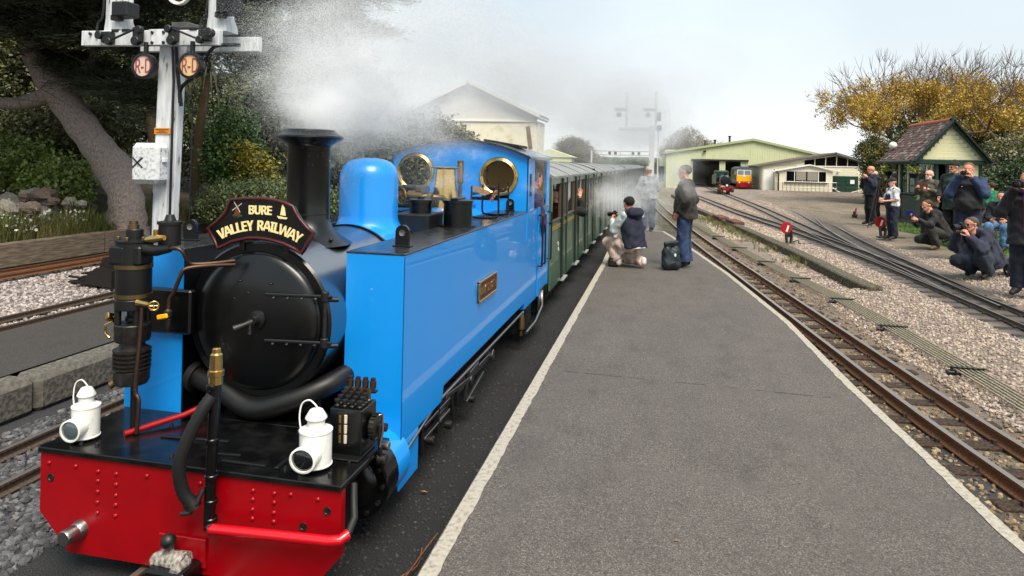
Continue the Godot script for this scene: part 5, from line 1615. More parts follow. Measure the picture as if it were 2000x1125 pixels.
func build_signals() -> void:
	# the white bracket signal over the old platform
	var o := thing("signal_post", "tall white wooden bracket signal post with two round RD discs", "signal", V(-5.25, 0, -6.55))
	box_part("post", V(-5.32, 1.5, -6.52), V(0.18, 3.0, 0.10), M.oldwhite, o, 0.006, Basis(V(0, 0, 1), -0.03))
	box_part("post", V(-5.20, 1.5, -6.56), V(0.055, 3.1, 0.10), M.oldwhite, o, 0.006, Basis(V(0, 0, 1), -0.03))
	box_part("post_cap", V(-5.13, 3.13, -6.60), V(0.21, 0.07, 0.24), mat(Color(0.42, 0.40, 0.38), 0.9), o, 0.01)
	box_part("crossbeam", V(-5.42, 2.975, -6.40), V(1.72, 0.165, 0.07), M.oldwhite, o, 0.006, Basis(V(0, 0, 1), -0.012))
	box_part("crossbeam", V(-5.05, 2.955, -6.72), V(1.50, 0.16, 0.07), M.oldwhite, o, 0.006, Basis(V(0, 0, 1), -0.012))
	box_part("tie_plate", V(-5.28, 2.98, -6.36), V(0.26, 0.17, 0.012), M.oldwhite, o, 0.003)
	for q in [[-5.36, 3.03], [-5.22, 3.03], [-5.36, 2.92], [-5.22, 2.92], [-6.15, 3.03], [-4.68, 3.02]]:
		lathe_part("bolt", V(q[0], q[1], -6.362), V(0, 0, 1), disc_prof(0.018, 0, 0.022, 0.004), M.black, o, 8)
	for q in [-5.95, -4.66]:
		poly_part("signal_upright", [Vector2(q - 0.12, 3.05), Vector2(q + 0.12, 3.05), Vector2(q + 0.12, 3.10), Vector2(q + 0.075, 3.22), Vector2(q + 0.075, 4.6), Vector2(q - 0.075, 4.6), Vector2(q - 0.095, 3.22)], -6.66, -6.45, M.oldwhite, o)
		box_part("black_bracket", V(q + 0.16, 3.30, -6.45), V(0.20, 0.16, 0.20), M.satin, o, 0.012)
		box_part("black_bracket", V(q + 0.08, 3.21, -6.42), V(0.10, 0.06, 0.1), M.satin, o, 0.01)
		tube_part("signal_wire", catmull([V(q - 0.06, 4.2, -6.40), V(q - 0.06, 3.3, -6.38), V(q - 0.12, 3.15, -6.37), V(q - 0.12, 2.98, -6.35)], 4), 0.011, M.satin, o, 6)
	for s in [-1, 1]:
		var px: float = -5.29 + s * 0.26
		box_part("crank_bracket", V(-5.29 + s * 0.22, 3.0, -6.32), V(0.09, 0.16, 0.08), M.satin, o, 0.01)
		lathe_part("crank_pivot", V(-5.29 + s * 0.18, 3.05, -6.30), V(0, 0, 1), disc_prof(0.042, -0.02, 0.04, 0.006), M.satin, o, 14)
		lathe_part("crank_pivot", V(-5.29 + s * 0.22, 2.93, -6.30), V(0, 0, 1), disc_prof(0.05, -0.02, 0.04, 0.006), M.satin, o, 14)
		box_part("crank_bracket", V(-5.29 + s * 0.60, 2.98, -6.32), V(0.13, 0.12, 0.08), M.satin, o, 0.012)
		lathe_part("crank_pivot", V(-5.29 + s * 0.68, 3.0, -6.30), V(0, 0, 1), disc_prof(0.045, -0.02, 0.04, 0.006), M.satin, o, 14)
		lathe_part("crank_pivot", V(-5.29 + s * 0.56, 2.93, -6.30), V(0, 0, 1), disc_prof(0.04, -0.02, 0.04, 0.006), M.satin, o, 14)
		tube_part("crank_rod", [V(-5.29 + s * 0.24, 3.05, -6.28), V(-5.29 + s * 0.56, 2.93, -6.28)], 0.012, M.satin, o, 6)
		for k in [0.42, 0.55]: box_part("packing", V(-5.29 + s * k, 3.062, -6.38), V(0.09, 0.03, 0.05), M.satin, o, 0.004)
		# the route disc
		var dx: float = -5.43 if s < 0 else -4.86
		var c := V(dx, 2.665, -6.33)
		var d := lathe_part("disc_housing", c, V(0, 0, 1), [Vector2(0, -0.06), Vector2(0.13, -0.06), Vector2(0.14, 0.0), Vector2(0.14, 0.03), Vector2(0.112, 0.035), Vector2(0.112, 0.02)], M.satin, o, 32)
		lathe_part("disc_face", c, V(0, 0, 1), [Vector2(0, 0.0215), Vector2(0.112, 0.0215)], mat(Color(0.84, 0.72, 0.66) if s < 0 else Color(0.84, 0.70, 0.52), 0.5), d, 28)
		lettering("disc_letters", "R-D", 0.15, 0.006, mat(Color(0.55, 0.27, 0.25), 0.6), d, Transform3D(Basis(V(0.62, 0, 0), V(0, 1, 0), V(0, 0, 1)), c + V(0, 0, 0.024)), "Droid Sans", 400)
		tube_part("disc_hanger", [c + V(0, 0.13, -0.02), c + V(0, 0.26, -0.02)], 0.025, M.satin, d)
	tube_part("curved_stay", catmull([V(-5.10, 2.28, -6.48), V(-5.08, 2.45, -6.47), V(-4.85, 2.62, -6.45), V(-4.72, 2.82, -6.43), V(-4.6, 2.89, -6.42), V(-4.35, 2.89, -6.42)], 5), 0.02, M.satin, o, 8)
	tube_part("curved_stay", catmull([V(-5.10, 2.25, -6.50), V(-5.12, 2.6, -6.46), V(-5.10, 2.88, -6.40)], 5), 0.02, M.satin, o, 8)
	tube_part("down_rod", [V(-5.18, 2.9, -6.44), V(-5.155, 2.5, -6.44), V(-5.19, 0.2, -6.46)], 0.013, M.satin, o, 6)
	tube_part("down_wire", [V(-5.40, 1.3, -6.45), V(-5.42, 0.1, -6.45)], 0.008, M.satin, o, 6)
	tube_part("down_wire", [V(-5.05, 2.3, -6.62), V(-5.07, 0.1, -6.62)], 0.008, M.satin, o, 6)
	# telephone box with a cross, orange plate
	var bx := MB.new()
	bx.box(V(-5.36, 1.62, -6.36), V(0.34, 0.44, 0.22), Basis(), 0.05)
	var b := part("white_case", bx, grain("casewhite", [Color(0.35, 0.35, 0.35), Color(0.72, 0.73, 0.73), Color(0.84, 0.85, 0.85)], [0.08, 0.24, 0.6], 0.5, 0.7, 0.1, 0.02), o)
	for a in [0.72, -0.72]: box_part("black_cross", V(-5.42, 1.63, -6.246), V(0.165, 0.016, 0.006), M.black, b, 0.001, Basis(V(0, 0, 1), a))
	box_part("case_hinge", V(-5.18, 1.66, -6.36), V(0.04, 0.05, 0.06), M.oldwhite, b, 0.006)
	var pl := box_part("orange_plate", V(-5.30, 1.975, -6.462), V(0.20, 0.07, 0.012), mat(Color(0.80, 0.50, 0.13), 0.5), o, 0.003)
	box_part("plate_line", V(-5.30, 1.99, -6.455), V(0.16, 0.010, 0.003), mat(Color(0.38, 0.22, 0.08), 0.6), pl, 0.0)
	box_part("plate_line", V(-5.30, 1.973, -6.455), V(0.08, 0.007, 0.003), mat(Color(0.38, 0.22, 0.08), 0.6), pl, 0.0)
	box_part("plate_line", V(-5.30, 1.957, -6.455), V(0.14, 0.007, 0.003), mat(Color(0.38, 0.22, 0.08), 0.6), pl, 0.0)
	var rd := lathe_part("red_lamp", V(-5.02, 3.45, -6.35), V(0, 0, 1), [Vector2(0.12, 0.0), Vector2(0.14, 0.0), Vector2(0.14, 0.05), Vector2(0.12, 0.05), Vector2(0.11, 0.02), Vector2(0, 0.01)], M.white, o, 24)
	lathe_part("lamp_glass", V(-5.02, 3.45, -6.338), V(0, 0, 1), [Vector2(0.105, 0.01), Vector2(0.06, 0.03), Vector2(0, 0.035)], M.maroon, rd, 20)
	# the distant bracket signal, ghosted by the steam
	var f := thing("far_signal_post", "distant white bracket signal post fading in the steam beyond the platform", "signal", V(-0.5, -0.2, -40))
	box_part("post", V(-0.45, 1.9, -40), V(0.30, 4.2, 0.30), M.oldwhite, f, 0.02)
	box_part("post", V(-0.10, 1.9, -40.2), V(0.06, 4.2, 0.06), M.oldwhite, f, 0.01)
	box_part("crossbeam", V(-1.25, 3.8, -40), V(2.2, 0.2, 0.2), M.oldwhite, f, 0.02)
	for x in [-1.9, -0.25]:
		box_part("signal_upright", V(x, 4.9, -40), V(0.16, 2.1, 0.16), M.oldwhite, f, 0.02)
		box_part("signal_arm", V(x - 0.35, 4.9, -39.9), V(0.7, 0.18, 0.04), mat(Color(0.45, 0.45, 0.44), 0.7), f, 0.01)
		lathe_part("signal_lamp", V(x - 0.45, 4.6, -39.85), V(0, 0, 1), disc_prof(0.14, -0.05, 0.05, 0.01), M.satin, f, 16)
	box_part("bracket", V(-0.08, 4.5, -39.9), V(0.22, 0.5, 0.15), M.satin, f, 0.01)
	box_part("bracket", V(-0.05, 3.85, -39.9), V(0.25, 0.3, 0.3), M.satin, f, 0.01)
	# light gantry across the line
	var g := thing("light_gantry", "thin pale gantry spanning the tracks behind the green train", "gantry", V(-4.0, -0.2, -72))
	for x in [-7.0, -1.0]: box_part("gantry_leg", V(x, 1.4, -72), V(0.16, 3.4, 0.16), M.oldwhite, g, 0.01)
	for y in [3.1, 2.7]: box_part("gantry_beam", V(-4.0, y, -72), V(6.2, 0.06, 0.06), M.steel, g, 0.0)
	for x in [-6.0, -5.0, -4.0, -3.0, -2.0]: box_part("gantry_brace", V(x, 2.9, -72), V(0.04, 0.40, 0.04), M.steel, g, 0.0)
	for x in [-5.1, -4.5, -2.7, -2.1]: lathe_part("gantry_lamp", V(x, 2.9, -71.8), V(0, 0, 1), disc_prof(0.16, 0, 0.1, 0.02), M.satin, g, 14)
# a hollow gabled shell: front wall polygon with rectangular openings, as boxes round them
func build_buildings() -> void:
	# cream building behind the engine
	var o := thing("cream_building", "cream rendered gabled building behind the train with white boarded gable", "building", V(-8.8, -0.2, -33.2))
	var cw := grain("render", [Color(0.83, 0.80, 0.69), Color(0.91, 0.885, 0.79), Color(0.93, 0.91, 0.83)], [0.1, 0.4, 0.8], 3.0, 0.9, 0.3, 0.012)
	box_part("front_wall", V(-8.77, 1.75, -32.1), V(6.7, 3.9, 0.2), cw, o, 0.0)
	box_part("side_wall", V(-5.5, 1.75, -33.2), V(0.2, 3.9, 2.1), cw, o, 0.0)
	box_part("side_wall", V(-12.04, 1.75, -33.2), V(0.2, 3.9, 2.1), cw, o, 0.0)
	box_part("back_wall", V(-8.77, 1.75, -34.3), V(6.7, 3.9, 0.2), cw, o, 0.0)
	poly_part("gable", [Vector2(-12.12, 3.70), Vector2(-5.42, 3.70), Vector2(-5.42, 3.95), Vector2(-8.77, 5.5), Vector2(-12.12, 3.95)], -32.2, -32.05, M.oldwhite, o)
	for i in 13:
		var y := 3.78 + i * 0.13
		var hw := minf(3.32, (5.46 - y) / 0.463)
		if hw < 0.15: break
		box_part("gable_board", V(-8.77, y, -32.03), V(hw * 2, 0.125, 0.03), M.white, o, 0.004, Basis(V(1, 0, 0), 0.05))
	box_part("gable_band", V(-8.77, 3.68, -32.0), V(6.75, 0.06, 0.12), M.white, o, 0.005)
	box_part("gable_vent", V(-10.35, 4.2, -31.99), V(0.34, 0.38, 0.05), mat(Color(0.55, 0.55, 0.54), 0.7), o, 0.01)
	for s in [-1, 1]:
		var b := Basis(V(0, 0, 1), s * -0.433)
		box_part("roof_slope", V(-8.77 + s * 1.76, 4.76, -33.2), V(3.92, 0.10, 2.8), M.roofgrey, o, 0.01, b)
		box_part("barge_board", V(-8.77 + s * 1.77, 4.76, -31.72), V(3.96, 0.20, 0.06), M.white, o, 0.01, b)
	tube_part("downpipe", [V(-5.36, 3.6, -32.3), V(-5.36, 0, -32.3)], 0.06, M.oldwhite, o)
	tube_part("gutter", [V(-5.30, 3.85, -31.8), V(-5.30, 3.85, -34.4)], 0.08, M.oldwhite, o)
	box_part("ivy_stain", V(-5.75, 2.9, -31.99), V(0.20, 1.1, 0.01), mat(Color(0.45, 0.36, 0.24), 0.95), o, 0.0, Basis(V(0, 0, 1), 0.15))
	box_part("wall_joint", V(-9.2, 2.4, -31.995), V(0.03, 2.2, 0.01), mat(Color(0.55, 0.5, 0.4), 0.9), o, 0.0)
	o.position.x -= 0.35
	# pale green engine shed
	var s := thing("engine_shed", "pale green corrugated engine shed with two wide dark openings", "shed", V(6.6, -0.2, -70))
	var gm := grain("shedgreen", [Color(0.755, 0.775, 0.615), Color(0.79, 0.81, 0.655)], [0.1, 0.9], 4.0, 0.7, 0.0, 0.01)
	var topy := func(x: float) -> float: return 2.80 + (x - 0.6) * 0.1705 if x < 8.0 else 4.065 - (x - 8.0) * 0.225
	var x := 0.6
	while x < 13.3:
		var x2 := minf(x + 0.1, 13.3)
		var lo := -0.3
		var mid := (x + x2) / 2
		if mid > 2.95 and mid < 5.22: lo = 2.22
		elif mid > 5.72 and mid < 7.02: lo = 2.22
		var up := int(round(x / 0.1)) % 2 == 0
		var mb := MB.new()
		mb.prism(PackedVector2Array([Vector2(x, lo), Vector2(x2 + 0.002, lo), Vector2(x2 + 0.002, topy.call(x2)), Vector2(x, topy.call(x))]), -63.2, -63.0 if up else -63.035)
		part("cladding_rib", mb, gm, s)
		x = x2
	poly_part("barge_trim", [Vector2(0.4, 2.77), Vector2(8.0, 4.065), Vector2(13.5, 2.83), Vector2(13.5, 3.03), Vector2(8.0, 4.27), Vector2(0.4, 2.97)], -63.25, -62.8, mat(Color(0.62, 0.66, 0.48), 0.6), s)
	box_part("door_track", V(5.2, 2.29, -62.9), V(4.9, 0.16, 0.14), mat(Color(0.10, 0.11, 0.11), 0.7), s, 0.01)
	for q in [[-0.15, 1.3, 0.3], [13.3, 1.3, 0.3]]:
		pass
	box_part("side_wall", V(0.7, 1.25, -70.5), V(0.2, 3.1, 14.6), gm, s, 0.0)
	box_part("side_wall", V(13.2, 1.25, -70.5), V(0.2, 3.1, 14.6), gm, s, 0.0)
	box_part("back_wall", V(6.95, 1.6, -77.9), V(12.7, 3.8, 0.2), gm, s, 0.0)
	box_part("roof_slope", V(4.2, 3.55, -70.5), V(7.72, 0.12, 15.2), M.roofgrey, s, 0.0, Basis(V(0, 0, 1), 0.1688))
	box_part("roof_slope", V(10.75, 3.56, -70.5), V(5.66, 0.12, 15.2), M.roofgrey, s, 0.0, Basis(V(0, 0, 1), -0.2213))
	for q in [[4.1, 0.55], [5.0, 0.45], [6.3, 0.6]]:
		lathe_part("roof_vent", V(q[0], topy.call(q[0]) + 0.1, -66), Vector3.UP, [Vector2(0.09, 0), Vector2(0.09, q[1]), Vector2(0.14, q[1]), Vector2(0.14, q[1] + 0.1), Vector2(0, q[1] + 0.15)], M.satin, s, 12)
	box_part("floodlight", V(3.9, 3.05, -62.85), V(0.25, 0.14, 0.2), M.satin, s, 0.02, Basis(V(0, 0, 1), 0.3))
	# lean-to at its left
	box_part("lean_to_wall", V(0.28, 1.05, -64.2), V(0.55, 2.9, 0.2), gm, s, 0.0)
	box_part("lean_to_opening", V(0.22, 0.95, -64.08), V(0.45, 1.4, 0.05), M.satin, s, 0.02)
	# white office with a low brown roof
	var f := thing("white_office", "low white timber office with brown pitched roof and green double doors", "building", V(12, -0.3, -58))
	var wm := grain("officewhite", [Color(0.83, 0.81, 0.71), Color(0.89, 0.87, 0.78)], [0.1, 0.9], 1.2, 0.7, 0.0, 0.015)
	box_part("front_wall", V(12.0, 0.75, -56.6), V(8.2, 2.3, 0.2), wm, f, 0.0)
	box_part("side_wall", V(7.98, 0.7, -60.7), V(0.2, 2.2, 8.0), wm, f, 0.0)
	box_part("side_wall", V(16.0, 0.7, -60.7), V(0.2, 2.2, 8.0), wm, f, 0.0)
	box_part("back_wall", V(12.0, 0.75, -64.6), V(8.2, 2.3, 0.2), wm, f, 0.0)
	poly_part("gable", [Vector2(8.0, 1.905), Vector2(16.0, 1.905), Vector2(13.2, 2.80)], -56.72, -56.55, wm, f)
	for i in 11:
		box_part("weatherboard", V(14.2 if i < 9 else 13.0, -0.25 + i * 0.2, -56.48), V(3.6, 0.19, 0.03), wm, f, 0.006, Basis(V(1, 0, 0), 0.06))
	var rb := grain("officeroof", [Color(0.26, 0.225, 0.195), Color(0.42, 0.36, 0.30), Color(0.50, 0.45, 0.39)], [0.3, 0.55, 0.8], 1.2, 0.95, 0.5, 0.02)
	box_part("roof_slope", V(10.37, 2.385, -60.5), V(5.8, 0.10, 8.3), rb, f, 0.0, Basis(V(0, 0, 1), 0.199))
	box_part("roof_slope", V(14.83, 2.44, -60.5), V(3.45, 0.10, 8.3), rb, f, 0.0, Basis(V(0, 0, 1), -0.29))
	box_part("barge_board", V(14.83, 2.44, -56.31), V(3.5, 0.18, 0.06), mat(Color(0.35, 0.35, 0.35), 0.7), f, 0.0, Basis(V(0, 0, 1), -0.29))
	box_part("barge_board", V(10.37, 2.385, -56.31), V(5.85, 0.14, 0.06), mat(Color(0.33, 0.32, 0.31), 0.7), f, 0.0, Basis(V(0, 0, 1), 0.199))
	for i in 6:
		var x0 := 11.0 + i * 0.78
		var y1: float = minf(1.95 + (x0 - 8.0) * 0.165, 2.85 - maxf(0.0, x0 - 13.2) * 0.30) - 0.10
		var y2: float = minf(1.95 + (x0 + 0.70 - 8.0) * 0.165, 2.85 - maxf(0.0, x0 + 0.70 - 13.2) * 0.30) - 0.10
		poly_part("gable_window", [Vector2(x0, 1.98), Vector2(x0 + 0.70, 1.98), Vector2(x0 + 0.70, maxf(y2, 2.02)), Vector2(x0, maxf(y1, 2.02))], -56.54, -56.50, M.darkglass, f)
	box_part("gable_band", V(13.2, 1.93, -56.45), V(5.6, 0.06, 0.08), M.white, f, 0.0)
	# front bay with its wide window
	poly_part("bay_front", [Vector2(8.75, -0.4), Vector2(12.85, -0.4), Vector2(12.85, 1.55), Vector2(11.2, 1.98), Vector2(8.75, 1.5)], -55.9, -55.7, wm, f)
	box_part("bay_side", V(8.83, 0.6, -56.2), V(0.16, 2.0, 0.7), wm, f, 0.0)
	poly_part("bay_fascia", [Vector2(8.5, 1.42), Vector2(11.2, 1.96), Vector2(13.4, 1.50), Vector2(13.4, 1.58), Vector2(11.2, 2.05), Vector2(8.5, 1.52)], -56.0, -55.5, M.white, f)
	for i in 9: box_part("weatherboard", V(10.8, -0.32 + i * 0.115, -55.68), V(4.05, 0.11, 0.03), wm, f, 0.005, Basis(V(1, 0, 0), 0.06))
	var bw := box_part("bay_window", V(10.95, 1.12, -55.69), V(2.95, 0.86, 0.05), M.white, f, 0.0)
	for q in [[9.83, 0.55], [10.42, 0.5], [10.98, 0.5], [11.54, 0.5], [12.12, 0.5]]:
		box_part("pane", V(q[0], 1.12, -55.655), V(q[1], 0.74, 0.02), M.darkglass, bw, 0.0)
	for q in [10.6, 11.4]: box_part("blind", V(q, 1.15, -55.640), V(0.7, 0.66, 0.006), mat(Color(0.55, 0.53, 0.49), 0.9), bw, 0.0)
	box_part("window_sill", V(10.95, 0.66, -55.6), V(3.1, 0.06, 0.16), mat(Color(0.3, 0.3, 0.3), 0.6), f, 0.0)
	box_part("side_door", V(8.35, 0.65, -56.46), V(0.75, 1.9, 0.05), M.white, f, 0.0)
	tube_part("downpipe", [V(8.62, 1.6, -55.6), V(8.95, 1.3, -55.55), V(8.97, -0.3, -55.55)], 0.05, M.satin, f)
	var dd := box_part("green_doors", V(13.85, 0.4, -56.42), V(1.95, 1.62, 0.06), M.green, f, 0.0)
	for q in [13.36, 14.34]:
		for y in [0.0, 0.8]: box_part("door_panel", V(q, y + 0.05, -56.375), V(0.8, 0.68, 0.03), M.green, dd, 0.02)
	box_part("door_notice", V(14.4, 0.78, -56.352), V(0.3, 0.3, 0.01), M.white, dd, 0.0)
	tube_part("slack_chain", catmull([V(12.9, 0.4, -56.2), V(13.4, 0.02, -56.2), V(14.0, -0.08, -56.2), V(14.8, 0.12, -56.2)], 5), 0.03, M.white, f)
	lathe_part("wall_lamp", V(13.4, 1.55, -56.4), V(0, 0, 1), disc_prof(0.09, 0, 0.1, 0.03), M.white, f, 12)
	var lb := thing("low_green_building", "small pale green gabled roof showing above the carriages", "building", V(-9.0, -0.2, -61))
	box_part("wall", V(-9.2, 1.0, -61), V(3.2, 2.6, 2.0), gm, lb, 0.0)
	poly_part("roof", [Vector2(-11.0, 2.25), Vector2(-7.3, 2.25), Vector2(-9.6, 3.0)], -62.2, -59.9, gm, lb)
	# grey tube railings in front
	var r := thing("railing", "grey metal tube railing in front of the white office window", "railing", V(11, -0.25, -54))
	for q in [[9.0, 11.0], [11.05, 12.75]]:
		for y in [0.72, 0.30]: tube_part("rail_bar", [V(q[0], y, -54.0), V(q[1], y, -54.0)], 0.028, M.steel, r)
	for i in 14: tube_part("rail_post", [V(9.0 + i * 0.288, -0.2, -54.0), V(9.0 + i * 0.288, 0.72, -54.0)], 0.022, M.steel, r)
	var r2 := thing("railing", "short dark railing between the yellow diesel and the white office", "railing", V(7.6, -0.25, -61))
	for y in [0.9, 0.3]: tube_part("rail_bar", [V(7.6, y, -60.5), V(9.0, y, -60.5)], 0.025, M.satin, r2)
	for i in 4: tube_part("rail_post", [V(7.6 + i * 0.46, -0.2, -60.5), V(7.6 + i * 0.46, 0.9, -60.5)], 0.025, M.satin, r2)

func build_kiosk() -> void:
	var o := thing("kiosk", "small green and cream timber kiosk with steep tiled roof", "kiosk", V(9.0, 0.0, -25.5))
	var L := 8.1
	var R := 9.9
	var zf := -24.2
	var zb := -27.0
	var cr := grain("kioskcream", [Color(0.89, 0.865, 0.71), Color(0.93, 0.905, 0.76)], [0.1, 0.9], 0.8, 0.6, 0.0, 0.015)
	box_part("floor_slab", V(9.0, 0.04, -25.6), V(1.88, 0.12, 2.9), M.concrete, o, 0.01)
	# frame posts
	for q in [[L, zf], [8.66, zf], [R, zf], [L, zb], [R, zb], [L, -25.6], [8.98, zf]]:
		box_part("post", V(q[0], 1.03, q[1]), V(0.10, 1.94, 0.10), M.green, o, 0.01)
	# lower boarding
	for i in 8:
		var y := 0.17 + i * 0.1
		box_part("lower_board", V((L + 8.66) / 2, y, zf), V(8.66 - L, 0.098, 0.06), M.green, o, 0.008)
		box_part("lower_board", V((8.98 + R) / 2, y, zf), V(R - 8.98, 0.098, 0.06), M.green, o, 0.008)
		box_part("lower_board", V(L, y, (zf + zb) / 2), V(0.06, 0.098, zf - zb - 0.1), M.green, o, 0.008)
	box_part("cream_panel", V((8.98 + R) / 2, 1.46, zf), V(R - 8.98 - 0.1, 1.06, 0.05), cr, o, 0.0)
	box_part("sill", V((L + 8.66) / 2, 0.97, zf + 0.03), V(8.66 - L + 0.06, 0.05, 0.14), M.green, o, 0.006)
	box_part("sill", V(L - 0.02, 0.97, (zf + zb) / 2), V(0.14, 0.05, zf - zb), M.green, o, 0.006)
	var w := box_part("window", V((L + 8.66) / 2, 1.48, zf - 0.01), V(0.04, 0.96, 0.04), cr, o, 0.004)
	box_part("pane", V((L + 8.66) / 2, 1.48, zf - 0.025), V(0.42, 0.96, 0.006), M.glass, w, 0.0)
	box_part("window_bar", V((L + 8.66) / 2 + 0.12, 1.48, zf), V(0.025, 0.96, 0.03), cr, w, 0.003)
	for i in 3:
		var wz := zf - 0.45 - i * 0.85
		var ww := box_part("window", V(L, 1.48, wz - 0.36), V(0.04, 0.96, 0.04), cr, o, 0.004)
		box_part("pane", V(L - 0.01, 1.48, wz), V(0.006, 0.96, 0.72), M.glass, ww, 0.0)
		box_part("window_bar", V(L, 1.25, wz), V(0.03, 0.03, 0.72), M.green, ww, 0.003)
	box_part("poster", V(L + 0.03, 1.25, -24.7), V(0.01, 0.45, 0.34), mat(Color(0.74, 0.76, 0.75), 0.8), o, 0.0)
	box_part("poster", V(8.8, 1.25, zf - 0.5), V(0.2, 0.4, 0.01), mat(Color(0.66, 0.69, 0.70), 0.8), o, 0.0)
	box_part("counter", V(9.0, 0.95, -25.4), V(1.3, 0.06, 0.6), M.timber, o, 0.01)
	box_part("back_wall", V(9.0, 1.03, zb), V(R - L, 1.9, 0.06), M.green, o, 0.0)
	box_part("right_wall", V(R, 1.03, (zf + zb) / 2), V(0.06, 1.9, zf - zb), M.green, o, 0.0)
	box_part("tie_beam", V(9.0, 2.02, zf + 0.16), V(2.0, 0.14, 0.10), M.green, o, 0.01)
	box_part("eaves_beam", V(L, 2.0, (zf + zb) / 2), V(0.10, 0.12, zf - zb + 0.3), M.green, o, 0.01)
	# gable boards
	for i in 9:
		var y := 2.16 + i * 0.13
		var hw := (3.26 - y) / 1.2 - 0.13
		if hw < 0.05: break
		box_part("gable_board", V(9.0, y, zf + 0.14), V(hw * 2, 0.122, 0.03), cr, o, 0.006, Basis(V(1, 0, 0), 0.16))
	poly_part("gable_back", [Vector2(8.0, 2.08), Vector2(10.0, 2.08), Vector2(9.0, 3.2)], zf + 0.05, zf + 0.10, cr, o)
	var ang := atan(1.2)
	for s in [-1, 1]:
		var b := Basis(V(0, 0, 1), s * -ang)
		var sl := 1.12 / cos(ang)
		box_part("barge_board", V(9.0 + s * 0.56, 3.29 - 0.67, zf + 0.27), V(sl + 0.02, 0.15, 0.05), M.green, o, 0.01, b)
		var deck := box_part("roof_slope", V(9.0 + s * 0.545, 3.34 - 0.655, -25.55), V(sl - 0.03, 0.05, 3.55), M.satin, o, 0.0, b)
		# clay tiles laid in courses
		var rows := 15
		var cols := 19
		if s > 0:
			rows = 5
			cols = 19
		for i in rows:
			for j in cols:
				var t := (i + 0.5) / 15.0
				var mb := MB.new()
				var c := V(9.0 + s * (0.05 + 1.08 * t), 3.385 - 1.2 * (0.05 + 1.08 * t), zf + 0.24 - (j + 0.5 + (0.5 if i % 2 else 0.0)) * 0.188)
				if c.z < -27.35 or c.z > zf + 0.16: continue
				mb.box(c + V(0, rnd(0, 0.012), 0), V(sl / 15.0 + 0.03, 0.016, 0.176), b * Basis(V(0, 0, 1), s * 0.09 + rnd(-0.03, 0.03)))
				part("roof_tile", mb, tile_mats()[rng.randi() % 5], deck)
	for i in 9:
		var mb := MB.new()
		var hz := zf + 0.2 - i * 0.4
		mb.lathe(Transform3D(Basis(V(1, 0, 0), V(0, 0, -1), V(0, 1, 0)), V(9.0, 3.34, hz)), [Vector2(0.085, -0.0), Vector2(0.092, 0.39)], 12)
		part("ridge_tile", mb, mat(Color(0.62, 0.34, 0.24), 0.85), o)
	box_part("finial", V(9.0, 3.36, zf + 0.30), V(0.07, 0.34, 0.07), M.green, o, 0.01)
	tube_part("gutter", [V(7.82, 2.03, zf + 0.25), V(7.82, 2.03, -27.3)], 0.05, M.satin, o)
	lathe_part("globe_lamp", V(8.2, 2.62, -26.9), Vector3.UP, [Vector2(0, -0.14), Vector2(0.1, -0.1), Vector2(0.14, 0), Vector2(0.1, 0.1), Vector2(0, 0.14)], M.white, o, 14, 60)
	basket("hanging basket of yellow-green plants at the kiosk's front corner", V(7.95, 1.62, -24.05))
	basket("hanging basket of plants below the kiosk's rear eaves", V(7.88, 1.66, -26.3))
	# planter and notice board by the kiosk
	var pt := thing("planter_stand", "green planter box with white flowers beside the kiosk", "planter", V(7.85, 0, -22.9))
	box_part("planter_box", V(7.87, 0.40, -22.9), V(0.32, 0.80, 0.32), M.green, pt, 0.01)
	box_part("planter_top", V(7.87, 0.83, -22.9), V(0.42, 0.05, 0.42), M.green, pt, 0.01)
	flower_tuft(pt, V(7.87, 0.86, -22.9), 0.2, Color(0.85, 0.85, 0.78))

func tile_mats() -> Array:
	if not M.has("tiles"):
		M.tiles = []
		for c in [Color(0.36, 0.26, 0.235), Color(0.30, 0.22, 0.205), Color(0.42, 0.31, 0.275), Color(0.55, 0.48, 0.44), Color(0.36, 0.30, 0.275)]:
			M.tiles.append(mat(c, 0.9))
	return M.tiles

func basket(label: String, p: Vector3) -> void:
	var o := thing("hanging_basket", label, "hanging basket", p, "hanging baskets on the kiosk")
	lathe_part("pot", p, Vector3.UP, [Vector2(0, -0.14), Vector2(0.09, -0.13), Vector2(0.15, 0.0), Vector2(0.16, 0.02), Vector2(0.14, 0.02)], M.satin, o, 16)
	for a in 3: tube_part("chain", [p + V(cos(a * 2.1) * 0.14, 0.02, sin(a * 2.1) * 0.14), p + V(0, 0.38, 0)], 0.006, M.satin, o, 4)
	flower_tuft(o, p + V(0, 0.04, 0), 0.2, Color(0.80, 0.76, 0.35))

func flower_tuft(o: Node3D, p: Vector3, r: float, fc: Color) -> void:
	var xf := []
	var cc := []
	for i in 90:
		var d := V(rnd(-1, 1), rnd(0, 1.1), rnd(-1, 1)) * r
		xf.append(Transform3D(Basis.from_euler(V(rnd(0, 6), rnd(0, 6), rnd(0, 6))).scaled(Vector3.ONE * rnd(0.6, 1.2)), p + d))
		cc.append(Color(0.22, 0.30, 0.06) if i % 4 else lin(fc))
	var mb := MB.new()
	for k in 3:
		var b := Basis.from_euler(V(rnd(0, 6), rnd(0, 6), 0))
		mb.tri_f(b * V(-0.03, 0, 0), b * V(0, 0.015, 0.05), b * V(0.03, 0, 0))
	var mm := multi("foliage", mb.mesh(), M.leaf, xf, cc, o)
	var off := Vector3()
	var q: Node = o
	while q != self and q is Node3D:
		off += q.position
		q = q.get_parent()
	mm.position = -off

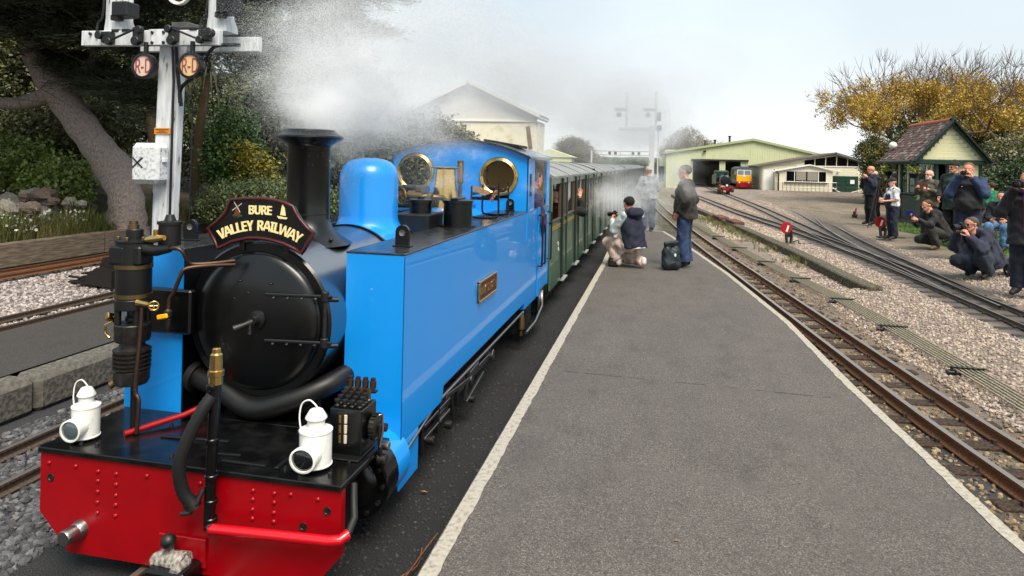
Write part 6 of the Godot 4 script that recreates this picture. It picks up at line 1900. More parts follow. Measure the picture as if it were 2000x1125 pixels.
func build_yard() -> void:
	# small black steam engine
	var o := thing("yard_steam_engine", "small black steam engine with red buffer beam standing in the yard", "steam engine", V(4.43, -0.2, -49))
	var c := 4.43
	var zf := -48.3
	var ax := Transform3D(Basis(V(1, 0, 0), V(0, 0, -1), V(0, 1, 0)), V(c, 0.78, 0))
	var mb := MB.new()
	mb.lathe(ax, [Vector2(0, 48.2), Vector2(0.25, 48.22), Vector2(0.33, 48.3), Vector2(0.36, 48.32), Vector2(0.36, 50.2), Vector2(0.42, 51.2)], 28)
	part("boiler", mb, M.black, o)
	box_part("buffer_beam", V(c, 0.24, zf + 0.2), V(0.95, 0.22, 0.06), M.red, o, 0.01)
	for s in [-1, 1]:
		lathe_part("buffer", V(c + s * 0.3, 0.24, zf + 0.23), V(0, 0, 1), [Vector2(0.05, 0), Vector2(0.05, 0.08), Vector2(0.08, 0.09), Vector2(0.08, 0.12), Vector2(0, 0.13)], M.maroon, o, 14)
		box_part("running_board", V(c + s * 0.40, 0.40, -50.0), V(0.20, 0.03, 3.4), M.satin, o, 0.0)
		for z in [-49.3, -50.1, -50.9]: lathe_part("wheel", V(c + s * 0.30, 0.10, z), V(s, 0, 0), disc_prof(0.28, -0.03, 0.03, 0.01), M.satin, o, 22)
		lathe_part("cylinder", V(c + s * 0.42, 0.12, zf), V(0, 0, -1), disc_prof(0.13, 0, 0.5, 0.01), M.green, o, 18)
		box_part("front_frame", V(c + s * 0.22, 0.05, zf + 0.1), V(0.05, 0.3, 0.5), M.satin, o, 0.0)
	lathe_part("front_lamp", V(c + 0.05, 0.46, zf + 0.18), V(0, 0, 1), disc_prof(0.075, 0, 0.12, 0.02), M.white, o, 14)
	lathe_part("brass_wheel_boss", V(c - 0.46, 0.05, -49.0), V(-1, 0, 0), disc_prof(0.12, 0, 0.06, 0.02), M.brass, o, 14)
	lathe_part("chimney", V(c, 1.1, -48.7), Vector3.UP, [Vector2(0.14, 0), Vector2(0.10, 0.05), Vector2(0.10, 0.16), Vector2(0.13, 0.2), Vector2(0.08, 0.2)], M.black, o, 18)
	lathe_part("dome", V(c, 1.1, -49.7), Vector3.UP, [Vector2(0.15, 0), Vector2(0.12, 0.05), Vector2(0.11, 0.12), Vector2(0, 0.17)], M.green, o, 18)
	box_part("cab", V(c, 0.95, -52.0), V(1.0, 1.0, 0.9), M.green, o, 0.08)
	box_part("tender", V(c, 0.75, -53.3), V(1.0, 0.7, 1.6), M.green, o, 0.04)
	box_part("side_panel", V(c - 0.5, 0.85, -50.7), V(0.03, 0.7, 1.6), grain("tendergreen", [Color(0.10, 0.13, 0.07), Color(0.25, 0.27, 0.17)], [0.3, 0.7], 0.6, 0.4), o, 0.01)
	# diesel with a yellow nose
	var d := thing("diesel_engine", "diesel locomotive with yellow front panel and red buffer beam by the shed", "locomotive", V(6.65, -0.2, -58))
	c = 6.68
	zf = -57.6
	box_part("body", V(c, 0.95, zf - 2.3), V(1.18, 1.2, 4.4), mat(Color(0.22, 0.28, 0.20), 0.4), d, 0.05)
	box_part("nose_panel", V(c, 0.80, zf - 0.07), V(1.17, 0.50, 0.10), M.yellow, d, 0.03)
	box_part("buffer_beam", V(c, 0.30, zf - 0.05), V(1.15, 0.44, 0.16), M.red, d, 0.04)
	box_part("cab_front", V(c, 1.30, zf - 0.1), V(1.12, 0.50, 0.08), mat(Color(0.85, 0.85, 0.82), 0.4), d, 0.04)
	for s in [-1, 1]:
		box_part("windscreen", V(c + s * 0.26, 1.29, zf - 0.055), V(0.44, 0.34, 0.02), mat(Color(0.45, 0.50, 0.55), 0.1), d, 0.01)
		lathe_part("headlight", V(c + s * 0.36, 0.50, zf + 0.0), V(0, 0, 1), disc_prof(0.06, 0, 0.04, 0.01), M.white, d, 12)
		lathe_part("buffer", V(c + s * 0.36, 0.33, zf + 0.02), V(0, 0, 1), disc_prof(0.08, 0, 0.14, 0.02), M.red, d, 12)
		for k in 3: box_part("side_window", V(c + s * 0.592, 1.25, zf - 0.6 - k * 1.1), V(0.01, 0.34, 0.5), M.darkglass, d, 0.0)
		box_part("grey_band", V(c + s * 0.594, 0.60, zf - 2.3), V(0.012, 0.24, 4.2), mat(Color(0.5, 0.48, 0.46), 0.5), d, 0.0)
	var mb2 := MB.new()
	mb2.prism(PackedVector2Array([Vector2(c - 0.6, 1.52), Vector2(c + 0.6, 1.52), Vector2(c + 0.5, 1.68), Vector2(c + 0.25, 1.76), Vector2(c - 0.25, 1.76), Vector2(c - 0.5, 1.68)]), zf - 4.5, zf - 0.05)
	part("roof", mb2, mat(Color(0.30, 0.32, 0.34), 0.6), d)
	for q in [[-0.1, 0.1], [0.25, 0.06]]: box_part("roof_box", V(c + q[0], 1.78, zf - 0.4), V(0.22, 0.08, 0.3), M.roofgrey, d, 0.01)
	for s in [-1, 1]:
		for z in [-58.5, -59.3, -61.0]: lathe_part("wheel", V(c + s * 0.25, 0.02, z), V(s, 0, 0), disc_prof(0.2, -0.03, 0.03, 0.01), M.satin, d, 18)
	lathe_part("nose_badge", V(c, 1.02, zf - 0.01), V(0, 0, 1), disc_prof(0.09, 0, 0.02, 0.005), M.white, d, 12)
	# bench with a slatted seat
	var b := thing("bench", "dark timber bench on the grass behind the photographers", "bench", V(7.75, 0, -17.4))
	for k in 3: box_part("slat", V(7.75, 0.44, -17.2 - k * 0.14), V(1.9, 0.035, 0.12), M.timber, b, 0.006)
	for k in 3: box_part("back_slat", V(7.75, 0.60 + k * 0.13, -17.66 - k * 0.03), V(1.9, 0.10, 0.03), M.timber, b, 0.006)
	for x in [6.95, 8.55]:
		for z in [-17.2, -17.6]: box_part("leg", V(x, 0.21, z), V(0.08, 0.43, 0.07), M.timber, b, 0.006)
		box_part("back_post", V(x, 0.68, -17.68), V(0.07, 0.5, 0.05), M.timber, b, 0.006, Basis(V(1, 0, 0), 0.2))
	# tripod
	var t := thing("tripod", "tall black camera tripod between the bald man and the person in dungarees", "tripod", V(6.5, -0.03, -22.6))
	for a in 3:
		var dx := cos(a * TAU / 3 + 0.4)
		var dz := sin(a * TAU / 3 + 0.4)
		tube_part("leg", [V(6.5 + dx * 0.03, 1.22, -22.6 + dz * 0.03), V(6.5 + dx * 0.42, -0.02, -22.6 + dz * 0.42)], [0.02, 0.012], M.satin, t, 6)
	tube_part("centre_column", [V(6.5, 0.9, -22.6), V(6.5, 1.45, -22.6)], 0.016, M.satin, t)
	box_part("head", V(6.5, 1.48, -22.6), V(0.09, 0.08, 0.11), M.satin, t, 0.01)
	tube_part("pan_handle", [V(6.5, 1.47, -22.55), V(6.62, 1.38, -22.3)], 0.01, M.satin, t)
# one continuous skin round a set of tapered capsules [a, b, ra, rb, cut_at_b], meshed as surface nets
func sdf(mb: MB, bones: Array, cell: float, k: float, clips := [], wrinkle := 0.0) -> void:
	var lo := Vector3(1e9, 1e9, 1e9)
	var hi := -lo
	for b in bones:
		var r: float = maxf(b[2], b[3]) + cell * 2.5
		for q in [b[0], b[1]]:
			lo = lo.min(q - Vector3.ONE * r)
			hi = hi.max(q + Vector3.ONE * r)
	var nx := int((hi.x - lo.x) / cell) + 2
	var ny := int((hi.y - lo.y) / cell) + 2
	var nz := int((hi.z - lo.z) / cell) + 2
	var f := PackedFloat32Array()
	f.resize(nx * ny * nz)
	f.fill(cell * 3.0)
	var sy := nx
	var sz := nx * ny
	for b in bones:
		var a: Vector3 = b[0]
		var e: Vector3 = b[1]
		var ra: float = b[2]
		var rb: float = b[3]
		var cut: bool = b.size() > 4 and b[4]
		var d := e - a
		var l2 := maxf(d.length_squared(), 1e-9)
		var dn := d / sqrt(l2)
		var rr := maxf(ra, rb) + cell * 3.0 + k
		var mn := (a.min(e) - Vector3.ONE * rr - lo) / cell
		var mx := (a.max(e) + Vector3.ONE * rr - lo) / cell
		for z in range(maxi(0, int(mn.z)), mini(nz, int(mx.z) + 2)):
			for y in range(maxi(0, int(mn.y)), mini(ny, int(mx.y) + 2)):
				var i := z * sz + y * sy
				for x in range(maxi(0, int(mn.x)), mini(nx, int(mx.x) + 2)):
					var p := Vector3(x, y, z) * cell + lo
					var t := clampf((p - a).dot(d) / l2, 0.0, 1.0)
					var v := p.distance_to(a + d * t) - lerpf(ra, rb, t)
					if cut: v = maxf(v, (p - e).dot(dn))
					var o := f[i + x]
					var h := maxf(k - absf(v - o), 0.0)
					f[i + x] = minf(v, o) - h * h * 0.25 / k
	if wrinkle > 0.0:
		for z in nz:
			for y in ny:
				var i := z * sz + y * sy
				for x in nx:
					if absf(f[i + x]) < cell * 2.5:
						var p := Vector3(x, y, z) * cell + lo
						f[i + x] += (sin(p.y * 47.0 + p.x * 19.0 + sin(p.z * 27.0 + p.x * 11.0) * 2.2) * 0.6 + sin(p.y * 26.0 - p.z * 33.0 + p.x * 21.0)) * wrinkle
	if not clips.is_empty():
		for z in nz:
			for y in ny:
				var i := z * sz + y * sy
				for x in nx:
					if f[i + x] < cell * 2.0:
						var p := Vector3(x, y, z) * cell + lo
						for c in clips: f[i + x] = maxf(f[i + x], (p - c[0]).dot(c[1]))
	var vid := {}
	var vs := PackedVector3Array()
	var ns := PackedVector3Array()
	for z in nz - 1:
		for y in ny - 1:
			var row := z * sz + y * sy
			for x in nx - 1:
				var i := row + x
				var f0 := f[i]
				if f0 > cell * 2.2 or f0 < -cell * 2.2: continue
				var f1 := f[i + 1]
				var f2 := f[i + sy]
				var f3 := f[i + sy + 1]
				var f4 := f[i + sz]
				var f5 := f[i + sz + 1]
				var f6 := f[i + sz + sy]
				var f7 := f[i + sz + sy + 1]
				var m := int(f0 < 0) + int(f1 < 0) + int(f2 < 0) + int(f3 < 0) + int(f4 < 0) + int(f5 < 0) + int(f6 < 0) + int(f7 < 0)
				if m == 0 or m == 8: continue
				var s := Vector3()
				var c := 0
				if (f0 < 0) != (f1 < 0): s += Vector3(f0 / (f0 - f1), 0, 0); c += 1
				if (f2 < 0) != (f3 < 0): s += Vector3(f2 / (f2 - f3), 1, 0); c += 1
				if (f4 < 0) != (f5 < 0): s += Vector3(f4 / (f4 - f5), 0, 1); c += 1
				if (f6 < 0) != (f7 < 0): s += Vector3(f6 / (f6 - f7), 1, 1); c += 1
				if (f0 < 0) != (f2 < 0): s += Vector3(0, f0 / (f0 - f2), 0); c += 1
				if (f1 < 0) != (f3 < 0): s += Vector3(1, f1 / (f1 - f3), 0); c += 1
				if (f4 < 0) != (f6 < 0): s += Vector3(0, f4 / (f4 - f6), 1); c += 1
				if (f5 < 0) != (f7 < 0): s += Vector3(1, f5 / (f5 - f7), 1); c += 1
				if (f0 < 0) != (f4 < 0): s += Vector3(0, 0, f0 / (f0 - f4)); c += 1
				if (f1 < 0) != (f5 < 0): s += Vector3(1, 0, f1 / (f1 - f5)); c += 1
				if (f2 < 0) != (f6 < 0): s += Vector3(0, 1, f2 / (f2 - f6)); c += 1
				if (f3 < 0) != (f7 < 0): s += Vector3(1, 1, f3 / (f3 - f7)); c += 1
				vid[i] = vs.size()
				vs.append((Vector3(x, y, z) + s / c) * cell + lo)
				ns.append(Vector3(f1 - f0 + f3 - f2 + f5 - f4 + f7 - f6, f2 - f0 + f3 - f1 + f6 - f4 + f7 - f5, f4 - f0 + f5 - f1 + f6 - f2 + f7 - f3).normalized())
	var offs := [[1, sy, sz], [sy, sz, 1], [sz, 1, sy]]
	for i in vid:
		for o in offs:
			var j: int = i + o[0]
			if j >= f.size() or (f[i] < 0) == (f[j] < 0): continue
			var a = vid.get(i)
			var b = vid.get(i - o[1])
			var c = vid.get(i - o[1] - o[2])
			var d = vid.get(i - o[2])
			if b == null or c == null or d == null: continue
			mb.tri(vs[a], vs[b], vs[c], ns[a], ns[b], ns[c])
			mb.tri(vs[a], vs[c], vs[d], ns[a], ns[c], ns[d])

var head_mb: MB
var hand_mbs := {}

func head_shape() -> MB:
	if head_mb == null:
		head_mb = MB.new()
		var b := [[V(0, 0.035, 0.02), V(0, 0.035, -0.035), 0.078, 0.080], [V(0, -0.015, 0.04), V(0, -0.065, 0.048), 0.057, 0.040], [V(0, -0.095, 0.066), V(0, -0.09, 0.05), 0.020, 0.024],
			[V(0, 0.004, 0.094), V(0, -0.034, 0.112), 0.007, 0.013], [V(-0.03, 0.026, 0.086), V(0.03, 0.026, 0.086), 0.011, 0.011], [V(-0.02, -0.068, 0.088), V(0.02, -0.068, 0.088), 0.007, 0.007], [V(0, -0.06, -0.01), V(0, -0.14, -0.02), 0.052, 0.054]]
		for s in [-1, 1]:
			b.append([V(s * 0.045, -0.055, 0.01), V(s * 0.012, -0.095, 0.055), 0.026, 0.022])
			b.append([V(s * 0.080, 0.012, -0.005), V(s * 0.078, -0.028, 0.002), 0.014, 0.009])
			b.append([V(s * 0.034, -0.018, 0.07), V(s * 0.03, -0.03, 0.074), 0.020, 0.018])
		sdf(head_mb, b, 0.008, 0.018)
	return head_mb

# wrist at the origin, fingers along +y, palm towards +z, thumb on +x
func hand_shape(kind: String) -> MB:
	if not hand_mbs.has(kind):
		var mb := MB.new()
		var b := [[V(0, -0.02, 0), V(0, 0.02, 0), 0.024, 0.026], [V(-0.022, 0.03, 0), V(-0.024, 0.08, 0), 0.014, 0.013], [V(0.0, 0.03, 0), V(0.0, 0.085, 0), 0.015, 0.013], [V(0.020, 0.03, 0), V(0.024, 0.08, 0), 0.015, 0.013]]
		var curl: float = {"grip": 1.15, "relaxed": 0.5, "open": 0.06}[kind]
		var spread: float = {"grip": 0.05, "relaxed": 0.08, "open": 0.17}[kind]
		for i in 4:
			var ln: float = [0.072, 0.083, 0.077, 0.06][i]
			var p := V(0.030 - i * 0.0205, [0.085, 0.09, 0.086, 0.076][i], 0)
			var side := (1.5 - i) * spread
			var a := curl * 0.55
			for s in 3:
				var d := V(sin(side), cos(side) * cos(a), sin(a))
				var q: Vector3 = p + d.normalized() * ln * [0.45, 0.31, 0.24][s]
				b.append([p, q, [0.0095, 0.0085, 0.0078][s], [0.0085, 0.0078, 0.007][s]])
				p = q
				a += curl * 0.85
		var tp := V(0.024, 0.02, 0.006)
		var open := kind == "open"
		for s in 3:
			var d := V(0.75 if s == 0 or open else 0.25, 0.6, 0.25 if open else 0.55).normalized()
			var q: Vector3 = tp + d * [0.038, 0.032, 0.026][s]
			b.append([tp, q, [0.014, 0.011, 0.0095][s], [0.011, 0.0095, 0.008][s]])
			tp = q
		sdf(mb, b, 0.0055, 0.006)
		hand_mbs[kind] = mb
	return hand_mbs[kind]

const STAND := {"pel": Vector3(0, 0.95, 0), "che": Vector3(0, 1.28, 0.01), "nek": Vector3(0, 1.47, -0.01), "hed": Vector3(0, 1.63, 0.03), "look": Vector3(0, 0, 1),
	"shL": Vector3(0.185, 1.41, 0), "elL": Vector3(0.25, 1.13, -0.02), "wrL": Vector3(0.24, 0.89, 0.06), "shR": Vector3(-0.185, 1.41, 0), "elR": Vector3(-0.25, 1.13, -0.02), "wrR": Vector3(-0.24, 0.89, 0.06),
	"hiL": Vector3(0.095, 0.92, 0), "knL": Vector3(0.105, 0.5, 0.02), "anL": Vector3(0.11, 0.09, -0.03), "toL": Vector3(0.13, 0.03, 0.15), "hiR": Vector3(-0.095, 0.92, 0), "knR": Vector3(-0.105, 0.5, 0.02), "anR": Vector3(-0.11, 0.09, -0.03), "toR": Vector3(-0.13, 0.03, 0.15)}

func fabric(c: Color) -> StandardMaterial3D:
	var key := "fab" + c.to_html()
	if not M.has(key):
		var m := grain("cloth", [Color(0.62, 0.62, 0.62), Color(1, 1, 1)], [0.25, 0.75], 0.45, 0.85, 0.0, 0.012, 4, false, 256)
		m.albedo_color = Color(minf(c.r * 1.2, 1), minf(c.g * 1.2, 1), minf(c.b * 1.2, 1))
		m.rim_enabled = true
		m.rim = 0.25
		M[key] = m
	return M[key]

func person(label: String, at: Vector3, yaw: float, sc: float, J0: Dictionary, S: Dictionary, group := "") -> Node3D:
	var J := STAND.duplicate()
	for q in J0: J[q] = J0[q]
	var o := thing("person", label, "person", at, group, yaw)
	o.scale = Vector3.ONE * sc
	var cell: float = S.get("cell", 0.02)
	var bulk: float = S.get("bulk", 1.0)
	var belly: float = S.get("belly", 0.0)
	var skin := mat(S.get("skin", Color(0.78, 0.54, 0.43)), 0.6)
	skin.subsurf_scatter_enabled = true
	skin.subsurf_scatter_strength = 0.15
	var up: Vector3 = (J.nek - J.pel).normalized()
	var lat: Vector3 = (J.shL - J.shR).normalized()
	var fro := lat.cross(up).normalized()
	var hipx: Vector3 = (J.hiL - J.hiR).normalized()
	# the body: one continuous surface
	var b := []
	b.append([J.pel + hipx * 0.06, J.pel - hipx * 0.06, 0.10, 0.10])
	b.append([J.pel, J.che, 0.11, 0.115])
	b.append([J.che + lat * 0.06, J.che - lat * 0.06, 0.105, 0.105])
	b.append([J.shL - lat * 0.03, J.shR + lat * 0.03, 0.06, 0.06])
	b.append([J.che.lerp(J.nek, 0.6), J.nek.lerp(J.hed, 0.5), 0.065, 0.055])
	for s in ["L", "R"]:
		b.append([J["sh" + s], J["el" + s], 0.048, 0.04])
		b.append([J["el" + s], J["wr" + s], 0.038, 0.026])
		b.append([J["hi" + s], J["kn" + s], 0.08, 0.055])
		b.append([J["kn" + s], J["an" + s], 0.052, 0.038])
		b.append([J["an" + s], J["to" + s], 0.035, 0.028])
	var mb := MB.new()
	sdf(mb, b, cell * 1.25, 0.03)
	var look: Vector3 = J.look.normalized()
	var hu: Vector3 = J.get("headup", Vector3.UP)
	var hx: Vector3 = hu.cross(look).normalized()
	var hb := Basis(hx, look.cross(hx).normalized(), look)
	var hxf := Transform3D(hb, J.hed)
	mb.add(head_shape(), hxf)
	for s in ["L", "R"]:
		var kind: String = S.get("hand" + s, "relaxed")
		if kind == "none": continue
		var d: Vector3 = J.get("hd" + s, (J["wr" + s] - J["el" + s])).normalized()
		var pn: Vector3 = J.get("palm" + s, -lat if s == "L" else lat)
		pn = (pn - d * pn.dot(d)).normalized()
		var th := d.cross(pn)
		# the thumb points forward: mirror for the side that needs it
		var want: Vector3 = J.get("thumb" + s, fro)
		var bs := Basis(th if th.dot(want) > 0 else -th, d, pn)
		var hm := MB.new()
		hm.add(hand_shape(kind), Transform3D(bs, J["wr" + s]))
		mb.v.append_array(hm.v)
		mb.n.append_array(hm.n)
		mb.c.append_array(hm.c)
	var body := part("body", mb, skin, o, true)
	# eyes
	for s in [-1, 1]:
		var em := MB.new()
		em.ell(hxf * V(s * 0.031, 0.006, 0.083), V(0.011, 0.006, 0.008), hb, 8, 6)
		part("eye", em, mat(Color(0.10, 0.07, 0.06), 0.2), body, true)
	# trousers
	var tb := []
	var g: float = 0.016 * bulk
	tb.append([J.pel + hipx * 0.06 + up * 0.02, J.pel - hipx * 0.06 + up * 0.02, 0.112 + g * 0.5 + belly * 0.4, 0.112 + g * 0.5 + belly * 0.4])
	for s in ["L", "R"]:
		tb.append([J["hi" + s], J["kn" + s], 0.095 + g, 0.072 + g])
		tb.append([J["kn" + s], J["an" + s].lerp(J["kn" + s], 0.03), 0.068 + g, 0.066 + g, true])
	mb = MB.new()
	sdf(mb, tb, cell, 0.03, [], 0.004)
	part("trousers", mb, fabric(S.get("bottom", Color(0.06, 0.07, 0.10))), o, true)
	# shoes
	for s in ["L", "R"]:
		mb = MB.new()
		var a: Vector3 = J["an" + s]
		var t: Vector3 = J["to" + s]
		sdf(mb, [[a + V(0, -0.015, 0), a.lerp(t, 0.5), 0.048, 0.046], [a.lerp(t, 0.4), t, 0.048, 0.036], [a + V(0, 0.02, 0), a + V(0, 0.03, 0), 0.046, 0.046]], 0.016, 0.02)
		part("shoe", mb, mat(S.get("shoe", Color(0.06, 0.05, 0.05)), 0.6), o, true)
	# top garment
	var top: Color = S.get("top", Color(0.06, 0.07, 0.10))
	var jb := []
	var w: float = 0.022 * bulk
	var hem: float = S.get("hem", 0.05)
	jb.append([J.che, J.pel - up * hem, 0.13 + w, 0.135 + w * 1.5 + belly * 0.5, true])
	for s in [-1, 1]:
		jb.append([J.che + lat * 0.07 * s, J.pel + hipx * 0.05 * s - up * hem, 0.115 + w, 0.13 + w * 1.5, true])
	if belly > 0.0: jb.append([J.pel.lerp(J.che, 0.25) + fro * belly, J.pel.lerp(J.che, 0.65) + fro * belly * 0.6, 0.12 + belly * 0.5, 0.11 + belly * 0.3])
	jb.append([J.shL - lat * 0.02, J.shR + lat * 0.02, 0.068 + w * 0.6, 0.068 + w * 0.6])
	jb.append([J.che.lerp(J.nek, 0.7), J.nek.lerp(J.hed, 0.28), 0.085 + w * 0.4, 0.07, true])
	var sl: float = S.get("sleeve", 0.97)
	var arms := []
	for s in ["L", "R"]:
		arms.append([J["sh" + s], J["el" + s], 0.062 + w * 0.8, 0.052 + w * 0.8, sl < 0.5])
		if sl > 0.5: arms.append([J["el" + s], J["el" + s].lerp(J["wr" + s], sl), 0.052 + w * 0.7, 0.041 + w * 0.5, true])
	var sleeve_col: Color = S.get("sleeves", top)
	if sleeve_col == top:
		jb.append_array(arms)
	else:
		mb = MB.new()
		sdf(mb, arms, cell, 0.03, [], 0.003)
		part("sleeves", mb, fabric(sleeve_col), o, true)
	mb = MB.new()
	jb.append_array(S.get("drape", []))
	sdf(mb, jb, cell, 0.035, [], 0.006)
	part(S.get("garment", "jacket"), mb, fabric(top), o, true)
	# hair or hat
	var hk: String = S.get("hair_kind", "short")
	var hc: Color = S.get("hair", Color(0.18, 0.12, 0.08))
	mb = MB.new()
	if hk == "short" or hk == "long" or hk == "fringe":
		var hbns := [[V(0, 0.044, 0.014), V(0, 0.042, -0.042), 0.0815, 0.085]]
		if hk == "long": hbns.append_array([[V(0.06, 0.0, -0.03), V(0.07, -0.08, -0.02), 0.045, 0.035], [V(-0.06, 0.0, -0.03), V(-0.07, -0.08, -0.02), 0.045, 0.035], [V(0, 0.0, -0.07), V(0, -0.07, -0.06), 0.06, 0.05]])
		sdf(mb, hbns, 0.010, 0.02, [[V(0, 0.058 if hk == "short" else 0.05, 0.048), V(0, -0.62, 0.78)]], 0.002)
	elif hk == "bald":
		sdf(mb, [[V(0, 0.02, 0.0), V(0, 0.0, -0.045), 0.083, 0.078]], 0.010, 0.02, [[V(0, 0.028, 0), V(0, 1, 0)], [V(0, 0, 0.008), V(0, 0, 1)]])
	elif hk == "beanie":
		sdf(mb, [[V(0, 0.055, 0.012), V(0, 0.05, -0.035), 0.092, 0.092], [V(0, 0.10, -0.02), V(0, 0.115, -0.02), 0.07, 0.06]], 0.010, 0.02, [[V(0, 0.032, 0), V(0, -1, 0.1)]], 0.002)
	elif hk == "cap":
		sdf(mb, [[V(0, 0.06, 0.015), V(0, 0.055, -0.04), 0.092, 0.092]], 0.010, 0.02, [[V(0, 0.045, 0), V(0, -1, 0)]])
		sdf(mb, [[V(-0.04, 0.055, 0.11), V(0.04, 0.055, 0.11), 0.035, 0.035]], 0.008, 0.02, [[V(0, 0.062, 0), V(0, 1, -0.3)]])
	var hm2 := MB.new()
	hm2.add(mb, hxf)
	part({"beanie": "beanie", "cap": "cap"}.get(hk, "hair"), hm2, fabric(hc), o, true)
	if S.has("beard"):
		mb = MB.new()
		sdf(mb, [[V(0.04, -0.06, 0.03), V(0.0, -0.098, 0.062), 0.034, 0.030], [V(-0.04, -0.06, 0.03), V(0.0, -0.098, 0.062), 0.034, 0.030], [V(-0.02, -0.052, 0.092), V(0.02, -0.052, 0.092), 0.012, 0.012]], 0.009, 0.015)
		hm2 = MB.new()
		hm2.add(mb, hxf)
		part("beard", hm2, mat(S.beard, 0.9), o, true)
	if S.has("glasses"):
		hm2 = MB.new()
		for s in [-1, 1]:
			hm2.ell(hxf * V(s * 0.033, 0.004, 0.098), V(0.026, 0.019, 0.006), hb, 10, 6)
			hm2.cyl(hxf * V(s * 0.06, 0.008, 0.09), hxf * V(s * 0.083, 0.012, 0.0), 0.003, -1, 5)
		hm2.cyl(hxf * V(-0.02, 0.008, 0.10), hxf * V(0.02, 0.008, 0.10), 0.003, -1, 5)
		part("glasses", hm2, mat(S.glasses, 0.15), o, true)
	return o

func camera_thing(label: String, p: Vector3, yaw: float, sc := 1.0, pitch := 0.0) -> void:
	var o := thing("camera", label, "camera", p, "", yaw)
	o.rotation.x = pitch
	o.scale = Vector3.ONE * sc
	var mb := MB.new()
	mb.box(V(0, 0, 0), V(0.135, 0.085, 0.055), Basis(), 0.012)
	mb.box(V(0, 0.05, 0.0), V(0.05, 0.035, 0.05), Basis(), 0.012)
	mb.box(V(-0.055, 0, 0.025), V(0.03, 0.08, 0.03), Basis(), 0.01)
	part("body", mb, M.satin, o, true)
	mb = MB.new()
	mb.lathe(Transform3D(Basis(V(1, 0, 0), V(0, 0, 1), V(0, -1, 0)), V(0.005, -0.002, 0.025)), [Vector2(0.034, 0), Vector2(0.034, 0.04), Vector2(0.037, 0.042), Vector2(0.037, 0.085), Vector2(0.042, 0.09), Vector2(0.042, 0.115), Vector2(0.036, 0.115), Vector2(0.034, 0.10)], 20)
	part("lens_barrel", mb, M.satin, o, true)
	mb = MB.new()
	mb.ell(V(0.005, -0.002, 0.125), V(0.034, 0.034, 0.010), Basis(), 14, 8)
	part("lens_glass", mb, M.darkglass, o, true)

# a held thing, given in the holder's own frame
func held(p: Node3D, q: Vector3) -> Vector3:
	return p.transform * q

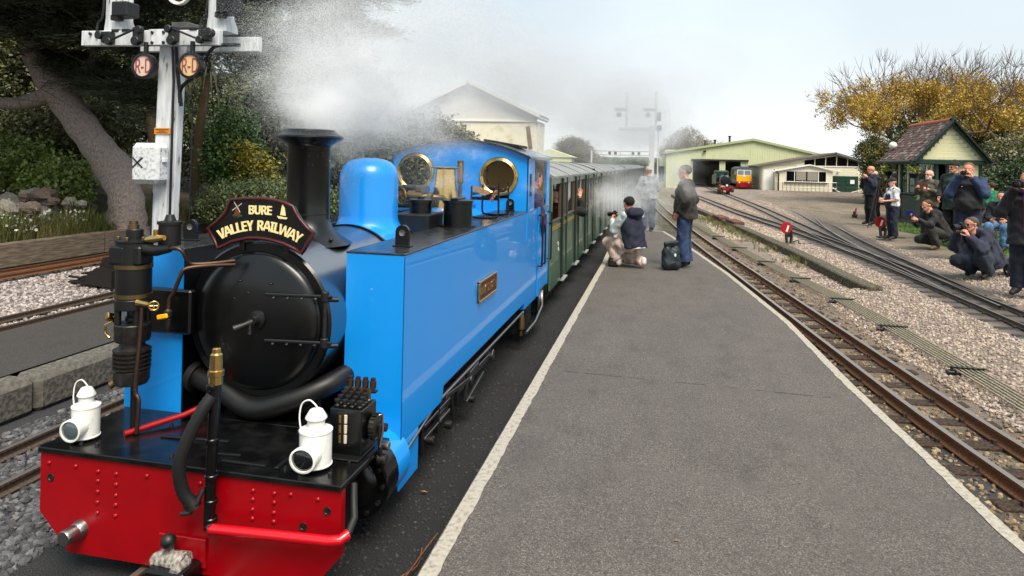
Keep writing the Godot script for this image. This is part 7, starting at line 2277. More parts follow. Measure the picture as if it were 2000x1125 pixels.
func build_people() -> void:
	var navy := Color(0.12, 0.135, 0.19)
	var black := Color(0.095, 0.095, 0.10)
	var jeans := Color(0.15, 0.225, 0.36)
	var grey_hair := Color(0.55, 0.52, 0.48)
	var cam_pose := {"elL": V(0.27, 1.20, 0.16), "wrL": V(0.085, 1.50, 0.25), "elR": V(-0.27, 1.18, 0.16), "wrR": V(-0.09, 1.53, 0.24), "hdL": V(-0.25, 0.8, 0.35), "hdR": V(0.25, 0.8, 0.35), "palmL": V(-1, 0, 0.1), "palmR": V(1, 0, 0.1), "hed": V(0, 1.63, 0.05)}
	# on the platform
	var p := person("person crouching on the platform in navy hooded body warmer, pale trousers and white trainers", V(-0.42, 0.0, -11.55), -2.35, 1.0, {
		"pel": V(0, 0.42, -0.06), "che": V(0.0, 0.74, 0.02), "nek": V(0, 0.92, 0.05), "hed": V(0, 1.06, 0.10), "look": V(-0.2, -0.15, 1), "shL": V(0.18, 0.87, 0.03), "shR": V(-0.18, 0.87, 0.03),
		"elL": V(0.26, 0.62, 0.16), "wrL": V(0.12, 0.78, 0.36), "elR": V(-0.25, 0.62, 0.18), "wrR": V(-0.10, 0.80, 0.38), "hiL": V(0.10, 0.38, -0.04), "hiR": V(-0.10, 0.38, -0.04),
		"knL": V(0.16, 0.40, 0.42), "anL": V(0.14, 0.09, 0.16), "toL": V(0.16, 0.035, 0.33), "knR": V(-0.13, 0.12, 0.28), "anR": V(-0.12, 0.12, -0.16), "toR": V(-0.12, 0.04, -0.05)},
		{"top": Color(0.085, 0.105, 0.19), "sleeves": Color(0.62, 0.66, 0.66), "bottom": Color(0.80, 0.715, 0.67), "shoe": Color(0.84, 0.80, 0.77), "hair": Color(0.07, 0.06, 0.06), "garment": "body_warmer", "hem": 0.08, "cell": 0.016, "handL": "grip", "handR": "grip"})
	var hood := MB.new()
	sdf(hood, [[V(-0.08, 0.93, -0.06), V(0.08, 0.93, -0.06), 0.085, 0.085], [V(0, 0.90, -0.10), V(0, 0.86, -0.10), 0.09, 0.06]], 0.016, 0.03, [], 0.003)
	part("hood", hood, fabric(Color(0.085, 0.105, 0.19)), p, true)
	var hemm := MB.new()
	hemm.cyl(V(0, 0.32, -0.085), V(0, 0.385, -0.07), 0.172, 0.168, 20)
	part("white_hem", hemm, fabric(Color(0.72, 0.72, 0.70)), p, true)
	camera_thing("black camera held by the person crouching on the platform", held(p, V(0.0, 0.86, 0.44)), -2.35)
	var cb := thing("camera_bag", "small black camera bag on the platform in front of the crouching person", "bag", V(-0.72, 0, -11.6))
	box_part("pouch", V(-0.72, 0.07, -11.6), V(0.17, 0.14, 0.14), M.rubber, cb, 0.03)
	box_part("flap", V(-0.72, 0.145, -11.6), V(0.165, 0.02, 0.135), M.rubber, cb, 0.008)
	person("tall man in dark jacket and jeans on the platform, steam at his face", V(0.45, 0.0, -11.95), -1.85, 0.99, {"elL": V(0.27, 1.14, -0.08), "wrL": V(0.22, 0.92, 0.08), "elR": V(-0.27, 1.14, -0.08), "wrR": V(-0.22, 0.92, 0.08), "knL": V(0.10, 0.5, 0.02), "look": V(0.15, 0, 1)},
		{"top": Color(0.165, 0.15, 0.135), "bottom": jeans, "hair": Color(0.30, 0.26, 0.23), "hem": 0.10, "bulk": 1.5, "belly": 0.05, "cell": 0.016})
	backpack("dark teal roll-top rucksack standing on the platform beside the man in jeans", V(0.22, 0.0, -11.55), Color(0.085, 0.135, 0.155), 0.9)
	person("man in pale grey hoodie and blue jeans seen from behind at the platform end", V(-0.26, 0.0, -18.1), -2.75, 0.95, {"elL": V(0.27, 1.16, 0.06), "wrL": V(0.10, 1.25, 0.25), "elR": V(-0.27, 1.16, 0.06), "wrR": V(-0.10, 1.25, 0.25)},
		{"top": Color(0.50, 0.52, 0.54), "bottom": Color(0.15, 0.20, 0.32), "hair": Color(0.70, 0.68, 0.65), "hair_kind": "cap", "bulk": 1.6, "belly": 0.07, "garment": "hoodie"})
	# in the train
	person("driver in dark purple jumper leaning out of the blue cab", V(-1.72, 0.24, -7.92), 2.55, 0.86, {
		"pel": V(0, 0.62, -0.10), "che": V(-0.14, 1.05, 0.12), "nek": V(-0.22, 1.30, 0.2), "hed": V(-0.24, 1.49, 0.24), "look": V(-0.1, 0.0, 1), "shR": V(-0.36, 1.28, 0.12), "elR": V(-0.44, 0.92, 0.16), "wrR": V(-0.34, 0.70, 0.24), "shL": V(-0.02, 1.26, 0.22), "elL": V(0.1, 0.95, 0.3), "wrL": V(-0.05, 0.85, 0.45),
		"hiL": V(0.09, 0.60, -0.08), "hiR": V(-0.09, 0.60, -0.08), "knL": V(0.1, 0.38, 0.28), "knR": V(-0.12, 0.38, 0.28), "anL": V(0.1, 0.1, 0.1), "anR": V(-0.12, 0.1, 0.1), "toL": V(0.1, 0.04, 0.25), "toR": V(-0.12, 0.04, 0.25)},
		{"top": Color(0.17, 0.13, 0.26), "bottom": navy, "hair": Color(0.10, 0.09, 0.09), "garment": "jumper", "bulk": 1.2, "cell": 0.016})
	person("passenger in black coat waving an open hand from the leading green carriage", V(-1.66, 0.12, -11.22), 0.5, 0.92, {
		"pel": V(0, 0.45, -0.1), "che": V(0.02, 0.80, -0.02), "nek": V(0, 0.98, 0.0), "hed": V(-0.06, 1.15, 0.02), "shL": V(0.18, 0.94, 0.0), "elL": V(0.56, 0.84, -0.10), "wrL": V(0.54, 1.12, -0.20), "hdL": V(0.02, 1, 0.02), "palmL": V(0.1, 0, 1), "thumbL": V(-1, 0, 0), "shR": V(-0.17, 0.94, 0), "elR": V(-0.22, 0.68, 0.05), "wrR": V(-0.1, 0.55, 0.22),
		"hiL": V(0.09, 0.44, -0.08), "hiR": V(-0.09, 0.44, -0.08), "knL": V(0.1, 0.44, 0.28), "knR": V(-0.1, 0.44, 0.28), "anL": V(0.1, 0.1, 0.28), "anR": V(-0.1, 0.1, 0.28), "toL": V(0.1, 0.04, 0.42), "toR": V(-0.1, 0.04, 0.42)},
		{"top": Color(0.07, 0.06, 0.065), "bottom": black, "handL": "open", "hair_kind": "short", "cell": 0.016, "bulk": 1.2, "skin": Color(0.86, 0.62, 0.50)})
	person("dark-haired passenger seated behind the first carriage window", V(-1.66, 0.05, -9.30), PI, 0.92, {
		"pel": V(0, 0.45, -0.1), "che": V(0, 0.80, -0.04), "nek": V(0, 0.98, -0.02), "hed": V(0, 1.14, 0.02), "shL": V(0.18, 0.93, -0.03), "elL": V(0.23, 0.66, 0.05), "wrL": V(0.12, 0.55, 0.24), "shR": V(-0.18, 0.93, -0.03), "elR": V(-0.23, 0.66, 0.05), "wrR": V(-0.12, 0.55, 0.24),
		"hiL": V(0.09, 0.44, -0.08), "hiR": V(-0.09, 0.44, -0.08), "knL": V(0.1, 0.44, 0.30), "knR": V(-0.1, 0.44, 0.30), "anL": V(0.1, 0.1, 0.30), "anR": V(-0.1, 0.1, 0.30), "toL": V(0.1, 0.04, 0.44), "toR": V(-0.1, 0.04, 0.44)},
		{"top": navy, "bottom": black, "hair": Color(0.06, 0.05, 0.05)})
	# across the yard
	p = person("grey-haired man in navy jacket speaking into a phone by the green doors, leftmost onlooker", V(6.62, -0.02, -23.7), -1.15, 1.07, {"elL": V(0.27, 1.16, 0.08), "wrL": V(0.10, 1.42, 0.24), "elR": V(-0.26, 1.14, 0.10), "wrR": V(-0.06, 1.40, 0.24), "look": V(0.1, 0.0, 1), "knL": V(0.1, 0.5, 0.04)},
		{"top": Color(0.125, 0.145, 0.205), "bottom": Color(0.065, 0.065, 0.08), "hair": grey_hair, "hair_kind": "bald", "glasses": Color(0.15, 0.12, 0.11), "handL": "grip", "handR": "grip", "bulk": 1.3, "belly": 0.07})
	var ph := thing("phone", "small black phone at the chin of the grey-haired man in navy", "phone", held(p, V(0.0, 1.50, 0.26)), "", -1.15)
	var mbp := MB.new()
	mbp.box(V(0, 0, 0), V(0.16, 0.075, 0.012), Basis(), 0.004)
	part("case", mbp, M.satin, ph, true)
	mbp = MB.new()
	mbp.box(V(0, 0, -0.007), V(0.145, 0.066, 0.002), Basis(), 0.0)
	part("screen", mbp, M.darkglass, ph, true)
	person("white-haired person in black coat half hidden behind the man in navy", V(7.45, 0.0, -26.2), -1.0, 0.96, cam_pose, {"top": black, "bottom": black, "hair": Color(0.82, 0.78, 0.72), "handL": "grip", "handR": "grip"})
	p = person("person in navy dungarees, white T-shirt and dark flat cap", V(5.88, -0.05, -19.2), -1.35, 0.895, {"elL": V(0.25, 1.14, 0.06), "wrL": V(0.10, 1.10, 0.30), "elR": V(-0.25, 1.14, 0.08), "wrR": V(-0.06, 1.16, 0.32), "look": V(0, -0.1, 1)},
		{"top": Color(0.88, 0.88, 0.90), "bottom": Color(0.115, 0.13, 0.205), "hair": Color(0.11, 0.11, 0.12), "hair_kind": "cap", "sleeve": 0.3, "garment": "t_shirt", "hem": -0.02, "bulk": 1.0, "shoe": Color(0.1, 0.1, 0.1), "skin": Color(0.84, 0.64, 0.55)})
	var bib := MB.new()
	sdf(bib, [[V(0, 0.98, 0.0), V(0, 1.10, 0.01), 0.20, 0.185], [V(0.05, 1.05, 0.11), V(0.06, 1.26, 0.125), 0.07, 0.06], [V(-0.05, 1.05, 0.11), V(-0.06, 1.26, 0.125), 0.07, 0.06], [V(0.10, 1.22, 0.10), V(0.11, 1.46, 0.05), 0.035, 0.03], [V(-0.10, 1.22, 0.10), V(-0.11, 1.46, 0.05), 0.035, 0.03], [V(0.11, 1.46, 0.03), V(0.05, 1.12, -0.12), 0.035, 0.03], [V(-0.11, 1.46, 0.03), V(-0.05, 1.12, -0.12), 0.035, 0.03]], 0.02, 0.03, [], 0.003)
	part("dungaree_bib", bib, fabric(Color(0.115, 0.13, 0.205)), p, true)
	p = person("bald bearded man in olive jacket and sunglasses holding a brown tablet", V(6.86, 0.0, -19.6), -0.75, 1.0, {"elL": V(0.27, 1.14, 0.08), "wrL": V(0.13, 1.26, 0.34), "elR": V(-0.27, 1.16, 0.10), "wrR": V(-0.15, 1.29, 0.34), "look": V(-0.2, 0, 1)},
		{"top": Color(0.32, 0.31, 0.25), "bottom": Color(0.16, 0.14, 0.13), "hair": Color(0.75, 0.72, 0.69), "hair_kind": "bald", "beard": Color(0.82, 0.79, 0.76), "glasses": Color(0.25, 0.07, 0.06), "hem": 0.14, "bulk": 1.3, "handL": "grip", "handR": "grip", "skin": Color(0.86, 0.64, 0.55)})
	var tbl := thing("tablet", "brown-cased tablet held up by the bald bearded man", "tablet", held(p, V(0, 1.34, 0.40)), "", -0.75)
	mbp = MB.new()
	mbp.box(V(0, 0, 0), V(0.27, 0.17, 0.014), Basis(V(1, 0, 0), -0.2), 0.004)
	part("case", mbp, mat(Color(0.33, 0.16, 0.09), 0.7), tbl, true)
	mbp = MB.new()
	mbp.box(V(0, 0, -0.009), V(0.25, 0.15, 0.003), Basis(V(1, 0, 0), -0.2), 0.0)
	part("screen", mbp, M.darkglass, tbl, true)
	p = person("man squatting by the yard track in dark jacket, holding out a blue phone", V(6.22, -0.06, -17.35), -1.25, 1.02, {
		"pel": V(0, 0.36, -0.16), "che": V(0, 0.66, 0.04), "nek": V(0, 0.85, 0.12), "hed": V(0, 0.98, 0.22), "look": V(-0.05, -0.1, 1), "shL": V(0.18, 0.80, 0.10), "shR": V(-0.18, 0.80, 0.10),
		"elL": V(0.22, 0.56, 0.30), "wrL": V(0.10, 0.66, 0.52), "elR": V(-0.22, 0.56, 0.32), "wrR": V(-0.04, 0.74, 0.55), "hiL": V(0.10, 0.34, -0.14), "hiR": V(-0.10, 0.34, -0.14),
		"knL": V(0.17, 0.46, 0.26), "anL": V(0.15, 0.09, 0.06), "toL": V(0.17, 0.035, 0.24), "knR": V(-0.14, 0.20, 0.30), "anR": V(-0.12, 0.13, -0.16), "toR": V(-0.12, 0.03, -0.08)},
		{"top": Color(0.14, 0.14, 0.15), "bottom": Color(0.19, 0.185, 0.17), "shoe": Color(0.30, 0.24, 0.17), "hair": Color(0.28, 0.20, 0.13), "bulk": 1.2, "handL": "grip", "handR": "grip", "cell": 0.018, "skin": Color(0.82, 0.58, 0.47)})
	ph = thing("phone", "bright blue phone held out by the squatting man", "phone", held(p, V(0.0, 0.79, 0.63)), "", -1.0)
	mbp = MB.new()
	mbp.box(V(0, 0, 0), V(0.21, 0.135, 0.014), Basis(V(1, 0, 0), -0.15), 0.004)
	part("case", mbp, mat(Color(0.06, 0.12, 0.42), 0.4), ph, true)
	mbp = MB.new()
	mbp.box(V(0, 0, -0.009), V(0.19, 0.12, 0.003), Basis(V(1, 0, 0), -0.15), 0.0)
	part("screen", mbp, M.darkglass, ph, true)
	person("man in dark beanie and sunglasses with green coat, behind the man in the body warmer", V(6.98, 0.0, -18.4), -0.8, 1.12, {"wrR": V(-0.20, 0.98, 0.22), "elR": V(-0.26, 1.16, 0.02), "look": V(-0.35, 0, 1)},
		{"top": Color(0.10, 0.19, 0.145), "sleeves": Color(0.09, 0.11, 0.10), "bottom": black, "hair": Color(0.10, 0.10, 0.08), "hair_kind": "beanie", "glasses": Color(0.03, 0.03, 0.03), "hem": 0.22, "bulk": 1.3})
	person("bald man's head and grey shoulder just behind the ginger photographer", V(7.62, 0.0, -19.6), -0.5, 1.02, {}, {"top": Color(0.42, 0.42, 0.40), "bottom": black, "hair": Color(0.78, 0.70, 0.62), "hair_kind": "bald"})
	p = person("ginger-haired burly man in black body warmer over navy sleeves, taking a photo", V(6.14, -0.05, -15.5), -0.52, 1.12, cam_pose,
		{"top": Color(0.12, 0.12, 0.135), "sleeves": Color(0.145, 0.215, 0.34), "bottom": Color(0.125, 0.145, 0.225), "hair": Color(0.52, 0.33, 0.19), "hair_kind": "fringe", "bulk": 1.9, "belly": 0.11, "handL": "grip", "handR": "grip", "garment": "body_warmer", "cell": 0.018, "hem": 0.02, "skin": Color(0.84, 0.56, 0.47)})
	var logo := MB.new()
	logo.box(V(-0.07, 1.32, 0.205), V(0.02, 0.012, 0.006), Basis(), 0.002)
	part("logo_patch", logo, M.white, p, true)
	var patch := MB.new()
	patch.ell(V(0.30, 1.30, 0.10), V(0.05, 0.10, 0.05), Basis(V(0, 0, 1), 0.4), 10, 8)
	camera_thing("black compact camera held to his face by the ginger photographer", held(p, V(-0.02, 1.565, 0.29)), -0.52, 1.0)
	person("grey-haired man kneeling in navy coat with camera to his eye", V(5.48, -0.1, -13.35), -0.95, 1.02, {
		"pel": V(0, 0.34, -0.20), "che": V(0, 0.62, 0.0), "nek": V(0, 0.80, 0.12), "hed": V(0, 0.90, 0.23), "look": V(-0.2, -0.08, 1), "shL": V(0.20, 0.75, 0.10), "shR": V(-0.20, 0.75, 0.10),
		"elL": V(0.24, 0.50, 0.30), "wrL": V(0.08, 0.72, 0.42), "elR": V(-0.24, 0.50, 0.30), "wrR": V(-0.10, 0.78, 0.42), "hdL": V(-0.2, 0.8, 0.4), "hdR": V(0.2, 0.8, 0.4), "palmL": V(-1, 0, 0.1), "palmR": V(1, 0, 0.1), "hiL": V(0.11, 0.32, -0.18), "hiR": V(-0.11, 0.32, -0.18),
		"knL": V(0.20, 0.38, 0.26), "anL": V(0.16, 0.09, 0.0), "toL": V(0.18, 0.035, 0.18), "knR": V(-0.20, 0.26, 0.28), "anR": V(-0.15, 0.10, -0.10), "toR": V(-0.16, 0.03, 0.06)},
		{"top": Color(0.165, 0.185, 0.255), "bottom": Color(0.15, 0.185, 0.23), "hair": Color(0.27, 0.25, 0.23), "hair_kind": "short", "glasses": Color(0.1, 0.09, 0.09), "bulk": 2.2, "belly": 0.07, "hem": 0.14, "drape": [[V(0.05, 0.42, -0.16), V(0.12, 0.30, 0.12), 0.20, 0.13], [V(-0.06, 0.40, -0.16), V(-0.12, 0.26, 0.12), 0.20, 0.14], [V(0, 0.34, -0.22), V(0, 0.20, -0.20), 0.19, 0.16, true]], "handL": "grip", "handR": "grip", "cell": 0.018, "skin": Color(0.80, 0.56, 0.47)})
	camera_thing("black camera with long lens held by the kneeling man in navy", V(5.48, -0.1, -13.35) + Basis(V(0, 1, 0), -0.95) * V(-0.04, 0.87, 0.44), -1.15, 1.25)
	person("person in bright teal green jacket seen past the ginger photographer's shoulder", V(8.30, 0.0, -19.6), -2.6, 0.84, {}, {"top": Color(0.05, 0.42, 0.30), "bottom": Color(0.20, 0.18, 0.19), "hair": Color(0.3, 0.22, 0.16)})
	person("person in black coat and pale blue jeans sitting on the bench", V(7.55, 0.0, -17.35), -0.6, 1.0, {
		"pel": V(0, 0.56, -0.05), "che": V(0, 0.86, -0.02), "nek": V(0, 1.04, 0.0), "hed": V(0, 1.18, 0.05), "shL": V(0.19, 0.98, 0), "elL": V(0.25, 0.72, 0.05), "wrL": V(0.14, 0.66, 0.28), "shR": V(-0.19, 0.98, 0), "elR": V(-0.25, 0.72, 0.05), "wrR": V(-0.14, 0.66, 0.28),
		"hiL": V(0.1, 0.54, 0), "hiR": V(-0.1, 0.54, 0), "knL": V(0.14, 0.50, 0.42), "knR": V(-0.16, 0.52, 0.42), "anL": V(0.14, 0.09, 0.42), "anR": V(-0.16, 0.09, 0.46), "toL": V(0.14, 0.04, 0.58), "toR": V(-0.18, 0.04, 0.62)},
		{"top": Color(0.09, 0.09, 0.115), "bottom": Color(0.30, 0.45, 0.60), "hair": Color(0.1, 0.09, 0.09), "bulk": 1.4})
	p = person("fair-haired woman at the right edge in black coat, photographing with a camera", V(5.40, -0.1, -11.6), -0.72, 1.05, cam_pose,
		{"top": Color(0.125, 0.12, 0.14), "bottom": Color(0.11, 0.125, 0.19), "hair": Color(0.68, 0.55, 0.40), "hair_kind": "fringe", "bulk": 2.0, "hem": 0.22, "handL": "grip", "handR": "grip", "cell": 0.018, "belly": 0.05})
	var sc := MB.new()
	sdf(sc, [[V(-0.05, 1.47, 0.08), V(0.05, 1.47, 0.08), 0.06, 0.06], [V(0.0, 1.45, 0.10), V(0.0, 1.36, 0.13), 0.05, 0.04]], 0.014, 0.02, [], 0.002)
	part("purple_scarf", sc, fabric(Color(0.20, 0.06, 0.26)), p, true)
	sc = MB.new()
	sc.tube([V(0.0, 1.40, 0.20), V(0.02, 1.2, 0.215), V(0.02, 0.9, 0.215), V(0.02, 0.75, 0.20)], 0.006, 6)
	part("pink_zip", sc, mat(Color(0.55, 0.18, 0.25), 0.6), p, true)
	camera_thing("black camera held up by the fair-haired woman at the right edge", held(p, V(-0.02, 1.58, 0.32)), -0.72, 1.15)
	backpack("black and grey rucksack lying on the ballast behind the kneeling man", V(6.15, -0.08, -13.3), Color(0.10, 0.10, 0.11), -1.0)

func backpack(label: String, p: Vector3, c: Color, how: float) -> void:
	var o := thing("rucksack", label, "rucksack", p, "", 0.5 if how > 0 else 0.2)
	var lying := how < 0
	if lying: o.rotation.x = -0.9
	else: o.scale = Vector3(0.84, 0.96, 0.84)
	var mb := MB.new()
	sdf(mb, [[V(-0.09, 0.10, 0), V(0.09, 0.10, 0), 0.10, 0.10], [V(-0.10, 0.30, -0.01), V(0.10, 0.30, -0.01), 0.09, 0.09], [V(-0.11, 0.10, 0.02), V(-0.09, 0.36, 0), 0.085, 0.07], [V(0.11, 0.10, 0.02), V(0.09, 0.36, 0), 0.085, 0.07], [V(0, 0.14, 0.05), V(0, 0.26, 0.05), 0.08, 0.07]], 0.016, 0.04, [], 0.004)
	part("sack", mb, mat(c, 0.5), o, true)
	mb = MB.new()
	sdf(mb, [[V(-0.14, 0.46, 0.02), V(0.12, 0.48, 0.02), 0.035, 0.035], [V(-0.12, 0.43, 0.0), V(0.12, 0.43, 0.0), 0.045, 0.045]], 0.014, 0.02, [], 0.003)
	part("rolled_top", mb, mat(Color(c.r * 0.7, c.g * 0.7, c.b * 0.7), 0.5), o, true)
	for s in [-1, 1]:
		mb = MB.new()
		mb.tube(catmull([V(s * 0.08, 0.40, -0.09), V(s * 0.10, 0.30, -0.15), V(s * 0.11, 0.14, -0.14), V(s * 0.10, 0.04, -0.08)], 4), 0.018, 6)
		part("strap", mb, M.rubber, o, true)
	mb = MB.new()
	mb.ell(V(0.02, 0.27, 0.125), V(0.022, 0.03, 0.006), Basis(), 8, 6)
	part("white_badge", mb, M.white, o, true)
	if lying:
		mb = MB.new()
		for k in 3: mb.box(V(-0.1 + k * 0.1, 0.24, 0.11), V(0.03, 0.36, 0.02), Basis(), 0.008)
		part("webbing", mb, mat(Color(0.38, 0.37, 0.36), 0.7), o, true)
func leaf_sprig(count: int, spread: float, size: float, sd: int, flat := 1.0) -> ArrayMesh:
	var r := RandomNumberGenerator.new()
	r.seed = sd
	var mb := MB.new()
	for i in count:
		var p := V(r.randfn(0, 0.5), r.randfn(0, 0.5) * flat, r.randfn(0, 0.5)) * spread
		var b := Basis.from_euler(V(r.randf_range(-1.0, 1.0), r.randf_range(0, TAU), r.randf_range(-1.0, 1.0)))
		var s := size * r.randf_range(0.6, 1.3)
		var f := r.randf_range(0.65, 1.15)
		mb.col = Color(f, f * r.randf_range(0.95, 1.05), f * r.randf_range(0.8, 1.1))
		var a := p
		var q := p + b * V(0, 0.12, 1.0) * s
		var l := p + b * V(-0.36, 0, 0.45) * s
		var k := p + b * V(0.36, 0, 0.45) * s
		mb.tri_f(a, l, q)
		mb.tri_f(a, q, k)
	return mb.mesh()

func needle_spray(sd: int) -> ArrayMesh:
	var r := RandomNumberGenerator.new()
	r.seed = sd
	var mb := MB.new()
	for i in 70:
		var t := r.randf()
		var a := r.randf_range(-1.0, 1.0)
		var p := V(sin(a * 1.1) * t * 0.5, r.randfn(0, 0.03), t * 0.5)
		var d := V(sin(a * 1.5) + r.randfn(0, 0.3), r.randf_range(-0.2, 0.4), cos(a) * 0.7).normalized()
		var s := r.randf_range(0.07, 0.16)
		var side := d.cross(V(r.randfn(0, 1), 1, r.randfn(0, 1))).normalized() * 0.011
		var f := r.randf_range(0.6, 1.2)
		mb.col = Color(f, f, f)
		mb.tri_f(p - side, p + d * s, p + side)
	return mb.mesh()

var sprigs := []
var sprays := []

# a shrub or crown: clumps of leaf sprigs on lobes, with stems inside
func shrub(called: String, label: String, cat: String, base: Vector3, lobes: Array, n: int, cols: Array, leaf := 1.0, group := "", stems := true, trunk_m: Material = null, fill := 0.55) -> Node3D:
	var o := thing(called, label, cat, base, group)
	var xf := []
	var cc := []
	var vol := 0.0
	for l in lobes: vol += l[1].x * l[1].y + l[1].y * l[1].z
	for l in lobes:
		var k := int(n * (l[1].x * l[1].y + l[1].y * l[1].z) / vol)
		var lobe_f := rnd(0.75, 1.25)
		for i in k:
			var d := V(rng.randfn(0, 1), rng.randfn(0, 1), rng.randfn(0, 1)).normalized()
			var rr := pow(rng.randf(), fill) * (1.0 + 0.28 * gn.get_noise_3dv((d * 3.0 + base + l[0]) * 14.0))
			var p: Vector3 = l[0] + d * rr * l[1]
			if p.y < 0.02: continue
			var b := Basis.from_euler(V(rnd(-0.5, 0.5), rnd(0, TAU), rnd(-0.5, 0.5))).scaled(Vector3.ONE * rnd(0.75, 1.3) * leaf)
			xf.append(Transform3D(b, p))
			var c: Color = cols[rng.randi() % cols.size()]
			var f := lobe_f * rnd(0.7, 1.3)
			cc.append(Color(c.r * f, c.g * f, c.b * f))
	multi("foliage", sprigs[rng.randi() % sprigs.size()], M.leaf, xf, cc, o)
	if stems:
		for l in lobes:
			for k in 2:
				var tip: Vector3 = l[0] + V(rnd(-0.4, 0.4), rnd(0.0, 0.7), rnd(-0.4, 0.4)) * l[1]
				var st := V(rnd(-0.1, 0.1), 0, rnd(-0.1, 0.1))
				var mb := MB.new()
				var h := tip.y
				mb.tube(catmull([st, st.lerp(tip, 0.4) + V(rnd(-0.1, 0.1), h * 0.12, rnd(-0.1, 0.1)), tip], 4), [0.035, 0.034, 0.03, 0.028, 0.025, 0.022, 0.018, 0.014, 0.01].map(func(q): return q * clampf(h * 0.5, 0.4, 1.6)), 6)
				part("stem", mb, M.twig if trunk_m == null else trunk_m, o, true)
	return o

# a branching skeleton; returns the tips. Recursion keeps limbs tapering and rising
func branch(mb: MB, p: Vector3, d: Vector3, ln: float, r: float, depth: int, tips: Array, bend := 0.35) -> void:
	var q := p
	var pts := [p]
	var rs := [r]
	for i in 4:
		d = (d + V(rng.randfn(0, 0.12), rng.randfn(0.03, 0.08), rng.randfn(0, 0.12))).normalized()
		q += d * ln / 4.0
		pts.append(q)
		rs.append(lerpf(r, r * 0.62, (i + 1) / 4.0))
	mb.tube(pts, rs, 5 if r < 0.04 else 8, false)
	if depth <= 0:
		tips.append([q, d])
		return
	for k in (3 if depth > 1 else 4):
		var at: Vector3 = pts[2 + rng.randi() % 3]
		var nd := (d + V(rng.randfn(0, bend), rng.randfn(0.1, bend * 0.7), rng.randfn(0, bend)) * 1.6).normalized()
		branch(mb, at, nd, ln * rnd(0.6, 0.8), r * 0.5, depth - 1, tips, bend)

func autumn_tree(label: String, base: Vector3, h: float, sp: float, cols: Array, n: int, bare: float) -> void:
	var o := thing("autumn_tree", label, "tree", base, "autumn trees behind the kiosk")
	var tips := []
	var tm := MB.new()
	tm.tube([V(0, 0, 0), V(0.05, h * 0.12, 0.02), V(0.0, h * 0.28, 0.05)], [h * 0.04, h * 0.032, h * 0.028], 10)
	part("trunk", tm, M.bark, o, true)
	var bm := MB.new()
	for k in 7:
		var a := TAU * k / 7 + rnd(-0.2, 0.2)
		branch(bm, V(0, h * rnd(0.14, 0.27), 0), V(cos(a) * sp, rnd(0.7, 1.3), sin(a) * sp).normalized(), h * rnd(0.30, 0.40), h * 0.014, 3, tips)
	part("branches", bm, M.twig, o, true)
	var tw := MB.new()
	for t in tips:
		for k in 3:
			var d: Vector3 = (t[1] + V(rng.randfn(0, 0.4), rng.randfn(0.15, 0.3), rng.randfn(0, 0.4))).normalized()
			tw.tube([t[0], t[0] + d * h * 0.05, t[0] + d * h * 0.09 + V(0, 0.1, 0)], [0.012, 0.009, 0.004], 3, false)
	var twn := part("twigs", tw, M.twig, o, true)
	twn.set_meta("kind", "stuff")
	var xf := []
	var cc := []
	for i in n:
		var t = tips[rng.randi() % tips.size()]
		var rel: float = t[0].y / h
		var nz := gn.get_noise_3dv((t[0] + base) * 9.0)
		if nz + rnd(-0.15, 0.15) < (rel - 0.56) * 1.7 + bare: continue
		var p: Vector3 = t[0] + V(rng.randfn(0, 0.28), rng.randfn(-0.1, 0.25), rng.randfn(0, 0.28))
		xf.append(Transform3D(Basis.from_euler(V(rnd(0, 6), rnd(0, 6), rnd(0, 6))).scaled(Vector3.ONE * rnd(0.7, 1.2)), p))
		var c: Color = cols[mini(int(clampf(0.33 + nz * 2.2 + (rel - 0.5) * 0.7 + rnd(-0.22, 0.22), 0, 0.999) * cols.size()), cols.size() - 1)]
		var f := rnd(0.7, 1.25)
		cc.append(Color(c.r * f, c.g * f, c.b * f))
	multi("crown", sprigs[1], M.leaf, xf, cc, o)

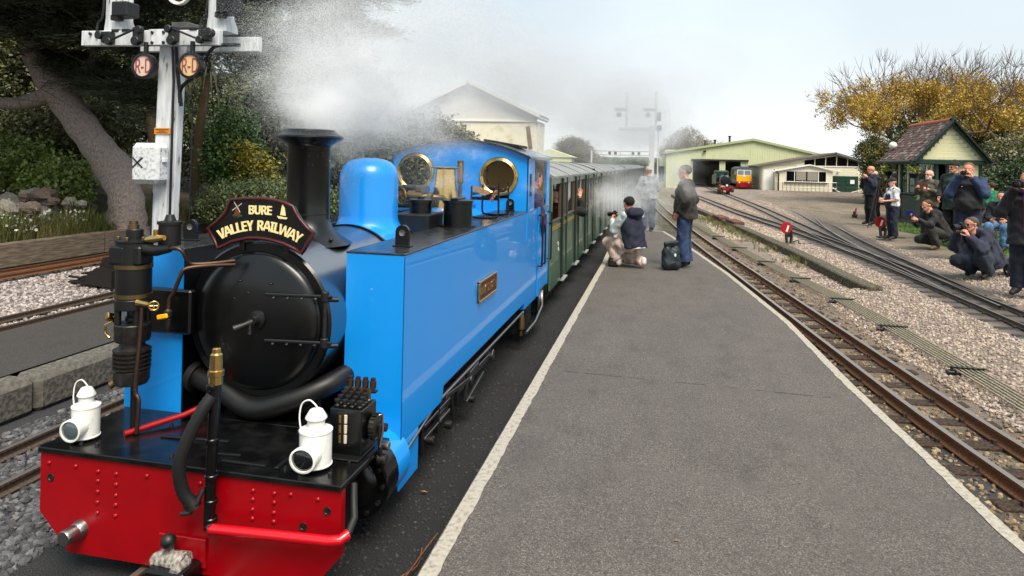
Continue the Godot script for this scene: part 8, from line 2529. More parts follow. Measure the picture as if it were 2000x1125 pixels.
func build_plants() -> void:
	for k in 4: sprigs.append(leaf_sprig(26, 0.20, 0.085, 40 + k))
	for k in 2: sprays.append(needle_spray(60 + k))
	var dk := [Color(0.07, 0.095, 0.04), Color(0.10, 0.125, 0.05), Color(0.13, 0.15, 0.06)]
	var md := [Color(0.10, 0.14, 0.04), Color(0.14, 0.18, 0.055), Color(0.115, 0.15, 0.05)]
	var lt := [Color(0.18, 0.24, 0.05), Color(0.23, 0.28, 0.06), Color(0.15, 0.19, 0.05)]
	var ol := [Color(0.16, 0.165, 0.07), Color(0.20, 0.185, 0.085), Color(0.125, 0.135, 0.055)]
	# --- the leaning tree
	var o := thing("leaning_tree", "large leaning tree with thick grey-brown trunk and dark needle foliage", "tree", V(-11.2, 0.0, -12.4))
	var tp := catmull([V(-11.05, -0.4, -12.45), V(-11.06, 0.15, -12.45), V(-11.03, 0.75, -12.42), V(-11.28, 1.35, -12.38), V(-11.75, 1.95, -12.30), V(-12.32, 2.70, -12.2), V(-12.85, 3.5, -12.1), V(-13.15, 4.3, -12.0), V(-13.30, 5.3, -11.95), V(-13.5, 7.0, -11.9)], 6)
	var tr := []
	for i in tp.size():
		var t := float(i) / (tp.size() - 1)
		tr.append((0.52 - 0.17 * smoothstep(0.0, 0.25, t)) * (1.0 - 0.25 * t) * (1.0 + 0.05 * sin(i * 1.7)) + 0.10 * maxf(0, 0.12 - t) / 0.12 + 0.05 * exp(-pow((t - 0.34) / 0.05, 2)))
	tube_part("trunk", tp, tr, M.bark, o, 22)
	for q in [[V(-12.75, 2.95, -12.15), V(-13.3, 2.75, -12.0), V(-14.0, 2.75, -11.8), V(-15.6, 2.9, -11.5), 0.19], [V(-12.6, 3.1, -12.15), V(-12.1, 3.3, -12.2), V(-11.85, 3.7, -12.3), V(-11.9, 4.4, -12.4), 0.15], [V(-13.2, 4.8, -12.0), V(-12.0, 5.5, -11.7), V(-10.2, 5.9, -11.2), V(-8.2, 5.9, -10.8), 0.16], [V(-13.3, 5.5, -12.0), V(-12.6, 6.1, -10.6), V(-11.4, 6.1, -9.0), V(-10.2, 5.9, -8.0), 0.15], [V(-13.3, 5.0, -12), V(-14.6, 5.4, -11), V(-15.8, 5.3, -9.6), V(-16.8, 5.2, -8.6), 0.15]]:
		var pts := catmull([q[0], q[1], q[2], q[3]], 5)
		var rs := []
		for i in pts.size(): rs.append(q[4] * (1.0 - 0.7 * i / (pts.size() - 1.0)))
		tube_part("limb", pts, rs, M.bark, o, 10)
	var xf := []
	var cc := []
	var lay := func(a: Vector3, b: Vector3, w: float, n: int, droop: float) -> void:
		for i in n:
			var t := rng.randf()
			var side := rng.randfn(0, 0.5) * w * (0.4 + t)
			var d := (b - a).normalized()
			var s := d.cross(Vector3.UP).normalized()
			var p := a.lerp(b, t) + s * side + V(0, rng.randfn(0, 0.10) - droop * absf(side), 0)
			var bs := Basis(Vector3.UP, rnd(0, TAU)) * Basis(V(1, 0, 0), rnd(-0.25, 0.35))
			xf.append(Transform3D(bs.scaled(Vector3.ONE * rnd(0.8, 1.4)), p))
			var f := rnd(0.5, 1.4)
			cc.append(Color(0.072 * f, 0.088 * f, 0.05 * f))
	for q in [[V(-12.8, 5.1, -12), V(-8.3, 5.0, -10.5), 1.6, 900], [V(-13, 5.4, -12), V(-9.5, 5.5, -8.0), 1.6, 900], [V(-13, 5.0, -12), V(-15.5, 4.6, -8.4), 1.8, 900], [V(-13.3, 5.2, -12), V(-11.2, 4.7, -9.6), 1.3, 700], [V(-13.2, 4.6, -12.2), V(-10.0, 4.3, -13.2), 1.3, 700], [V(-13.2, 4.7, -12.2), V(-11.6, 4.15, -10.6), 1.0, 400], [V(-13.2, 6.2, -12.2), V(-8.6, 6.6, -12.2), 2.0, 900], [V(-14, 4.5, -11), V(-15.8, 3.9, -9.4), 1.0, 450], [V(-13.0, 3.9, -12.4), V(-10.8, 3.0, -12.9), 0.9, 420]]:
		lay.call(q[0], q[1], q[2], q[3], 0.25)
	var mm := multi("needle_foliage", sprays[0], M.leaf, xf, cc, o)
	mm.position = -o.position
	# fine dead twigs over the trunk
	var tw := MB.new()
	for i in 26:
		var a := V(rnd(-14, -11.5), rnd(3.0, 5.2), rnd(-12.2, -11.2))
		tw.tube([a, a + V(rnd(-0.5, 0.7), rnd(-0.3, 0.1), rnd(-0.2, 0.4)), a + V(rnd(-0.3, 1.3), rnd(-0.7, 0.2), rnd(-0.2, 0.6))], [0.013, 0.009, 0.004], 4, false)
	part("dead_twigs", tw, M.barkpale, o).set_meta("kind", "stuff")
	# --- the cedar behind the chimney, flat tiers of needles
	xf.clear()
	cc.clear()
	var ce := thing("cedar_tree", "dark cedar with flat tiers of needles standing behind the steam", "tree", V(-12.5, 0.6, -22.0))
	tube_part("trunk", [V(-12.5, 0.4, -22), V(-12.4, 4, -22), V(-12.3, 9.2, -22)], [0.34, 0.27, 0.12], M.bark, ce, 12)
	for q in [[V(-12.3, 7.0, -22), V(-8.6, 7.6, -21.4), 0.9, 420], [V(-12.3, 6.2, -22), V(-9.2, 6.1, -21.0), 1.0, 420], [V(-12.3, 8.0, -22), V(-9.0, 9.3, -21.6), 1.0, 420], [V(-12.3, 5.4, -22), V(-9.6, 4.7, -20.6), 1.0, 420], [V(-12.4, 7.2, -22), V(-15.5, 7.6, -20.8), 1.1, 420], [V(-12.4, 6.1, -22), V(-15.2, 6.0, -20.4), 1.1, 400], [V(-12.4, 4.8, -22), V(-14.6, 4.2, -20.2), 1.0, 380], [V(-12.4, 4.4, -22), V(-10.4, 3.5, -20.6), 0.9, 380], [V(-12.3, 8.6, -22), V(-13.5, 9.8, -21.2), 0.9, 250], [V(-12.3, 8.6, -22), V(-11.2, 9.9, -21.2), 0.9, 250]]:
		lay.call(q[0], q[1], q[2], q[3], 0.08)
		var pts := catmull([q[0], q[0].lerp(q[1], 0.5) + V(0, 0.15, 0), q[1]], 4)
		var rs := []
		for i in pts.size(): rs.append(0.09 * (1.0 - 0.8 * i / (pts.size() - 1.0)))
		tube_part("bough", pts, rs, M.bark, ce, 6)
	mm = multi("needle_foliage", sprays[1], M.leaf, xf, cc, ce)
	mm.position = -ce.position
	# --- palm with three pale stems
	var pa := thing("palm_tree", "tall palm with three pale slender stems and hanging fronds", "palm", V(-12.5, 0.6, -16.0))
	for q in [[V(-12.9, 0.4, -16.0), V(-12.75, 2.2, -16.0), V(-12.55, 4.3, -15.9)], [V(-12.2, 0.4, -16.1), V(-12.0, 2.2, -16.0), V(-11.65, 4.2, -15.9)], [V(-13.3, 0.4, -16.2), V(-13.6, 2.2, -16.2), V(-13.75, 4.4, -16.1)]]:
		tube_part("stem", catmull(q, 5), 0.115, M.barkpale, pa, 12)
		var fm := MB.new()
		for i in 46:
			var a := rnd(0, TAU)
			var ln := rnd(0.8, 1.5)
			var c: Vector3 = q[2] + V(0, rnd(-0.2, 0.15), 0)
			var dx := V(cos(a), 0, sin(a))
			var up := rnd(-0.9, 0.9)
			var w := dx.cross(Vector3.UP) * 0.028
			var p0 := c
			for s in 4:
				var t := (s + 1) / 4.0
				var p1 := c + dx * ln * t * 0.75 + V(0, up * ln * t * 0.6 - t * t * ln * 0.85, 0)
				var wt := 1.0 - t * 0.75
				var f := 0.7 + 0.4 * fmod(i * 0.37, 1.0)
				fm.col = Color(0.085 * f, 0.085 * f, 0.03 * f) if i % 3 else Color(0.15 * f, 0.13 * f, 0.07 * f)
				fm.tri_f(p0 - w * (wt + 0.2), p1 - w * wt, p1 + w * wt)
				fm.tri_f(p0 - w * (wt + 0.2), p1 + w * wt, p0 + w * (wt + 0.2))
				p0 = p1
		part("frond", fm, M.leaf, pa)
	# --- shrubs up the bank
	var S := [
		["bush", "dark green evergreen bush at the far left behind the rocks", V(-16.6, 0.5, -12.6), [[V(0, 1.0, 0), V(1.1, 1.1, 1.0)], [V(0.8, 0.7, 0.6), V(0.8, 0.8, 0.8)]], 1500, dk],
		["bush", "light green bush growing by the leaning trunk above the rockery", V(-13.3, 0.4, -12.9), [[V(0, 0.55, 0), V(0.75, 0.6, 0.7)], [V(-0.9, 0.95, 0), V(0.7, 0.55, 0.6)], [V(0.5, 0.3, 0.3), V(0.5, 0.35, 0.5)]], 1100, lt],
		["bush", "olive bush hanging over the left end of the rockery", V(-14.9, 0.6, -14.2), [[V(0, 1.5, 0), V(1.3, 0.9, 1.0)], [V(1.3, 1.7, 0), V(0.9, 0.8, 0.9)]], 1500, ol],
		["bush", "tall dark bush filling the gap behind the palm stems", V(-13.6, 0.8, -19.0), [[V(0, 1.4, 0), V(1.6, 1.5, 1.2)], [V(1.4, 2.4, 0), V(1.3, 1.2, 1.0)], [V(-1.5, 2.6, 0), V(1.4, 1.3, 1.0)]], 2400, dk],
		["bush", "olive tree-like bush right of the white signal post", V(-10.9, 0.4, -17.6), [[V(0, 2.6, 0), V(1.0, 0.9, 0.9)], [V(-0.4, 1.5, 0), V(0.9, 0.9, 0.9)], [V(0.6, 3.4, -0.4), V(0.9, 0.7, 0.9)]], 1900, ol + md],
		["bush", "mid-green bush with pointed crown beside the signal post", V(-10.7, 0.3, -15.6), [[V(0, 1.9, 0), V(0.62, 0.75, 0.6)], [V(0.15, 1.2, 0.1), V(0.75, 0.7, 0.7)]], 1100, [Color(0.085, 0.17, 0.045), Color(0.13, 0.22, 0.06)]],
		["yellow_shrub", "bright yellow-leaved shrub between the signal post and the chimney", V(-9.75, 0.1, -15.2), [[V(-0.5, 1.75, 0), V(0.28, 0.22, 0.25)], [V(-0.1, 1.55, 0), V(0.28, 0.25, 0.25)], [V(0.18, 1.25, 0), V(0.20, 0.30, 0.22)], [V(0.40, 0.95, 0), V(0.20, 0.22, 0.2)], [V(-0.35, 1.2, 0), V(0.2, 0.2, 0.2)]], 330, [Color(0.46, 0.36, 0.035), Color(0.36, 0.30, 0.05), Color(0.18, 0.2, 0.04)]],
		["hedge", "broad clipped grey-green hedge behind the tank and headboard", V(-8.9, 0.0, -14.4), [[V(0, 0.55, 0), V(1.2, 0.62, 0.9)], [V(1.0, 0.40, -0.3), V(0.9, 0.55, 0.9)], [V(-1.1, 0.5, -0.4), V(1.0, 0.6, 0.9)], [V(2.0, 0.25, -0.8), V(0.8, 0.45, 0.8)]], 4200, [Color(0.115, 0.15, 0.06), Color(0.155, 0.19, 0.08), Color(0.09, 0.115, 0.045)]],
		["bush", "dark thicket on the bank behind the chimney", V(-8.4, 0.2, -19.0), [[V(0, 1.5, 0), V(1.2, 1.0, 1.0)], [V(1.5, 1.7, -0.5), V(1.3, 1.2, 1.0)], [V(-1.3, 1.9, -0.2), V(1.2, 1.3, 1.0)]], 2600, dk + [Color(0.05, 0.045, 0.025)]],
		["bush", "tangled dark bush at the foot of the bank left of the dome", V(-6.6, 0.0, -18.5), [[V(0, 1.1, 0), V(0.9, 1.0, 0.8)], [V(0.7, 1.9, -0.3), V(0.9, 0.9, 0.8)]], 1500, dk + ol],
		["bush", "low dark bush beside the blue dome and cab", V(-5.9, 0.0, -20.5), [[V(0, 0.9, 0), V(1.2, 0.9, 0.9)], [V(-1.0, 1.7, 0), V(1.0, 1.0, 0.9)]], 1500, dk],
		["tree", "tall dark tree rising behind the steam left of the cream building", V(-10.6, 0.6, -24.5), [[V(-0.8, 3.0, 0), V(1.6, 1.5, 1.4)], [V(-1.9, 4.4, 0), V(1.4, 1.4, 1.2)], [V(0.9, 1.9, 0), V(1.4, 1.3, 1.2)]], 3200, dk + [Color(0.06, 0.065, 0.03)]],
		["tree", "big dark tree closing the wood at the top left", V(-18.5, 1.2, -19.5), [[V(0, 4.2, 0), V(2.4, 2.6, 1.6)], [V(3.0, 5.4, 0), V(2.2, 2.0, 1.6)], [V(-2.5, 5.6, 0), V(2.2, 2.0, 1.6)], [V(1.5, 2.2, 0), V(2.0, 1.6, 1.4)]], 5200, dk],
		["tree", "olive-leaved tree behind the wood between palm and cedar", V(-14.5, 1.0, -24.5), [[V(0, 3.6, 0), V(2.0, 1.9, 1.4)], [V(1.6, 5.4, 0), V(1.8, 1.5, 1.4)], [V(-1.8, 5.6, 0), V(1.8, 1.6, 1.4)]], 3600, dk + ol],
		["bush", "dark laurel bush under the leaning tree's left limb", V(-16.8, 0.8, -14.2), [[V(0, 1.8, 0), V(1.6, 1.6, 1.2)], [V(-1.8, 3.0, 0.5), V(1.7, 1.8, 1.2)], [V(0.3, 3.9, -0.5), V(1.7, 1.4, 1.2)], [V(1.5, 3.0, -1.0), V(1.5, 1.3, 1.0)]], 5200, dk + ol],
		["tree", "farthest dark tree at the left edge of the picture", V(-22.0, 1.2, -15.5), [[V(0, 3.2, 0), V(2.0, 2.6, 1.8)], [V(1.5, 5.6, 0), V(2.2, 1.8, 1.8)]], 3000, dk],
	]
	for q in S: shrub(q[0], q[1], {"yellow_shrub": "shrub", "hedge": "hedge", "tree": "tree"}.get(q[0], "bush"), q[2], q[3], q[4], q[5], 1.0 if q[0] != "hedge" else 0.62)
	# rockery stones
	var ro := thing("rockery", "low garden rockery of grey boulders behind the grass", "rockery", V(-13.4, 0.1, -11.4))
	for i in 46:
		var x := rnd(-13.3, -11.4)
		var z := -10.9 + (x + 12.0) * 0.2 + rnd(-1.1, 0.9)
		var rk := rock_mesh(rnd(0.09, 0.25), 300 + i, 7, 10)
		var m2 := MB.new()
		var f := rnd(0.7, 1.2)
		m2.col = Color(0.42 * f, 0.38 * f, 0.31 * f) if i % 5 else Color(0.36 * f, 0.26 * f, 0.20 * f)
		m2.add(rk, Transform3D(Basis(V(0, 1, 0), rnd(0, 6)), V(x, ground_y(x, z) + rnd(0.1, 0.55), z)))
		part("boulder", m2, M.stone, ro)
	# grass along the garden edge
	var bl := []
	for k in 3:
		var mb := MB.new()
		for i in 16:
			var a := rnd(0, TAU)
			var ln := rnd(0.25, 0.6)
			var lean := rnd(0.1, 0.5)
			var dx := V(cos(a), 0, sin(a))
			var w := dx.cross(Vector3.UP) * 0.006
			var f := rnd(0.7, 1.25)
			mb.col = Color(f, f, f)
			var p0 := dx * rnd(0, 0.06)
			var p1 := p0 + V(0, ln * 0.6, 0) + dx * ln * lean * 0.35
			var p2 := p0 + V(0, ln * 0.95, 0) + dx * ln * lean
			mb.tri_f(p0 - w, p1 - w, p1 + w)
			mb.tri_f(p0 - w, p1 + w, p0 + w)
			mb.tri_f(p1 - w, p2, p1 + w)
		bl.append(mb.mesh())
	var gx := [[], [], []]
	var gc := [[], [], []]
	for i in 2600:
		var x := -10.95 - absf(rng.randfn(0, 0.8))
		var z := rnd(-7.5, -14.5)
		if x < -11.55 + gn.get_noise_1d(z * 20.0) * 0.8: continue
		var dens := gn.get_noise_2d(x * 20.0, z * 20.0)
		if dens < -0.25: continue
		var k := i % 3
		var s := rnd(0.6, 1.3) * (0.75 if dens < 0 else 1.0)
		gx[k].append(Transform3D(Basis(V(0, 1, 0), rnd(0, 6)).scaled(Vector3.ONE * s), V(x, ground_y(x, z) - 0.02, z)))
		var c := Color(0.11, 0.135, 0.03).lerp(Color(0.26, 0.22, 0.085), clampf(0.35 + gn.get_noise_2d(x * 9.0, z * 9.0) * 1.6 + rnd(-0.2, 0.2), 0, 1))
		gc[k].append(c)
	var go := Node3D.new()
	go.name = "long_grass"
	add_child(go)
	go.set_meta("kind", "stuff")
	tag(go, "long tufted grass along the garden bed", "grass")
	for k in 3: multi("tufts", bl[k], M.leaf, gx[k], gc[k], go)
	# white flower heads in the grass
	for q in [[-11.1, -9.5, 5], [-11.3, -10.5, 8], [-11.15, -11.2, 7], [-12.3, -10.6, 10], [-12.9, -11.1, 8], [-11.1, -10.0, 5], [-11.6, -9.4, 9]]:
		var f := thing("white_flowers", "cluster of small white flowers in the long grass", "flowers", V(q[0], ground_y(q[0], q[1]), q[1]), "white flowers in the garden bed")
		var fx := []
		var fc := []
		for i in q[2] * 7:
			fx.append(Transform3D(Basis.from_euler(V(rnd(0, 6), rnd(0, 6), 0)).scaled(Vector3.ONE * rnd(0.5, 1.0)), V(rng.randfn(0, 0.14), rnd(0.18, 0.55), rng.randfn(0, 0.14))))
			fc.append(Color(0.75, 0.76, 0.68))
		var pm := MB.new()
		for i in 5:
			var a := TAU * i / 5
			pm.tri_f(V(0, 0, 0), V(cos(a) * 0.03, 0.008, sin(a) * 0.03), V(cos(a + 0.8) * 0.03, 0.008, sin(a + 0.8) * 0.03))
		multi("petals", pm.mesh(), M.leaf, fx, fc, f)
	# grass by the kiosk and ivy-free weeds along the kerb
	for k in 3: gx[k] = []; gc[k] = []
	for i in 5200:
		var z := rnd(-12.0, -24.5)
		var x := rnd(6.5, 10.5)
		if ground_col(x, z).g < ground_col(x, z).r * 1.1: continue
		var k := i % 3
		gx[k].append(Transform3D(Basis(V(0, 1, 0), rnd(0, 6)).scaled(V(0.5, rnd(0.10, 0.2), 0.5)), V(x, ground_y(x, z) - 0.005, z)))
		gc[k].append(Color(0.10, 0.18, 0.03) * rnd(0.8, 1.2))
	for i in 420:
		var z := rnd(-14.5, -27.0)
		var x := along(KERB, z) - absf(rng.randfn(0.12, 0.22)) - 0.14
		if gn.get_noise_2d(z * 14.0, 3.0) < -0.02 and z > -20: continue
		var k := i % 3
		gx[k].append(Transform3D(Basis(V(0, 1, 0), rnd(0, 6)).scaled(Vector3.ONE * rnd(0.15, 0.45)), V(x, ground_y(x, z) - 0.01, z)))
		gc[k].append(Color(0.17, 0.17, 0.05) * rnd(0.8, 1.25))
	go = Node3D.new()
	go.name = "short_grass"
	add_child(go)
	go.set_meta("kind", "stuff")
	tag(go, "short grass by the kiosk and weeds along the kerb", "grass")
	for k in 3: multi("tufts", bl[k], M.leaf, gx[k], gc[k], go)
	# --- right: autumn trees and hedge behind the kiosk
	var gold := [Color(0.14, 0.15, 0.05), Color(0.24, 0.20, 0.06), Color(0.42, 0.27, 0.045), Color(0.54, 0.37, 0.05), Color(0.52, 0.33, 0.05)]
	autumn_tree("autumn tree with golden leaves and bare outer twigs left of the kiosk roof", V(12.9, 0, -39.0), 7.6, 0.75, gold, 6800, -0.10)
	autumn_tree("taller half-bare autumn tree right of the kiosk with orange upper leaves", V(17.0, 0, -37.0), 8.0, 0.8, gold, 6200, -0.03)
	autumn_tree("bare-topped autumn tree between the two golden ones", V(14.8, 0, -42.0), 8.4, 0.6, gold, 4500, -0.04)
	autumn_tree("thin autumn tree at the right edge of the picture", V(20.5, 0, -36.0), 6.6, 0.8, gold, 6200, -0.04)
	shrub("ivy_bush", "dark ivy-covered mass under the golden tree", "bush", V(13.2, 0, -37.5), [[V(0, 1.6, 0), V(1.6, 1.6, 1.2)], [V(1.2, 2.9, 0), V(1.5, 1.3, 1.0)], [V(-0.6, 3.2, -0.4), V(1.2, 1.2, 1.0)], [V(2.6, 2.2, 0), V(1.6, 1.8, 1.0)], [V(4.6, 2.6, 0.3), V(1.6, 1.5, 1.0)], [V(3.6, 3.6, -0.4), V(1.2, 1.0, 1.0)]], 5200, md + ol)
	shrub("bush", "dark green bush at the right edge behind the photographers", "bush", V(13.0, 0, -27.0), [[V(0, 1.2, 0), V(1.4, 1.2, 1.0)], [V(1.8, 1.5, -0.5), V(1.4, 1.3, 1.0)], [V(-1.4, 0.9, 0), V(0.9, 0.9, 0.8)]], 3000, [Color(0.035, 0.06, 0.022), Color(0.05, 0.08, 0.03)])
	shrub("bush", "grey-olive scrub above the dark bush at the right edge", "bush", V(16.5, 0, -31.5), [[V(0, 2.4, 0), V(2.0, 1.5, 1.2)], [V(-2.2, 2.0, 0), V(1.6, 1.4, 1.2)], [V(2.0, 2.8, 0), V(1.8, 1.6, 1.2)]], 3400, ol + [Color(0.14, 0.14, 0.10)])
	shrub("ivy_bush", "dark ivy-clad bush with rusty leaves left of the kiosk roof", "bush", V(10.9, 0, -37.5), [[V(0, 1.3, 0), V(1.0, 1.3, 0.9)], [V(-0.3, 2.6, 0), V(0.9, 0.9, 0.9)], [V(0.9, 2.0, 0.2), V(1.0, 1.4, 0.9)]], 2000, md + ol + [Color(0.26, 0.14, 0.04)])
	# --- far trees and hills
	shrub("far_tree", "rounded brownish tree beyond the train roofs", "tree", V(-10.5, -0.2, -84), [[V(0, 3.2, 0), V(2.6, 1.9, 2.0)], [V(1.3, 2.2, 0), V(2.2, 1.5, 1.8)]], 2200, [Color(0.20, 0.15, 0.07), Color(0.25, 0.19, 0.08), Color(0.15, 0.14, 0.06)], 1.5)
	shrub("far_tree", "pale half-bare tree behind the left end of the engine shed", "tree", V(3.6, -0.2, -92), [[V(0, 4.4, 0), V(2.6, 2.6, 2.0)], [V(2.6, 3.6, 0), V(2.2, 1.8, 1.6)], [V(-2.2, 3.4, 0), V(1.8, 1.8, 1.6)]], 1300, [Color(0.22, 0.2, 0.12), Color(0.26, 0.21, 0.12)], 1.5)
	for i in 9:
		shrub("far_tree", "small dark tree in the distant row under the gantry", "tree", V(-12.0 + i * 2.1 + rnd(-0.6, 0.6), -0.2, -150 - rnd(0, 20)), [[V(0, 1.6, 0), V(1.6, 1.5 + rnd(0, 0.8), 1.4)]], 260, md, 2.2, "distant tree row", false)
	var hb := MB.new()
	var xs := axis_lines([[-900.0, 0], [900.0, 15.0]])
	for i in xs.size() - 1:
		for j in 8:
			var q := []
			for st in [[i, j], [i + 1, j], [i + 1, j + 1], [i, j + 1]]:
				var t: float = st[1] / 8.0
				var h := (15.0 + gn.get_noise_2d(xs[st[0]] * 0.06, 7.0) * 14.0) * sin(t * PI)
				q.append(V(xs[st[0]], -0.5 + maxf(h, 0), -950 - t * 300.0))
			hb.col = Color(0.09, 0.11, 0.06)
			hb.tri_f(q[0], q[2], q[1])
			hb.tri_f(q[0], q[3], q[2])
	struct("hills", hb, M.vc)

func puff(o: Node3D, p: Vector3, s: Vector3, dens: float, alb := Color(0.97, 0.98, 1.0), straight := false) -> void:
	var f := FogVolume.new()
	f.name = "steam_puff"
	f.shape = RenderingServer.FOG_VOLUME_SHAPE_ELLIPSOID
	f.size = s * 2.0
	var key := "fog%.2f%s" % [snappedf(dens, 0.04 if dens > 0.2 else 0.01), alb.to_html()]
	if not M.has(key):
		var fm := FogMaterial.new()
		fm.density = maxf(0.01, snappedf(dens, 0.04 if dens > 0.2 else 0.01))
		fm.albedo = alb
		M[key] = fm
	f.material = M[key]
	o.add_child(f, true)
	f.rotation = V(rnd(-0.08, 0.08), rnd(-0.15, 0.15), 0) if straight else V(rnd(-0.5, 0.5), rnd(0, 6), rnd(-0.6, 0.6))
	f.position = p - o.position

# a drift of puffs along a path; radii grow from r0 to r1
func drift(o: Node3D, path: Array, n: int, r0: float, r1: float, s0: float, s1: float, d0: float, d1: float, alb := Color(0.97, 0.98, 1.0), long := 1.0) -> void:
	var cl := catmull(path, 10)
	for i in n:
		var t := rng.randf()
		var c: Vector3 = cl[int(t * (cl.size() - 1))]
		var s := lerpf(s0, s1, t)
		var r := lerpf(r0, r1, t) * rnd(0.45, 1.35)
		var p := c + V(rng.randfn(0, 1), rng.randfn(0, 1) * (0.5 if long > 1.0 else 1.0), rng.randfn(0, 1)) * s * 0.5
		puff(o, p, V(r * rnd(0.6, 1.5), r * rnd(0.35, 0.8), r * rnd(0.6, 1.5) * long), lerpf(d0, d1, t) * rnd(0.5, 1.5), alb, long > 1.0)

# wisps of tiny white droplets: each a torn curl shaped by ridged noise, placed many times along a path
func mist(o: Node3D, path: Array, n: int, s0: float, s1: float, z0: float, z1: float) -> void:
	if drops.is_empty():
		M.drop = mat(Color(0.98, 0.985, 0.99), 1.0)
		M.drop.backlight_enabled = true
		M.drop.backlight = Color(1, 1, 1)
		for k in 4:
			var r := RandomNumberGenerator.new()
			r.seed = 500 + k
			var fn := FastNoiseLite.new()
			fn.frequency = 2.6
			fn.fractal_type = FastNoiseLite.FRACTAL_RIDGED
			fn.fractal_octaves = 4
			fn.domain_warp_enabled = true
			fn.domain_warp_amplitude = 0.16
			fn.domain_warp_frequency = 2.2
			fn.seed = 40 + k
			var v := PackedVector3Array()
			var nn := PackedVector3Array()
			var c := 0
			while c < 24000:
				var q := V(r.randfn(0, 1), r.randfn(0, 1), r.randfn(0, 1)) * 0.15
				if fn.get_noise_3dv(q) + r.randf_range(-0.16, 0.16) < 0.26 + q.length() * 0.7: continue
				var a := V(r.randfn(0, 1), r.randfn(0, 1), r.randfn(0, 1)).normalized()
				var f := MB.frame(a)
				v.append(q + f[0] * 0.001); v.append(q - f[0] * 0.0006 + f[1] * 0.0009); v.append(q - f[0] * 0.0006 - f[1] * 0.0009)
				var m: Vector3 = -(v[v.size() - 2] - v[v.size() - 3]).cross(v[v.size() - 1] - v[v.size() - 3]).normalized()
				nn.append(m); nn.append(m); nn.append(m)
				c += 1
			var ar := []
			ar.resize(Mesh.ARRAY_MAX)
			ar[Mesh.ARRAY_VERTEX] = v
			ar[Mesh.ARRAY_NORMAL] = nn
			var me := ArrayMesh.new()
			me.add_surface_from_arrays(Mesh.PRIMITIVE_TRIANGLES, ar)
			drops.append(me)
	var cl := catmull(path, 10)
	var xf := [[], [], [], []]
	var cc := [[], [], [], []]
	for i in n:
		var t := (i + rng.randf()) / n
		var c: Vector3 = cl[int(t * (cl.size() - 1))]
		var p := c + V(rng.randfn(0, 1), rng.randfn(0, 1), rng.randfn(0, 1)) * lerpf(s0, s1, t) * 0.5
		var z := lerpf(z0, z1, t) * rnd(0.7, 1.25)
		xf[i % 4].append(Transform3D(Basis.from_euler(V(rnd(0, 6), rnd(0, 6), rnd(0, 6))).scaled(V(rnd(0.8, 1.4), rnd(0.7, 1.1), rnd(0.8, 1.4)) * z), p - o.position))
		cc[i % 4].append(Color(1, 1, 1))
	for k in 4: multi("droplets", drops[k], M.drop, xf[k], cc[k], o)

var drops := []

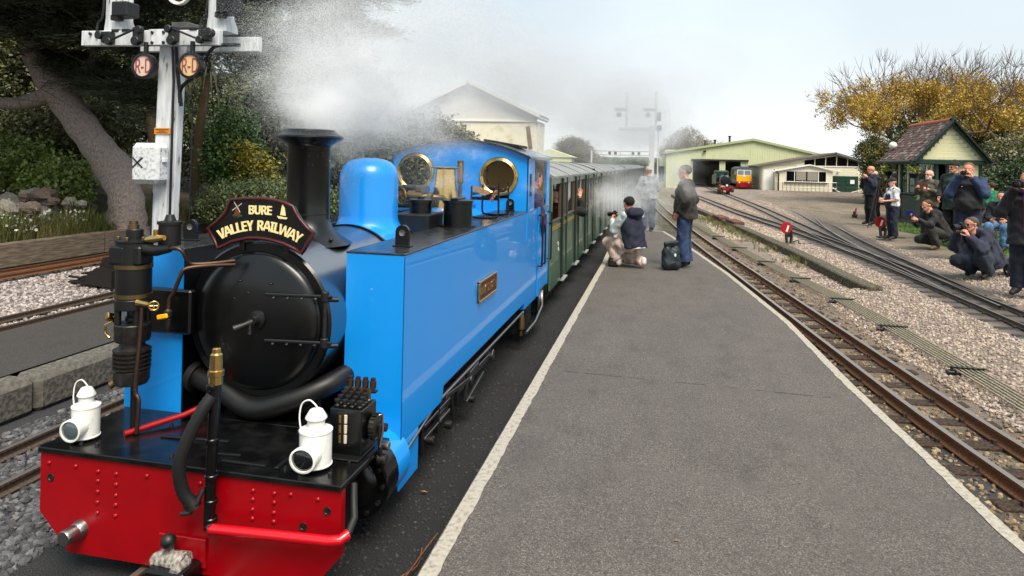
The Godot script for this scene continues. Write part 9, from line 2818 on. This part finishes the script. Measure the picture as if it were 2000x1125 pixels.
func build_steam() -> void:
	var w := Color(0.98, 0.985, 1.0)
	var o := thing("steam_cloud", "white steam rising from the black chimney and drifting back over the train", "steam", V(-2.0, 1.9, -4.0))
	o.set_meta("kind", "stuff")
	mist(o, [V(-2.09, 1.95, -3.85), V(-2.14, 2.15, -4.2), V(-2.22, 2.42, -4.45), V(-2.26, 2.8, -4.6)], 44, 0.10, 0.5, 0.5, 1.35)
	mist(o, [V(-2.09, 1.94, -3.84), V(-2.08, 2.02, -4.0), V(-2.07, 2.06, -4.3), V(-2.05, 2.1, -4.7)], 30, 0.08, 0.24, 0.4, 0.6)
	mist(o, [V(-2.12, 2.08, -4.3), V(-2.15, 2.16, -4.8), V(-2.15, 2.18, -5.4), V(-2.2, 2.3, -6.1)], 40, 0.14, 0.42, 0.55, 1.2)
	mist(o, [V(-2.3, 2.35, -4.8), V(-2.3, 2.6, -5.8), V(-2.4, 2.8, -7.2)], 22, 0.6, 1.1, 1.2, 2.2)
	drift(o, [V(-2.1, 2.05, -4.2), V(-2.2, 2.35, -4.9), V(-2.2, 2.55, -5.6)], 30, 0.25, 0.5, 0.3, 0.5, 0.06, 0.05)
	drift(o, [V(-2.3, 2.5, -5.2), V(-2.3, 3.0, -8.0), V(-2.0, 3.3, -11.0), V(-1.6, 3.7, -14.0)], 40, 0.35, 0.8, 0.7, 1.8, 0.03, 0.02, w, 3.0)
	drift(o, [V(-2.6, 3.4, -16.0), V(-2.4, 3.9, -22.0), V(-2.2, 3.9, -28.0), V(-1.4, 3.9, -34.0)], 38, 1.0, 1.6, 3.0, 4.8, 0.013, 0.017, w, 3.5)
	drift(o, [V(-8.0, 4.4, -24.0), V(-5.0, 4.4, -25.0), V(-2.0, 4.0, -27.0), V(-0.4, 3.6, -30.0)], 30, 1.2, 1.6, 1.8, 2.6, 0.016, 0.022, w, 3.0)
	var c := thing("steam_wisp", "thin wisps of steam curling against the blue cab front", "steam", V(-2.0, 1.7, -6.8))
	c.set_meta("kind", "stuff")
	mist(c, [V(-2.3, 1.78, -6.8), V(-2.1, 1.82, -6.8), V(-1.95, 1.80, -6.85), V(-1.85, 1.75, -6.9)], 5, 0.06, 0.06, 0.4, 0.4)
	mist(c, [V(-1.34, 1.45, -6.96), V(-1.3, 1.75, -7.3), V(-1.3, 1.8, -7.9)], 5, 0.06, 0.1, 0.5, 0.7)
	var d := thing("steam_wisp", "steam drifting across the platform over the crouching person", "steam", V(-0.9, 1.1, -13.5))
	d.set_meta("kind", "stuff")
	mist(d, [V(-1.28, 0.9, -14.5), V(-1.0, 1.0, -13.8), V(-0.75, 1.05, -13.4), V(-0.40, 1.05, -13.0), V(-0.2, 1.2, -13.2)], 17, 0.25, 0.4, 1.2, 1.5)
	drift(d, [V(-1.2, 0.8, -16.0), V(-1.1, 1.4, -16.5), V(-0.7, 2.0, -17.5), V(-0.3, 2.8, -20.0)], 36, 0.4, 0.9, 0.6, 1.0, 0.07, 0.05)
	var e := thing("steam_wisp", "puff of steam round the face of the man in the dark jacket", "steam", V(0.4, 1.5, -11.6))
	e.set_meta("kind", "stuff")
	mist(e, [V(0.0, 1.45, -11.6), V(0.2, 1.58, -11.55), V(0.36, 1.65, -11.6), V(0.42, 1.4, -11.5)], 9, 0.16, 0.25, 0.8, 0.9)
	drift(e, [V(0.05, 1.45, -11.6), V(0.25, 1.60, -11.55), V(0.42, 1.65, -11.6)], 20, 0.10, 0.16, 0.14, 0.22, 0.35, 0.3)
	drift(e, [V(0.65, 1.70, -12.2), V(0.85, 1.72, -12.3)], 12, 0.09, 0.12, 0.1, 0.14, 0.9, 0.9, Color(0.25, 0.25, 0.26))
